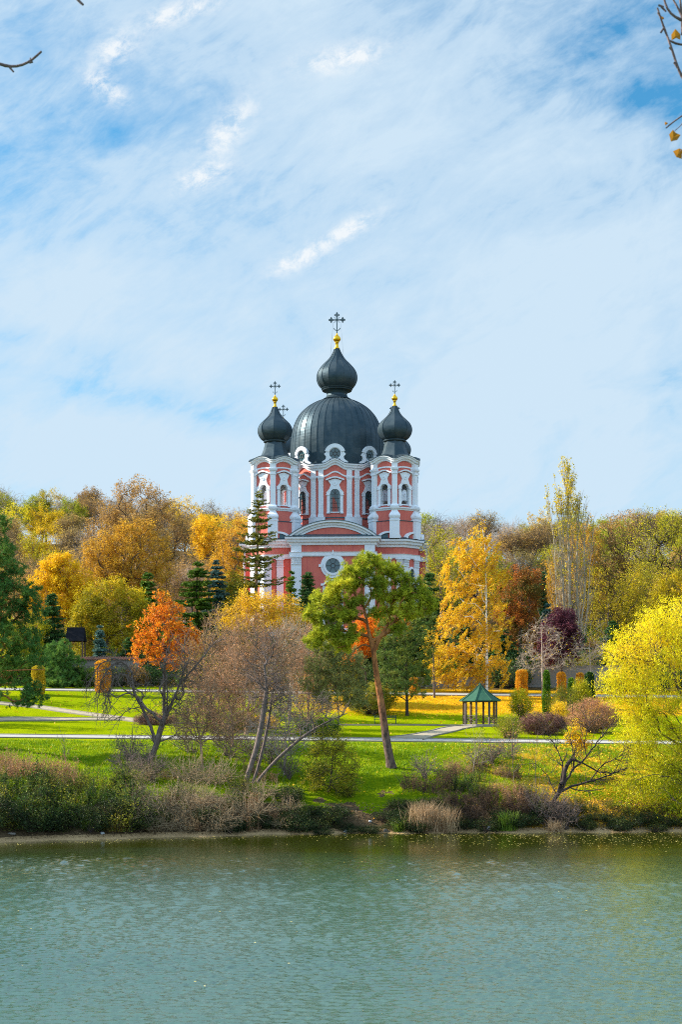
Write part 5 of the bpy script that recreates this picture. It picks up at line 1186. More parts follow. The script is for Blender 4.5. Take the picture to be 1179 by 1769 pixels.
def near_trees():
    Y = 111.8; base = np.array([X(677, Y), Y, float(H(X(677, Y), Y)) - 0.1])
    tr = [base, W(668, 1280, Y), W(660, 1220, Y), W(650, 1160, Y), W(646, 1125, Y), W(636, 1085, Y), W(630, 1050, Y)]
    pine('pine_tree', 'leaning scots pine with orange upper trunk on the bank before the church', base, tr,
         px_blobs([(640, 973, 22, 8), (618, 992, 24, 7), (666, 990, 22, 8), (596, 1014, 26, 8), (648, 1012, 24, 8), (697, 1008, 24, 8), (568, 1038, 26, 9), (618, 1040, 22, 7), (668, 1034, 22, 8), (712, 1030, 26, 8), (548, 1064, 20, 8), (592, 1066, 26, 8), (650, 1062, 18, 7), (698, 1062, 28, 9), (570, 1092, 26, 9), (612, 1096, 18, 7), (548, 1108, 16, 7), (590, 1116, 18, 7), (736, 1048, 14, 8), (682, 1088, 14, 7)], Y), 401, 450, 0.33, need=15, nlen=0.32, tl=0.34, clear=9.0,
         limbs=[([W(646, 1125, Y), W(655, 1105, Y), W(664, 1090, Y), W(675, 1070, Y)], 0.20), ([W(643, 1118, Y), W(628, 1113, Y), W(614, 1122, Y - .3), W(606, 1140, Y - .5)], 0.085)])
    Y = 117.0; base = np.array([X(722, Y), Y, float(H(X(722, Y), Y)) - 0.1])
    pine('pine_tree', 'thin hazy dark pine close behind the leaning pine, its foliage hanging low', np.array([X(583, 128.5), 128.5, float(H(X(583, 128.5), 128.5))]), [np.array([X(583, 128.5), 128.5, float(H(X(583, 128.5), 128.5))]), W(586, 1235, 128.5), W(580, 1190, 128.5), W(588, 1150, 128.5), W(584, 1115, 128.5)],
         px_blobs([(565, 1118, 30, 14), (598, 1138, 30, 16), (556, 1150, 28, 16), (590, 1170, 32, 16), (548, 1185, 24, 14), (606, 1192, 28, 14), (575, 1205, 34, 12), (625, 1160, 16, 16), (612, 1215, 24, 10)], 128.5), 402, 480, 0.045, leaf='n_haze', need=6, nlen=0.2, clear=0.4, bark='bark')
    pine('pine_tree', 'dark green pine behind the right side of the leaning pine', np.array([X(704, 150), 150, float(H(X(704, 150), 150))]), [np.array([X(704, 150), 150, float(H(X(704, 150), 150))]), W(703, 1180, 150), W(702, 1140, 150), W(700, 1090, 150)],
         px_blobs([(704, 1050, 32, 24), (690, 1090, 38, 24), (726, 1085, 28, 30), (682, 1130, 32, 26), (716, 1135, 34, 30), (690, 1170, 36, 22), (722, 1175, 26, 22), (672, 1195, 26, 12), (705, 1198, 30, 10), (664, 1105, 16, 20)], 150), 403, 380, 0.15, leaf='n_pine_mid', need=9, nlen=0.28, clear=0.6, bark='bark_dark')
    # big pine outside the left edge, reaching in
    Y = 114.0; px0 = -60; base = np.array([X(px0, Y), Y, float(H(X(px0, Y), Y)) - 0.1])
    pine('pine_tree', 'large dark pine at the left edge with boughs reaching over the lawn', base, [base, W(-62, 1240, Y), W(-66, 1120, Y), W(-58, 1000, Y), (W(-50, 900, Y))],
         px_blobs([(-20, 905, 32, 22), (-30, 950, 50, 26), (10, 985, 34, 18), (-40, 1010, 60, 26), (20, 1030, 46, 20), (-10, 1060, 50, 24), (55, 1060, 24, 14), (10, 1105, 56, 24), (50, 1135, 34, 18), (0, 1155, 44, 20), (25, 1195, 40, 22), (55, 1205, 22, 16), (-100, 980, 60, 60), (-110, 1100, 60, 60), (-90, 1050, 40, 40, -3)], Y), 404, 900, 0.5, leaf='n_pine_dark', need=15, nlen=0.26, clear=4.0, wpath=0.2,
         limbs=[([W(-62, 1165, Y), W(-10, 1160, Y - 1), W(45, 1157, Y - 1.5), W(76, 1157, Y - 1.6)], 0.10)])
    pine('pine_tree', 'bushy blue green pine beside the upper path at the left', np.array(gz(108, 171)), [np.array(gz(108, 171)), W(108, 1160, 171), W(108, 1120, 171)],
         px_blobs([(105, 1130, 24, 20), (118, 1155, 26, 22), (90, 1165, 20, 22), (110, 1180, 34, 16)], 171), 405, 210, 0.16, leaf='n_pine_dark', need=18, nlen=0.3, clear=0.8, bark='bark_dark')
    T = ptree
    # twisted bare tree
    Y = 110.5
    T('willow_tree', 'twisted dark bare tree on the bank with a drooping grey head of twigs, left', 'tree', 238, 1352, Y, [(248, 1330), (260, 1311), (272, 1282), (276, 1262), (282, 1248)],
      [(205, 1160, 26, 14), (190, 1180, 20, 20), (222, 1150, 24, 14), (185, 1205, 16, 20), (240, 1180, 22, 24), (300, 1190, 26, 30), (330, 1165, 26, 24), (320, 1215, 26, 26), (255, 1225, 20, 24), (300, 1240, 26, 20), (300, 1150, 34, 20)], 411, nt=200, rt=0.23, r_tip=0.010, bark='twig_dark', clear=2.6, step=0.35, wpath=0.12, bend=0.5, up=0.2,
      tw=(3, 0.5, 0.017, 2), tw_spread=0.8, tw_up=-0.25, hollow=0.5, jit=0.14, leaf='l_gold2', nl=3, ls=0.13, lsp=0.12, lfrac=0.04,
      limbs=[([(270, 1284), (260, 1256), (245, 1221), (229, 1191), (228, 1161), (212, 1140), (190, 1150), (175, 1175), (168, 1210)], 0.13, .8), ([(229, 1185), (222, 1165), (200, 1165), (188, 1190), (184, 1222)], 0.06, .9), ([(228, 1161), (222, 1150), (196, 1135), (168, 1150), (156, 1180)], 0.05, .9), ([(245, 1221), (222, 1225), (196, 1245)], 0.03, .6),
             ([(272, 1282), (281, 1251), (295, 1221), (310, 1181), (338, 1151), (372, 1108)], 0.12, .8), ([(285, 1245), (290, 1200), (282, 1160), (290, 1125)], 0.06, .8), ([(310, 1181), (320, 1150), (318, 1110)], 0.05, .8), ([(274, 1281), (290, 1277), (312, 1266)], 0.06, .5), ([(258, 1312), (268, 1296), (262, 1270)], 0.04, .5), ([(250, 1330), (225, 1318), (200, 1322)], 0.03, .8)])
    # brown twiggy thicket trees
    for k, (px, lab, tr, bl, mt, n) in enumerate([
        (372, 'many stemmed bare reddish shrub tree left of the leaning bare stems', [(368, 1240), (362, 1190)], [(365, 1150, 34, 54), (345, 1190, 30, 50), (392, 1170, 30, 60), (370, 1100, 26, 40), (345, 1245, 34, 30), (395, 1250, 34, 30), (330, 1140, 18, 36)], 'twig', 760),
        (425, 'dense bare reddish brown thicket tree before the yellow topped tree', [(428, 1250), (432, 1190)], [(430, 1120, 44, 50), (405, 1170, 34, 50), (460, 1160, 40, 52), (440, 1200, 48, 40), (490, 1130, 30, 44)], 'twig', 800),
        (500, 'bare grey brown thicket tree to the right of the yellow topped tree', [(502, 1190), (505, 1150)], [(505, 1110, 32, 40), (520, 1150, 28, 40), (490, 1170, 34, 40), (535, 1120, 18, 30)], 'twig_grey', 420)]):
        Yk = (131, 128, 146)[k]
        if k == 0:
            T('thicket_tree', 'reddish bare thicket tree just left of the hazy thin pine', 'tree', 532, 1270, 134, [(533, 1215), (536, 1170)], [(540, 1125, 26, 44), (522, 1175, 30, 44), (556, 1180, 20, 36), (535, 1225, 28, 24)], 428, nt=420, rt=0.12, r_tip=0.008, bark='twig', clear=0.3, step=0.5, wpath=0.45, up=0.7, bend=0.4, tw=(2, 0.75, 0.018, 2), tw_spread=0.55, tw_up=0.35, leaf='l_redpink', nl=3, ls=0.13, lsp=0.14, lfrac=0.25)
            T('thicket_tree', 'brown bare thicket tree between the orange maple and the leaning stems', 'tree', 402, 1310, 118, [(402, 1270), (400, 1230)], [(400, 1170, 34, 44), (375, 1215, 30, 34), (425, 1225, 32, 34), (400, 1255, 36, 22), (350, 1180, 22, 34)], 429, nt=520, rt=0.12, r_tip=0.008, bark='twig', clear=0.3, step=0.45, wpath=0.45, up=0.6, bend=0.4, jit=0.1, tw=(2, 0.7, 0.017, 2), tw_spread=0.6, tw_up=0.3, leaf='l_redpink', nl=3, ls=0.12, lsp=0.13, lfrac=0.25)
            T('thicket_tree', 'low bare thicket with rusty leaves at the head of the bank below the orange maple', 'tree', 350, 1345, 109.5, [(349, 1310), (346, 1280)], [(345, 1235, 34, 34), (325, 1262, 30, 24), (380, 1255, 30, 30), (352, 1200, 26, 26), (405, 1290, 24, 20)], 426, nt=330, rt=0.10, r_tip=0.009, bark='twig', clear=0.2, step=0.4, wpath=0.4, up=0.5, jit=0.12, tw=(2, 0.6, 0.016, 2), tw_spread=0.7, tw_up=0.15, leaf='l_redpink', nl=3, ls=0.11, lsp=0.12, lfrac=0.22)
            T('thicket_tree', 'low bare thicket between the leaning stems and the olive green tree', 'tree', 492, 1355, 108.5, [(492, 1320), (494, 1295)], [(480, 1245, 30, 32), (520, 1265, 28, 26), (495, 1285, 34, 22), (445, 1275, 24, 26), (500, 1215, 22, 22)], 427, nt=260, rt=0.09, r_tip=0.009, bark='twig_grey', clear=0.2, step=0.4, wpath=0.4, up=0.5, jit=0.12, tw=(2, 0.6, 0.015, 2), tw_spread=0.7, tw_up=0.15, leaf='l_redpink', nl=2, ls=0.11, lsp=0.12, lfrac=0.15)
        T('thicket_tree', lab, 'tree', px, 1280, Yk, tr, bl, 420 + k, nt=n, rt=0.17, r_tip=0.006, bark=mt, clear=0.4, step=0.5, wpath=0.45, up=0.7, bend=0.4, tw=(2, 0.75, 0.019, 2), tw_spread=0.55, tw_up=0.35, leaf='l_brown' if k != 1 else 'l_redpink', nl=3, ls=0.13, lsp=0.14, lfrac=(0.28, 0.28, 0.2)[k])
    # three leaning stems
    Y = 104.0
    for k, (tr, bl, lab, rt) in enumerate([
        ([(412, 1385), (428, 1340), (444, 1290), (455, 1235), (461, 1190), (457, 1150)], [(455, 1160, 26, 34), (470, 1200, 22, 30), (440, 1190, 22, 30), (458, 1120, 22, 22)], 'tallest of three bare leaning stems rising from the shore thicket', 0.20),
        ([(430, 1370), (445, 1330), (458, 1280), (466, 1235), (470, 1200)], [(472, 1190, 22, 34), (485, 1230, 22, 30), (462, 1240, 16, 26)], 'slim middle stem of the three bare leaning stems by the shore', 0.12),
        ([(425, 1385), (448, 1345), (480, 1310), (520, 1275), (555, 1252), (600, 1232)], [(540, 1250, 30, 14), (580, 1235, 30, 12), (500, 1270, 24, 20), (520, 1230, 30, 20), (560, 1215, 30, 16)], 'bare stem leaning far to the right over the bank before the pine', 0.12)]):
        T('bare_tree', lab, 'tree', (400, 420, 415)[k], 1400, Y + k * 0.5, tr, bl, 430 + k, nt=(110, 70, 80)[k], rt=rt, r_tip=0.010, bark='twig_dark', clear=3.0, step=0.45, tw=(3, 0.7, 0.017, 2), up=0.3, jit=0.1)
    # olive green small tree on the bank
    T('alder_tree', 'small olive green leafy tree on the grassy bank left of the pine trunk', 'tree', 568, 1385, 104.2, [(572, 1350), (575, 1310)],
      [(572, 1285, 26, 24), (552, 1320, 26, 30), (594, 1318, 26, 32), (575, 1345, 34, 26), (540, 1350, 18, 20), (600, 1350, 16, 20)], 440, nt=230, rt=0.08, r_tip=0.006, bark='bark_dark', clear=0.6, up=0.5, leaf='l_olive', nl=9, ls=0.10, lsp=0.17, tw=(2, 0.35, 0.006, 2), step=0.4)
    # fallen looking tree at the right, reddish stump
    T('bare_tree', 'dark bare tree with long limbs leaning right over the bank at the right', 'tree', 952, 1394, 102.8, [(958, 1382), (966, 1370)],
      [(1050, 1330, 24, 8), (985, 1310, 12, 20), (1000, 1300, 16, 20)], 441, nt=16, rt=0.15, r_tip=0.010, bark='bark_dark', clear=0.3, step=0.4, wpath=0.1, tw=(2, 0.5, 0.017, 2), up=0.3, jit=0.14,
      limbs=[([(966, 1370), (985, 1360), (1020, 1350), (1050, 1341), (1085, 1326)], 0.086, .55), ([(968, 1368), (990, 1330), (1015, 1308), (1030, 1285), (1056, 1252)], 0.079, .55), ([(966, 1370), (975, 1320), (958, 1283), (940, 1262)], 0.050, .55), ([(990, 1330), (992, 1300), (982, 1262)], 0.036, .6), ([(1015, 1309), (1010, 1280), (1020, 1250)], 0.029, .6),
             ([(962, 1375), (945, 1335), (925, 1318)], 0.029, .5), ([(1020, 1350), (1040, 1322), (1075, 1305)], 0.036, .6), ([(985, 1360), (1010, 1368), (1045, 1362)], 0.029, .5), ([(956, 1386), (940, 1400), (925, 1425)], 0.029, .8), ([(956, 1386), (965, 1405), (985, 1428)], 0.022, .8)])
    T('young_tree', 'small tree with bright orange leaves before the brown bushes at the right', 'tree', 992, 1330, 111, [(994, 1300), (996, 1285)],
      [(998, 1262, 12, 14), (988, 1280, 12, 12), (1008, 1278, 12, 14), (1000, 1290, 16, 10)], 442, nt=80, rt=0.05, r_tip=0.006, clear=0.8, leaf='l_gold', nl=8, ls=0.13, lsp=0.14, tw=(2, 0.3, 0.006, 1), step=0.35)
    # willow
    Y = 103.5; rng = np.random.default_rng(450); base = np.array([X(1206, Y), Y, float(H(X(1206, Y), Y)) - 0.1]); o = thing('willow_tree', 'big yellow willow with feathery crown filling the right edge of the bank', 'tree', base)
    bl = px_blobs([(1160, 1075, 40, 30), (1115, 1110, 36, 34), (1080, 1150, 30, 36), (1150, 1130, 50, 40), (1090, 1210, 36, 44), (1140, 1200, 50, 50), (1110, 1270, 40, 46), (1150, 1290, 46, 50), (1120, 1340, 44, 40), (1165, 1370, 40, 44), (1100, 1385, 26, 26), (1215, 1120, 60, 50), (1240, 1200, 60, 60), (1230, 1290, 60, 60), (1220, 1370, 50, 50), (1062, 1180, 18, 30)], Y)
    P, par, Dn, tips, n0 = skel([base, W(1200, 1360, Y), W(1196, 1290, Y), W(1192, 1200, Y)], in_blobs(bl, 1150, rng, 0.35), rng, 0.6, 0.3, 0.4, 0.06, 0.6, 0.5, 0.4)
    r = radii(P, par, tips, n0, 0.26, 0.008); mb = MB(); wood(mb, P, par, r, rng)
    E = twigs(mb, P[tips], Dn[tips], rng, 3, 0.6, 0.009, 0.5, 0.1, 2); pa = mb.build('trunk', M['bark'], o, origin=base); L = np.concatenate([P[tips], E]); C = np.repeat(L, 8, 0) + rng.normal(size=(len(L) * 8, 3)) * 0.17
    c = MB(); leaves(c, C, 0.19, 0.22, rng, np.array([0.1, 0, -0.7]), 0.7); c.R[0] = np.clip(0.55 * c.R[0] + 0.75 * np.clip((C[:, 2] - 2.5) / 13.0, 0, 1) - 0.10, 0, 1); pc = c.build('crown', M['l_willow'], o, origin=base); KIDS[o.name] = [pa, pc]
def near_mats():
    L = leaf_mat
    M['twig_dark'] = bark_mat('dark_twig_bark', (0.10, 0.075, 0.065), (0.23, 0.175, 0.15))
    M['l_olive'] = L('olive_leaves', [(0.09, 0.11, 0.015), (0.24, 0.25, 0.015), (0.58, 0.46, 0.02)], 0.6)
    M['l_redpink'] = L('pinkish_brown_leaves', [(0.28, 0.12, 0.06), (0.55, 0.26, 0.13), (0.70, 0.40, 0.18)], 0.9)
M['n_pine_mid'] = leaf_mat('olive_pine_needles', [(0.05, 0.11, 0.03), (0.13, 0.20, 0.04), (0.40, 0.36, 0.04)], 0.5, 0.3)
M['n_haze'] = leaf_mat('grey_green_needles', [(0.12, 0.15, 0.05), (0.25, 0.27, 0.08), (0.42, 0.38, 0.11)], 0.5, 0.3)
near_mats(); near_trees()

# ------------------------------------------------------------------ park furniture and small buildings
def gazebo():
    Y = 143.0; x, y, z = gz(830, Y); z = float(H(x, y + 0.5)) + 0.02
    o = thing('gazebo', 'small open wooden gazebo with a curved green roof on the lawn', 'gazebo', (x, y, z), R(5))
    n = 8; av = lambda k: PI / 8 + k * PI / 4
    mb = MB(); mb.lathe([(0.01, 0.14), (1.95, 0.14), (1.95, -0.5)], n, (0, 0), PI / 8, False); mb.build('floor', M['wall'], o)
    hh = 2.45; prof = [(2.12, hh - 0.02), (2.12, hh + 0.06), (1.55, hh + 0.42), (1.0, hh + 0.80), (0.55, hh + 1.18), (0.22, hh + 1.5), (0.05, hh + 1.68)]
    mb = MB(); mb.lathe(prof, n, (0, 0), PI / 8, False)
    mb.lathe([(0.02, hh + 1.0), (1.4, hh + 0.28), (2.08, hh - 0.03)], n, (0, 0), PI / 8, False); rf = mb.build('roof', M['gazebo_roof'], o)
    mb = MB()
    for k in range(n):
        a = av(k); P = np.array([[q * math.cos(a) * 1.01, q * math.sin(a) * 1.01, w + 0.02] for q, w in prof[1:]]); tubes(mb, P[:-1], P[1:], np.full(5, 0.045), np.full(5, 0.045), 4, 0)
    mb.lathe([(0.10, hh + 1.6), (0.12, hh + 1.7), (0.04, hh + 1.85)], 8, (0, 0), 0, False); mb.build('hip_ridge', M['gazebo_roof'], rf)
    pr = 1.68
    for k in range(n):
        a = av(k); mb = MB(); mb.box((pr * math.cos(a), pr * math.sin(a), hh / 2 + 0.07), (0.17, 0.17, hh - 0.1), a); 
        b = av(k + 1); p = np.array([pr * math.cos(a), pr * math.sin(a)]); q = np.array([pr * math.cos(b), pr * math.sin(b)])
        mb.build('post', M['wood2'] if math.sin(a) < 0.1 else M['wood'], o)
        mb = MB(); mb.bar((*p, hh - 0.06), (*q, hh - 0.06), 0.12); mb.build('top_beam', M['wood'], o)
        mid = (p + q) / 2
        if mid[1] < -1.3 and abs(mid[0]) < 0.5: continue                      # the open side
        mb = MB()
        for h_ in (0.28, 0.98): mb.bar((*p, h_), (*q, h_), 0.09)
        mb.bar((*p, 0.30), (*q, 0.95), 0.07); mb.bar((*p, 0.95), (*q, 0.30), 0.075)
        mb.build('railing', M['wood2'] if mid[0] < 0 and mid[1] < 0.2 else M['wood'], o)
gazebo()
def bench(px, Y, lab):
    x, y, z = gz(px, Y); o = thing('park_bench', lab, 'bench', (x, y, z))
    mb = MB(); mb.box((0, 0, 0.45), (2.3, 0.4, 0.05)); mb.build('seat', M['bench'], o); mb = MB(); mb.box((0, 0.22, 0.78), (2.3, 0.04, 0.10)); mb.box((0, 0.22, 0.66), (2.3, 0.04, 0.07)); mb.build('backrest', M['bench'], o)
    for s in (-1, 1): mb = MB(); mb.box((s * 1.08, 0, 0.2), (0.07, 0.42, 0.5)); mb.box((s * 1.08, 0.22, 0.5), (0.07, 0.06, 0.75)); mb.build('leg', M['bench'], o)
bench(666, 144.5, 'low dark green park bench on the lawn behind the pine trunk')
def walls():
    def wall(lab, px0, px1, Y, zt, m, tile):
        x0, x1 = X(px0, Y), X(px1, Y); zb = float(H((x0 + x1) / 2, Y)); top = float(Zp(zt, Y)); o = thing('garden_wall', lab, 'wall', ((x0 + x1) / 2, Y, zb))
        L = x1 - x0; mb = MB(); mb.box((0, 0, (top - zb) / 2 - 0.4), (L, 0.4, top - zb + 0.8)); mb.build('masonry', m, o)
        mb = MB()
        if tile:
            mb.grid(np.array([[[-L / 2, -0.5, top - zb - 0.05], [L / 2, -0.5, top - zb - 0.05]], [[-L / 2, 0, top - zb + 0.3], [L / 2, 0, top - zb + 0.3]], [[-L / 2, 0.5, top - zb - 0.05], [L / 2, 0.5, top - zb - 0.05]]]))
            n = int(L / 0.3)
            for k in range(n): q = -L / 2 + (k + 0.5) * L / n; mb.bar((q, -0.56, top - zb - 0.05), (q, 0, top - zb + 0.33), 0.13)
            mb.build('tile_coping', M['tile'], o)
        else: mb.box((0, 0, top - zb + 0.08), (L + 0.1, 0.55, 0.14)); mb.build('coping', M['kerb'], o)
    wall('low white wall with a clay tile coping under the dark trees at the left', 112, 240, 175.5, 1139, M['wall'], True)
    wall('plain grey brown wall behind the clipped columns at the right', 870, 1075, 176.5, 1152, M['wall'], False)
    wall('plain low grey wall behind the bare thicket and the hedge', 690, 860, 176.0, 1172, M['wall'], False)
    Y = 177.0; x, y, z = gz(131, Y); o = thing('wooden_shelter', 'dark roofed wooden shelter half hidden among trees at the left', 'shelter', (x, y, z)); zt = float(Zp(1108, Y)) - z
    mb = MB(); w = 1.15
    mb.grid(np.array([[[-w, -1.2, zt], [w, -1.2, zt]], [[-w * 0.95, 0, zt + 1.75], [w * 0.95, 0, zt + 1.75]], [[-w, 1.2, zt], [w, 1.2, zt]]])); mb.poly([(-w, -1.2, zt), (-w, 1.2, zt), (-w * .95, 0, zt + 1.75)]); mb.poly([(w, -1.2, zt), (w * .95, 0, zt + 1.75), (w, 1.2, zt)]); mb.build('roof', M['darkroof'], o)
    for sx in (-1, 1):
        for sy in (-1, 1): mb = MB(); mb.box((sx * 0.95, sy * 0.9, zt / 2 - .2), (0.16, 0.16, zt + .4)); mb.build('post', M['wood'], o)
walls()

def column(lab, px, top, foot, wpx, Y, leaf, seed, name='clipped_tree', taper=0.0, cat='topiary'):
    rng = np.random.default_rng(seed); x, y, z = gz(px, Y); zt = float(Zp(top, Y)) - z; zf = max(float(Zp(foot, Y)) - z, 0.05); r = wpx / 2 * Y / F
    o = thing(name, lab, cat, (x, y, z)); h = zt - zf; n = int(2600 * max(0.5, h * r))
    t = rng.random(n); a = rng.uniform(0, 2 * PI, n); rr = r * (1 - taper * t) * np.sqrt(np.clip(1 - np.clip((t - 0.88) / 0.12, 0, 1) ** 2, 0, 1)) * (1 - 0.28 * rng.random(n) ** 2) * (1 + 0.07 * np.sin(a * 3 + t * 9 + seed)) * np.clip(0.75 + t * 3, 0, 1)
    C = np.stack([rr * np.cos(a), rr * np.sin(a), zf + t * h], -1) + rng.normal(size=(n, 3)) * 0.03; ax = np.stack([np.cos(a), np.sin(a), np.full(n, 0.4)], -1)
    c = MB(); leaves(c, C, 0.14, 0.6, rng, ax, 0.8); b = c.build('foliage', M[leaf], o); mb = MB(); mb.bar((0, 0, -0.2), (0, 0, zf + h * 0.6), 0.12); d = mb.build('trunk', M['bark_dark'], o); KIDS[o.name] = [b, d]
for a in (('rounded orange clipped hornbeam column just right of the birch', 902, 1157, 1204, 20, 163, 'l_clip', 1), ('narrow green thuja column right of the first orange column', 945, 1158, 1234, 15, 152, 'n_thuja', 2, 'thuja_tree', 0.35),
          ('orange clipped column left of the short green thuja', 971, 1161, 1204, 15, 163, 'l_clip', 3), ('short green thuja between two orange clipped columns', 988, 1171, 1228, 14, 154, 'n_thuja', 4, 'thuja_tree', 0.3),
          ('small orange clipped column behind the yellow green bush', 1003, 1162, 1202, 13, 164, 'l_clip', 5), ('dark green thuja column nearest the willow', 1019, 1161, 1218, 20, 156, 'n_thuja2', 6, 'thuja_tree', 0.3),
          ('small orange clipped column left of the slender young tree', 715, 1170, 1199, 15, 165, 'l_clip', 7), ('orange clipped column seen between the bare thicket and the pine', 535, 1158, 1196, 17, 165, 'l_clip', 8),
          ('orange clipped column behind the drooping grey twigs at the left', 178, 1140, 1197, 26, 162, 'l_clip', 9), ('yellow clipped column behind the pine boughs at the far left', 66, 1150, 1204, 22, 162, 'l_clip2', 10)):
    if a[6] == 'l_clip' and 'l_clip' not in M:
        M['l_clip'] = leaf_mat('clipped_orange_leaves', [(0.42, 0.20, 0.02), (0.68, 0.34, 0.02), (0.82, 0.50, 0.03)], 1.5); M['n_thuja2'] = leaf_mat('dark_thuja_leaves', [(0.012, 0.05, 0.012), (0.03, 0.09, 0.015), (0.12, 0.20, 0.02)], 1.0, 0.2)
        M['l_clip2'] = leaf_mat('clipped_yellow_leaves', [(0.20, 0.16, 0.02), (0.50, 0.38, 0.02), (0.75, 0.55, 0.03)], 1.5)
    column(*a)

def lawn_shrubs():
    def S(lab, px, wpx, py_top, Y, leaf, seed, bark='bark', name='bush', **kw):
        x, y, z = gz(px, Y); h = float(Zp(py_top, Y)) - z; return shrub(name, lab, 'bush', (x, y, z - 0.05), wpx * Y / F, h, seed, leaf, bark, **kw)
    S('golden green rounded hedge bush behind the leaning pine trunk', 640, 82, 1184, 151, 'l_hedge', 501, nst=230, nl=14, ls=0.12, lsp=0.14)
    S('yellow green bush below the first orange clipped column', 901, 32, 1194, 149, 'l_ygreen', 502, nst=90, nl=10, ls=0.13)
    S('wide low maroon bush beside the lower path', 938, 78, 1237, 131, 'l_maroonbush', 503, bark='twig', nst=260, nl=14, ls=0.08, lsp=0.10, depth=2.5)
    S('big brown twiggy bush between the maroon bush and the willow', 1024, 84, 1214, 133, 'l_redpink', 504, bark='twig', nst=300, nl=4, ls=0.10, lsp=0.12, tw=(3, 0.4, 0.009, 2), depth=3)
    S('small brown and green bush left of the maroon bush', 880, 40, 1240, 127, 'l_olive', 505, nst=90, nl=7, ls=0.10, tw=(2, 0.3, 0.008, 2))
    S('loose grey brown bush among the clipped columns', 974, 44, 1190, 146, 'l_olive', 506, bark='twig', nst=120, nl=5, ls=0.12, tw=(3, 0.4, 0.009, 2))
    S('small bright yellow bush beneath the clipped columns', 966, 26, 1218, 141, 'l_yellow', 507, nst=60, nl=10, ls=0.12)
    S('yellow green bush in front of the dark green thuja', 1004, 26, 1176, 149, 'l_ygreen', 508, nst=110, nl=12, ls=0.13)
    S('low maroon brown bush on the lawn behind the twisted bare tree', 270, 74, 1236, 138, 'l_maroonbush', 509, bark='twig', nst=170, nl=9, ls=0.09, lsp=0.1, depth=2.2)
    S('low dark green bush beside the lower path left of the pine', 548, 74, 1250, 128, 'l_green', 510, nst=150, nl=12, ls=0.09, lsp=0.1, depth=2)
    S('small orange yellow bush on the lawn inside the bare thicket', 458, 40, 1240, 134, 'l_gold', 511, nst=90, nl=7, ls=0.10)
    S('green grey bush on the lawn left of the low dark one', 420, 60, 1246, 131, 'l_olive', 512, nst=120, nl=8, ls=0.09)
    # dark under-storey behind the upper path and up the slope to the church
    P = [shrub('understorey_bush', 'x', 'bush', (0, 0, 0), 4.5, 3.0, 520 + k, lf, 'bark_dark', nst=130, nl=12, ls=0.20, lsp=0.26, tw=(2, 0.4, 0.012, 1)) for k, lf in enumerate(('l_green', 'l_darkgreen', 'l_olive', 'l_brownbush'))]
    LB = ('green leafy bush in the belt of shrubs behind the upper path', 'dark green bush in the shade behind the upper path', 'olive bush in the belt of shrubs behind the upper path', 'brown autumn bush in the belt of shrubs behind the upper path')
    rng = np.random.default_rng(9)
    for Y in (173, 180, 188, 197, 207, 218, 228):
        for px in np.arange(-90, 1280, 58 if Y < 185 else 74):
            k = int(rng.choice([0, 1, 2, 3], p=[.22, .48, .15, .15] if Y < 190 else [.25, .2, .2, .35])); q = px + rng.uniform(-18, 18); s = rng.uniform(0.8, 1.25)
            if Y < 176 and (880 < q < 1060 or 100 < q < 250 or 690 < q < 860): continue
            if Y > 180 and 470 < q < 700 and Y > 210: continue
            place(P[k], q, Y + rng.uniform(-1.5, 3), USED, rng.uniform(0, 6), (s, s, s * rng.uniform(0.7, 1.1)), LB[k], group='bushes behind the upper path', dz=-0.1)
    for q, k in ((118, 1), (150, 0), (172, 2), (205, 1), (232, 3), (135, 1)): place(P[k], q, 172.5, USED, q, (.75, .6, .75), LB[k], group='bushes behind the upper path', dz=-0.1)
    # smaller wood trees standing up the slope between the park and the church platform
    for i, (px, Y, kd, v, s, b) in enumerate([(15, 240, 'leafy', 0, .8, 1), (50, 262, 'thin', 1, 1, 1), (110, 245, 'thin', 0, .9, .9), (150, 268, 'leafy', 1, 1, 1), (205, 250, 'thin', 2, .95, 1), (285, 238, 'thin', 1, .85, .95), (320, 262, 'bare', 0, 1, 1), (300, 275, 'leafy', 2, 1, .9), (385, 272, 'yellow', 0, .9, 1),
                                         (440, 268, 'leafy', 1, .95, 1.1), (470, 285, 'yellow', 1, .8, 1), (330, 225, 'thin', 0, .7, 1), (400, 222, 'ygreen', 0, .7, .8), (720, 268, 'bare', 1, 1, 1), (760, 255, 'ygreen', 1, .8, .8), (820, 245, 'thin', 0, .9, .9), (860, 232, 'ygreen', 0, .85, .9), (880, 262, 'bare', 2, 1.05, 1),
                                         (915, 240, 'thin', 1, .9, 1), (935, 258, 'ygreen', 1, 1, 1), (975, 262, 'leafy', 0, .9, 1), (1030, 250, 'ygreen', 0, 1, .9), (1060, 262, 'thin', 2, 1, 1), (1100, 255, 'leafy', 1, .95, 1), (1130, 268, 'ygreen', 1, 1.05, 1), (1175, 250, 'thin', 0, 1, 1), (1100, 222, 'ygreen', 1, .75, .9), (1180, 215, 'leafy', 2, .7, 1),
                                         (690, 250, 'ygreen', 0, .6, .7), (-30, 230, 'ygreen', 0, .9, 1), (-60, 260, 'thin', 1, 1, 1), (1230, 240, 'ygreen', 1, 1, 1), (-150, 136, 'leafy', 2, .62, 1.1), (-215, 147, 'ygreen', 0, .8, 1), (-130, 160, 'yellow', 1, .6, 1), (60, 212, 'leafy', 2, .75, 1.1), (1235, 205, 'yellow', 0, .9, 1)]):
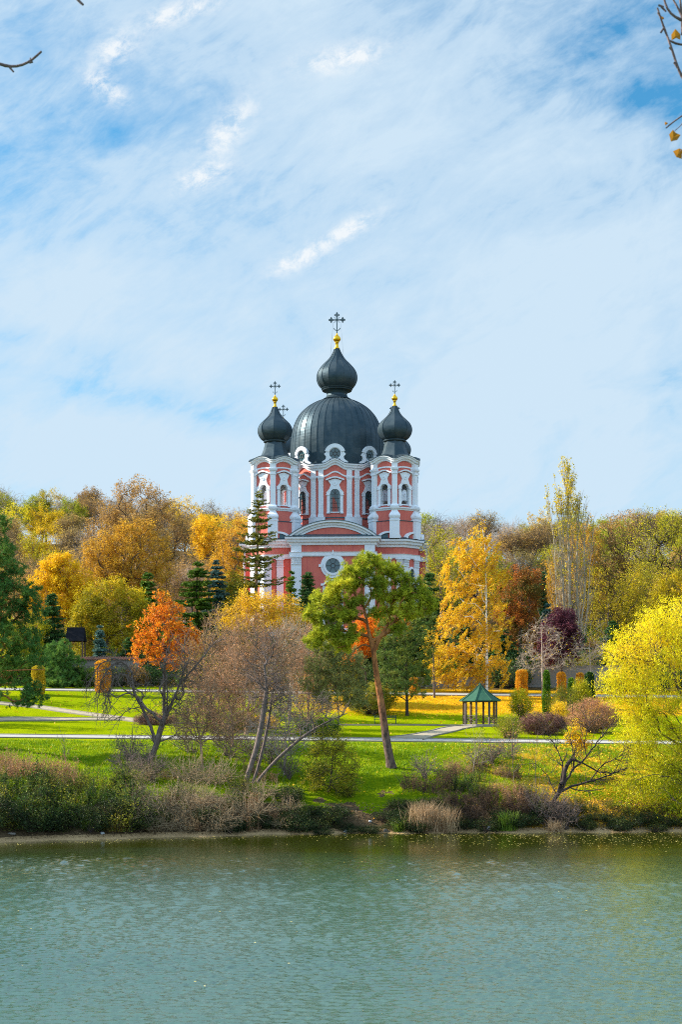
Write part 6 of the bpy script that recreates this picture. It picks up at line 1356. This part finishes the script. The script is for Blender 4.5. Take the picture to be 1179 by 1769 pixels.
        place(PROTO[kd, v], px, Y, USED, i * 1.7, (s, s, s), {'leafy': 'russet leafy tree on the slope below the hill wood', 'thin': 'half bare brown tree on the slope below the hill wood', 'bare': 'bare grey tree on the slope below the hill wood', 'yellow': 'golden tree on the slope below the hill wood', 'ygreen': 'yellow green tree on the slope below the hill wood'}[kd], (b, b, b), 'trees on the slope below the hill wood', -0.2)
M['l_hedge'] = leaf_mat('golden_hedge_leaves', [(0.08, 0.12, 0.015), (0.26, 0.26, 0.02), (0.52, 0.38, 0.03)], 0.7)
M['l_maroonbush'] = leaf_mat('maroon_bush_leaves', [(0.07, 0.03, 0.03), (0.18, 0.08, 0.07), (0.34, 0.19, 0.14)], 1.2, 0.25)
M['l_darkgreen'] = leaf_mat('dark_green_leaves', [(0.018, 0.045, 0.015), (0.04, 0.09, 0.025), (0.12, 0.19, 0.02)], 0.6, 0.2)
M['l_brownbush'] = leaf_mat('brown_bush_leaves', [(0.10, 0.06, 0.025), (0.24, 0.13, 0.04), (0.42, 0.26, 0.05)], 0.6)
lawn_shrubs()

# ------------------------------------------------------------------ vegetation of the bank
def bank():
    rng = np.random.default_rng(31)
    kinds = {}
    def proto(k, name, leaf, bark, w, h, seed, **kw): kinds[k] = shrub(name, 'x', 'bush', (0, 0, 0), w, h, seed, leaf, bark, **kw)
    kinds['green'] = weeds('bank_bush', 'x', 'bush', (0, 0, 0), 2.2, 1.9, 601, 'l_bush', 46, 0.10, 46)
    kinds['yellow'] = weeds('bank_bush', 'x', 'bush', (0, 0, 0), 1.9, 2.0, 602, 'l_bushy', 34, 0.09, 30)
    kinds['rust'] = weeds('bank_bush', 'x', 'bush', (0, 0, 0), 2.0, 2.0, 607, 'l_rust', 38, 0.08, 16, 'twig')
    M['l_bankdark'] = leaf_mat('ivy_leaves', [(0.008, 0.020, 0.007), (0.022, 0.045, 0.012), (0.12, 0.13, 0.02)], 0.9, 0.15)
    proto('dark', 'bank_bush', 'l_bankdark', 'bark_dark', 2.4, 1.2, 603, nst=110, nl=12, ls=0.10, lsp=0.14, tw=(2, .25, .008, 1))
    kinds['red'] = weeds('bank_bush', 'x', 'bush', (0, 0, 0), 2.3, 2.0, 604, 'l_redbush', 50, 0.08, 34)
    M['twig_tan'] = bark_mat('tan_bramble_bark', (0.20, 0.14, 0.08), (0.46, 0.35, 0.21))
    proto('bramble', 'dry_bramble', 'l_rust', 'twig_tan', 2.3, 1.6, 605, nst=60, nl=1, lfrac=0.25, ls=0.09, tw=(3, .7, .018, 2), twr=0.85, shape=ragged(2.6, 1.7))
    proto('grey', 'dry_bramble', 'l_redbush', 'twig_dark', 1.8, 1.9, 606, nst=40, nl=1, ls=0.07, lfrac=0.4, tw=(3, .5, .015, 2), shape=ragged(1.8, 2.2))
    LB = {'rust': 'rusty brown weedy bush on the steep bank', 'green': 'dark green leafy bush on the steep bank', 'yellow': 'yellow flecked green bush on the steep bank', 'dark': 'low dark ivy like bush at the foot of the bank', 'red': 'reddish brown bush on the steep bank',
          'bramble': 'heap of dry brown bramble twigs on the bank', 'grey': 'wispy grey twiggy bush on the bank'}
    def put(k, px, py, s=1.0, sz=1.0, b=1.0):
        Y = Yground(px, py, 99.5, 122); place(kinds[k], px, Y, USED, rng.uniform(0, 6.28), (s, s, s * sz), LB[k], (b, b, b), 'bushes along the bank', -0.08)
    # left mass
    for row, (py, ks) in enumerate(((1345, ['rust', 'green', 'rust', 'yellow']), (1368, ['green', 'yellow', 'yellow', 'rust']), (1392, ['yellow', 'green', 'green']), (1415, ['green', 'yellow', 'green', 'dark']), (1434, ['dark', 'dark', 'yellow']))):
        for px in np.arange(-60, 232, 36):
            if row == 0 and px > 130: continue
            put(ks[int(rng.integers(len(ks)))], px + rng.uniform(-12, 12), py + rng.uniform(-6, 5), rng.uniform(0.8, 1.15), rng.uniform(0.8, 1.15), rng.uniform(0.8, 1.3))
    for px, py in ((-12, 1325), (8, 1322), (28, 1332), (50, 1340), (72, 1345), (100, 1352), (20, 1345), (125, 1360)): put('rust', px, py, 0.85, 1.0, 1.2)
    # thicket heap of drooping brown twigs
    for px, py, s in ((245, 1385, 1), (275, 1400, 1.1), (300, 1380, 1.1), (330, 1408, 1.1), (262, 1425, .9), (300, 1430, .9), (355, 1390, 1.1), (380, 1420, 1), (345, 1432, .9), (400, 1398, 1.1), (430, 1410, 1), (330, 1350, 1), (375, 1355, 1.1), (420, 1368, 1.2), (455, 1380, 1.1), (470, 1350, 1), (490, 1400, .9), (230, 1400, .9), (250, 1350, .8), (290, 1345, .8), (440, 1340, .9)):
        put('bramble' if rng.random() < 0.68 else ('green', 'yellow', 'rust')[int(rng.integers(3))], px + rng.uniform(-8, 8), py, s * rng.uniform(.75, 1.0), rng.uniform(0.7, 1.25), rng.uniform(.8, 1.1))
    for px, py in ((235, 1430), (280, 1418), (420, 1432), (450, 1428), (480, 1430), (510, 1420), (535, 1405), (520, 1436), (550, 1432), (575, 1420), (500, 1385), (355, 1420), (400, 1436)): put('dark', px, py, rng.uniform(.7, 1), rng.uniform(.6, 1), 1.0)
    for px, py in ((262, 1350), (240, 1330), (218, 1340), (470, 1320), (500, 1345), (225, 1315)): put('grey', px, py, rng.uniform(.9, 1.2), 1.2)
    for px, py in ((330, 1302), (395, 1306), (440, 1315)): put('grey', px, py, 1.1, 1.3)
    # centre
    for px, py in ((560, 1440), (590, 1430), (585, 1405), (680, 1432), (665, 1415), (700, 1410), (690, 1395), (640, 1438), (610, 1436)): put('dark', px, py, rng.uniform(.5, .8), rng.uniform(.4, .7))
    # right: reddish scrub beside and behind the reeds
    for px, py in ((770, 1345), (800, 1360), (830, 1350), (860, 1365), (790, 1390), (825, 1395), (855, 1400), (885, 1385), (880, 1345), (905, 1370), (745, 1370), (815, 1420), (845, 1426), (900, 1405), (775, 1425), (720, 1365)): put(['red', 'green', 'red', 'rust', 'yellow', 'red'][int(rng.integers(6))] , px + rng.uniform(-6, 6), py, rng.uniform(.6, .95), rng.uniform(.75, 1.1), rng.uniform(.8, 1.3))
    for px, py in ((780, 1330), (805, 1338), (835, 1335), (868, 1338), (760, 1360), (790, 1368), (820, 1375), (850, 1380), (880, 1372), (765, 1395), (800, 1405), (830, 1410), (860, 1415), (895, 1400), (910, 1385), (915, 1410)): put(['red', 'red', 'rust', 'green'][int(rng.integers(4))], px + rng.uniform(-8, 8), py, rng.uniform(.6, .9), rng.uniform(.8, 1.15), rng.uniform(.7, 1.1))
    for px, py in ((240, 1420), (265, 1436), (290, 1425), (320, 1436), (345, 1422), (372, 1436), (405, 1425), (435, 1433), (465, 1418), (490, 1428), (380, 1400), (440, 1395), (300, 1395), (330, 1378)): put(['bramble', 'rust', 'bramble'][int(rng.integers(3))], px + rng.uniform(-8, 8), py, rng.uniform(.6, .85), rng.uniform(.7, 1.2), rng.uniform(.8, 1.1))
    for px, py in ((740, 1400), (760, 1410), (800, 1432), (840, 1434), (890, 1428), (870, 1415), (915, 1425), (935, 1410), (700, 1430), (720, 1436)): put('dark', px, py, rng.uniform(.7, .95), rng.uniform(.7, 1))
    for px, py in ((830, 1325), (880, 1310), (850, 1318), (735, 1345), (925, 1398), (942, 1425), (960, 1420), (975, 1432)): put('grey', px, py, rng.uniform(.8, 1.1), rng.uniform(1, 1.4))
    for px, py in ((1000, 1425), (1030, 1415), (1060, 1420), (1090, 1425), (1120, 1420), (1150, 1425), (1180, 1425), (1015, 1432), (1075, 1433), (1135, 1434), (1200, 1432), (960, 1400), (990, 1405)): put('dark', px, py, rng.uniform(.6, .9), rng.uniform(.5, .8))
    for px, py in ((1020, 1400), (1055, 1395), (1085, 1405), (1000, 1385), (1120, 1400), (1150, 1400), (1190, 1405)): put('yellow', px, py, rng.uniform(.6, .8), rng.uniform(.5, .7), 1.2)
    for px, py in ((560, 1330), (545, 1345), (600, 1375)): put('yellow', px, py, .6, .8, 1.0)
    # thin whip saplings standing before the lower path
    def whip(lab, px, py, hpx, seed, leaf=None, n=16, bark='twig_dark', spread=0.5):
        g = np.random.default_rng(seed); Y = Yground(px, py, 100, 122); x, y, z = gz(px, Y); h = hpx * Y / F
        o = thing('sapling', lab, 'sapling', (x, y, z - .05)); mb = MB(); t = np.linspace(0, 1, 9); P = np.stack([0.08 * np.sin(t * 5 + seed), 0 * t, t * h], -1); rr = np.linspace(0.028, 0.009, 9); tubes(mb, P[:-1], P[1:], rr[:-1], rr[1:], 4)
        k = g.integers(2, 8, n); d = g.normal(size=(n, 3)) * spread + [0, 0, .7]; E = twigs(mb, P[k], d, g, 1, h * 0.28, 0.010, 0.3, 0.2, 2); parts = [mb.build('stem', M[bark], o)]
        if leaf: c = MB(); C = np.repeat(E, 5, 0) + g.normal(size=(len(E) * 5, 3)) * .1; leaves(c, C, .09, .6, g); parts.append(c.build('foliage', M[leaf], o))
        KIDS[o.name] = parts
    whip('thin bare sapling on the grassy bank at the far left', 112, 1335, 62, 1)
    whip('slim sapling with a few leaves rising before the small brown bush', 888, 1360, 105, 2, 'l_redpink', 22)
    whip('tall thin sapling between the red scrub and the leaning bare tree', 928, 1370, 110, 3, None, 20)
    whip('wispy pale sapling on the grass right of the pine foot', 820, 1345, 70, 4, 'l_olive', 26, 'twig_grey')
    # reeds and grasses
    def reed(lab, px, py, w, hpx, n, leaf, seed, name='reed_clump', wid=0.03, lean=0.18):
        g = np.random.default_rng(seed); Y = Yground(px, py, 99, 122) if py < 1438 else 99.6; x, y, z = gz(px, Y); z = max(z, 0.0); h = hpx * Y / F
        o = MB(); b = np.stack([g.normal(size=n) * w / 4, g.normal(size=n) * w / 7, np.full(n, -0.05)], -1); d = np.stack([g.normal(size=n) * lean, g.normal(size=n) * lean, np.ones(n)], -1); d /= np.linalg.norm(d, axis=1, keepdims=True); l = h * (0.55 + 0.5 * g.random((n, 1)))
        m1 = b + d * l * 0.6; bend = np.stack([g.normal(size=n) * .12 - .03, g.normal(size=n) * .1, np.zeros(n)], -1); tp = b + d * l + bend * l * 1.5; s = np.cross(d, g.normal(size=(n, 3))); s /= np.linalg.norm(s, axis=1, keepdims=True); s *= wid / 2; rn = g.random(n)
        V = np.stack([b - s, b + s, m1 + s * .8, m1 - s * .8], 1).reshape(-1, 3); o.add(V, np.arange(4 * n).reshape(-1, 4), rn); V = np.stack([m1 - s * .8, m1 + s * .8, tp], 1).reshape(-1, 3); o.add(V, np.arange(3 * n).reshape(-1, 3), rn)
        return tag(o.build(name, M[leaf], loc=(x, y, z)), lab, 'reeds' if name == 'reed_clump' else 'grass clump')
    reed('tall clump of dry tan reeds at the water edge', 733, 1436, 2.1, 60, 560, 'l_reed', 11); reed('second dry reed clump joined to the right of the tall one', 772, 1437, 1.5, 52, 340, 'l_reed', 12)
    reed('fresh bright green reed clump at the water edge', 877, 1434, 1.2, 38, 200, 'l_freshreed', 13, wid=.045)
    for i, (px, py, w, hp, lf, lab) in enumerate(((76, 1438, 1.0, 30, 'l_drygrass', 'yellow brown grass clump at the left shore'), (118, 1440, .9, 22, 'l_freshreed', 'yellow green grass clump at the left shore'), (200, 1436, 1.2, 24, 'l_drygrass', 'orange brown grass clump at the foot of the left bank'), (152, 1432, .7, 30, 'l_freshreed', 'tall thin green grass clump on the left shore'), (345, 1440, 1.3, 26, 'l_reed', 'dry pale grass tuft under the bramble heap'), (960, 1436, 1.0, 26, 'l_reed', 'pale dry grass clump below the leaning bare tree'), (690, 1436, .6, 30, 'l_freshreed', 'small green grass clump left of the dry reeds'))):
        reed(lab, px, py, w, hp, 160, lf, 20 + i, 'grass_clump', .03, .4)
M['l_bushy'] = leaf_mat('yellow_flecked_leaves', [(0.03, 0.06, 0.012), (0.14, 0.17, 0.02), (0.66, 0.52, 0.03)], 1.0)
M['l_redbush'] = leaf_mat('dull_red_leaves', [(0.035, 0.025, 0.018), (0.11, 0.06, 0.035), (0.25, 0.15, 0.06)], 0.8, 0.3)
M['l_freshreed'] = leaf_mat('fresh_reed_blades', [(0.08, 0.17, 0.02), (0.20, 0.32, 0.03), (0.38, 0.42, 0.04)], 1.0)
M['l_drygrass'] = leaf_mat('dry_grass_blades', [(0.18, 0.13, 0.03), (0.36, 0.26, 0.05), (0.55, 0.38, 0.08)], 1.0)
M['l_rust'] = leaf_mat('rusty_weed_leaves', [(0.14, 0.07, 0.035), (0.34, 0.17, 0.07), (0.55, 0.36, 0.12)], 1.2, 0.3)
bank()

def stuff():
    rng = np.random.default_rng(41)
    # grass blades of the bank
    n = 150000; x = rng.uniform(-31, 31, n); y = rng.uniform(101.5, 121.6, n); z = H(x, y); yy = y - shore_shift(x)
    dens = np.clip((z - 2.2) / 1.6, 0.0, 1) * np.clip(0.55 + wob(x, y, 1.6, 0.5), 0.05, 1); k = rng.random(n) < dens; x, y, z = x[k], y[k], z[k]; n = len(x)
    g = MB(); C = np.stack([x, y, z - 0.02], -1); l = 0.16 * (0.6 + 0.9 * rng.random((n, 1))) * np.clip(1.15 + wob(x, y, 2.3, 0.35), 0.5, 1.6)[:, None]
    d = rng.normal(size=(n, 3)) * 0.45 + [0, 0, 1]; d /= np.linalg.norm(d, axis=1, keepdims=True); s = rng.normal(size=(n, 3)) * [1, 1, 0]; s /= np.linalg.norm(s, axis=1, keepdims=True); s *= 0.035
    g.add(np.stack([C - s, C + s, C + d * l], 1).reshape(-1, 3), np.arange(3 * n).reshape(-1, 3), rng.random(n)); tag(g.build('grass', M['l_grass']), 'long bright green grass on the bank below the path', 'grass', kind='stuff')
    # fallen leaves on lawn and bank
    n = 26000; x = rng.uniform(-40, 45, n); y = rng.uniform(126, 165, n); p = np.clip((y - 143) / 14, 0.03, 1) * np.clip((x + 16) / 14, 0.10, 1); k = rng.random(n) < p; x, y = x[k], y[k]
    n2 = 9000; x2 = rng.uniform(-26, 30, n2); y2 = rng.uniform(101, 122, n2); k = rng.random(n2) < np.clip((x2 - 6) / 9, 0.06, 1); x = np.r_[x, x2[k]]; y = np.r_[y, y2[k]]
    k = ~((np.abs(y - 124.2) < 1.2)); x, y = x[k], y[k]; C = np.stack([x, y, H(x, y) + 0.05], -1); m = MB(); leaves(m, C, 0.13, 0.8, rng, None, 1.0); tag(m.build('fallen_leaves', M['l_litter']), 'yellow and orange leaves fallen on the grass', 'fallen leaves', kind='stuff')
    # twigs, pebbles and leaf litter on the strip of shore
    n = 7000; x = rng.uniform(-30, 30, n); yy = rng.uniform(99.9, 103.0, n); y = yy + shore_shift(x); C = np.stack([x, y, H(x, y) + 0.02], -1); m = MB(); leaves(m, C, 0.12, 0.7, rng, None, 1.0); tag(m.build('shore_litter', M['l_shore']), 'leaf litter and twigs strewn along the water edge', 'leaf litter', kind='stuff')
    # leaves floating
    n = 1100; x = rng.normal(size=n) * 9 + 18; y = 97.5 - np.abs(rng.normal(size=n)) * 5; x2 = rng.uniform(-26, 28, 60); y2 = rng.uniform(40, 97, 60) ; x = np.r_[x, x2]; y = np.r_[y, y2]; x3 = rng.uniform(-24, 24, 700); y3 = 99.3 + shore_shift(x3) - np.abs(rng.normal(size=700)) * 1.6; x = np.r_[x, x3]; y = np.r_[y, y3]; y = np.minimum(y, 99.2 + shore_shift(x))
    C = np.stack([x, y, np.full(len(x), 0.035)], -1); a = rng.uniform(0, 6.28, len(x)); s = 0.042 * (0.6 + rng.random(len(x))); e = np.stack([np.cos(a) * s, np.sin(a) * s, 0 * a], -1); f = np.stack([-np.sin(a) * s, np.cos(a) * s, 0 * a], -1)
    m = MB(); m.add(np.stack([C - e, C + f * .8, C + e, C - f * .8], 1).reshape(-1, 3), np.arange(4 * len(x)).reshape(-1, 4), rng.random(len(x))); tag(m.build('floating_leaves', M['l_float']), 'small pale leaves floating on the lake', 'floating leaves', kind='stuff')
M['l_shore'] = leaf_mat('shore_litter', [(0.05, 0.035, 0.02), (0.16, 0.11, 0.06), (0.40, 0.28, 0.14)], 1.0, 0.0)
stuff()
def debris():
    def piece(lab, px, py, size, rz, m, seed, name='plastic_litter', Yv=None):
        Y = Yv or Yground(px, py, 98, 106); x = X(px, Y); z = max(float(H(x, Y)), 0.0) + size[2] * 0.4; g = np.random.default_rng(seed); mb = MB(); h = np.array(size) / 2
        G = []
        for i, zz in enumerate((-1, -0.3, 0.5, 1)):
            a = np.linspace(0, 2 * PI, 11)[:-1]; q = (1 - 0.35 * abs(zz)) * (1 + g.normal(size=10) * 0.10); G.append(np.stack([np.sign(np.cos(a)) * np.abs(np.cos(a)) ** .5 * h[0] * q, np.sign(np.sin(a)) * np.abs(np.sin(a)) ** .5 * h[1] * q, np.full(10, zz * h[2]) + g.normal(size=10) * h[2] * 0.15], -1))
        mb.grid(np.array(G)[:, ::-1], False, True); mb.poly(G[-1]); o = mb.build(name, m); o.location = (x, Y, z); o.rotation_euler = (0.15, 0.05, rz); tag(o, lab, 'litter' if name != 'stone' else 'stone')
    piece('pale blue white board lying at the water edge at the right', 1063, 1429, (0.75, 0.4, 0.16), .2, M['litter'], 1); piece('crumpled white plastic bag beside the green reeds', 847, 1434, (0.55, 0.35, 0.26), .8, M['litter'], 2)
    piece('small pale stone on the shore left of the reeds', 667, 1437, (0.4, 0.3, 0.22), .3, M['stone'], 3, 'stone'); piece('bluish scrap of plastic on the shore at the centre', 598, 1438, (0.35, 0.25, 0.18), 1.1, M['litter'], 4)
    piece('small white scrap on the left shore', 177, 1441, (0.32, 0.25, 0.16), .4, M['litter'], 5); piece('pale driftwood lump at the far left shore', 18, 1442, (0.8, 0.2, 0.14), .2, M['stone'], 6, 'stone')
    piece('white bottle lying on the earth slope right of the pine', 640, 1420, (0.25, 0.12, 0.12), .4, M['litter'], 7)
debris()

# ------------------------------------------------------------------ near side: two trees beside the camera whose twigs hang into view
def near_twigs():
    def poly(mb, pts, r0, r1, k=7):
        q = np.array(pts, float); d = np.r_[0, np.cumsum(np.linalg.norm(np.diff(q, axis=0), axis=1))]; n = max(4, int(d[-1] / 0.03)); n = min(n, 60); s = np.linspace(0, d[-1], n); q = np.stack([np.interp(s, d, q[:, i]) for i in range(3)], -1)
        for _ in range(3): q[1:-1] = .25 * q[:-2] + .5 * q[1:-1] + .25 * q[2:]
        rr = np.linspace(r0, r1, n) * (1 + 0.18 * (np.arange(n) % 9 == 4)); tubes(mb, q[:-1], q[1:], rr[:-1], rr[1:], k)
    def leaf3(mb, px, py, Y, s, ang):
        c = W(px, py, Y); pts = [(0, 0.55), (0.45, 0.05), (0.38, -0.45), (0.0, -0.30), (-0.42, -0.42), (-0.40, 0.1)]; ca, sa = math.cos(ang), math.sin(ang)
        V = [c + np.array([(u * ca - v * sa) * s, 0.25 * s * abs(u), (u * sa + v * ca) * s]) for u, v in pts]; mb.add(V + [c + np.array([0, 0.02, 0])], [[k, (k + 1) % 6, 6] for k in range(6)], np.full(6, 0.5))
    for side in (1, -1):
        Y = 8.0; bx = side * 4.6; b = np.array([bx, 7.0, float(H(bx, 7.0)) - 0.2]); o = thing('near_tree', 'bare twigs of a near tree with dry brown leaves in the top right corner' if side > 0 else 'bare curved twig of a near tree reaching in at the top left edge', 'tree', b)
        mb = MB(); top = b + np.array([-side * 0.3, 0.3, 8.5]); poly(mb, [b, b + np.array([0.1, 0, 3]), b + np.array([-side * 0.1, 0.2, 6]), top], 0.13, 0.05, 10)
        fk = b + np.array([-side * 0.12, 0.2, 6.2])
        if side > 0:
            poly(mb, [fk, W(1330, 60, Y), W(1262, 40, Y), W(1205, 60, Y)], 0.04, 0.016)
            a = W(1205, 60, Y)
            poly(mb, [a, W(1195, 155, Y), W(1180, 135, Y), W(1172, 118, Y), W(1163, 88, Y), W(1157, 70, Y), W(1148, 48, Y), W(1141, 26, Y), W(1137, 14, Y)], 0.010, 0.005)
            poly(mb, [a, W(1185, 84, Y), W(1170, 78, Y), W(1158, 70, Y)], 0.007, 0.005)
            poly(mb, [a, W(1190, 36, Y), W(1172, 34, Y), W(1158, 25, Y), W(1150, 10, Y), W(1146, -15, Y)], 0.009, 0.005)
            poly(mb, [a, W(1182, 40, Y), W(1176, 14, Y), W(1168, 8, Y), W(1158, -12, Y)], 0.009, 0.004); poly(mb, [W(1180, 60, Y), W(1179, 20, Y), W(1174, -15, Y)], 0.008, 0.005)
            poly(mb, [a, W(1215, 150, Y), W(1190, 196, Y), W(1170, 205, Y), W(1160, 214, Y), W(1152, 221, Y)], 0.007, 0.004); poly(mb, [W(1190, 196, Y), W(1180, 222, Y), W(1167, 226, Y)], 0.003, 0.002); poly(mb, [W(1190, 196, Y), W(1192, 250, Y), W(1176, 262, Y)], 0.003, 0.002)
            for (p, q) in (((1148, 48), (1143, 56)), ((1143, 30), (1138, 22)), ((1172, 118), (1166, 108)), ((1163, 88), (1158, 82)), ((1152, 20), (1144, 12)), ((1148, 12), (1139, 9))): poly(mb, [W(*p, Y), W(*q, Y)], 0.005, 0.006)
        else:
            poly(mb, [fk, W(-150, 60, Y), W(-60, 80, Y), W(-30, 100, Y)], 0.04, 0.015); a = W(-30, 100, Y)
            poly(mb, [a, W(-5, 109, Y), W(12, 116, Y), W(30, 116, Y), W(45, 111, Y), W(58, 102, Y), W(71, 89, Y)], 0.009, 0.006); poly(mb, [W(16, 116, Y), W(23, 124, Y)], 0.006, 0.005); poly(mb, [W(50, 108, Y), W(56, 107, Y)], 0.007, 0.005); poly(mb, [W(52, 106, Y), W(52, 100, Y)], 0.005, 0.003)
            poly(mb, [fk, W(-120, -80, Y), W(40, -60, Y), W(118, -22, Y), W(128, -4, Y), W(140, 6, Y)], 0.03, 0.006); poly(mb, [W(120, -14, Y), W(134, -3, Y), W(143, 8, Y)], 0.006, 0.007)
        mb.build('trunk', M['twig_near'], o, origin=b)
        if side > 0:
            for (px, py, s, an) in ((1169, 60, 0.062, 0.1), (1145, 31, 0.024, 0.5), (1166, 235, 0.066, 2.6), (1174, 264, 0.062, 1.3), (1152, 213, 0.02, 0.7)):
                c = MB(); leaf3(c, px, py, Y, s, an); c.build('leaf', M['l_near'], o, origin=b)
M['twig_near'] = bark_mat('near_twig_bark', (0.10, 0.07, 0.07), (0.20, 0.14, 0.14))
near_twigs()
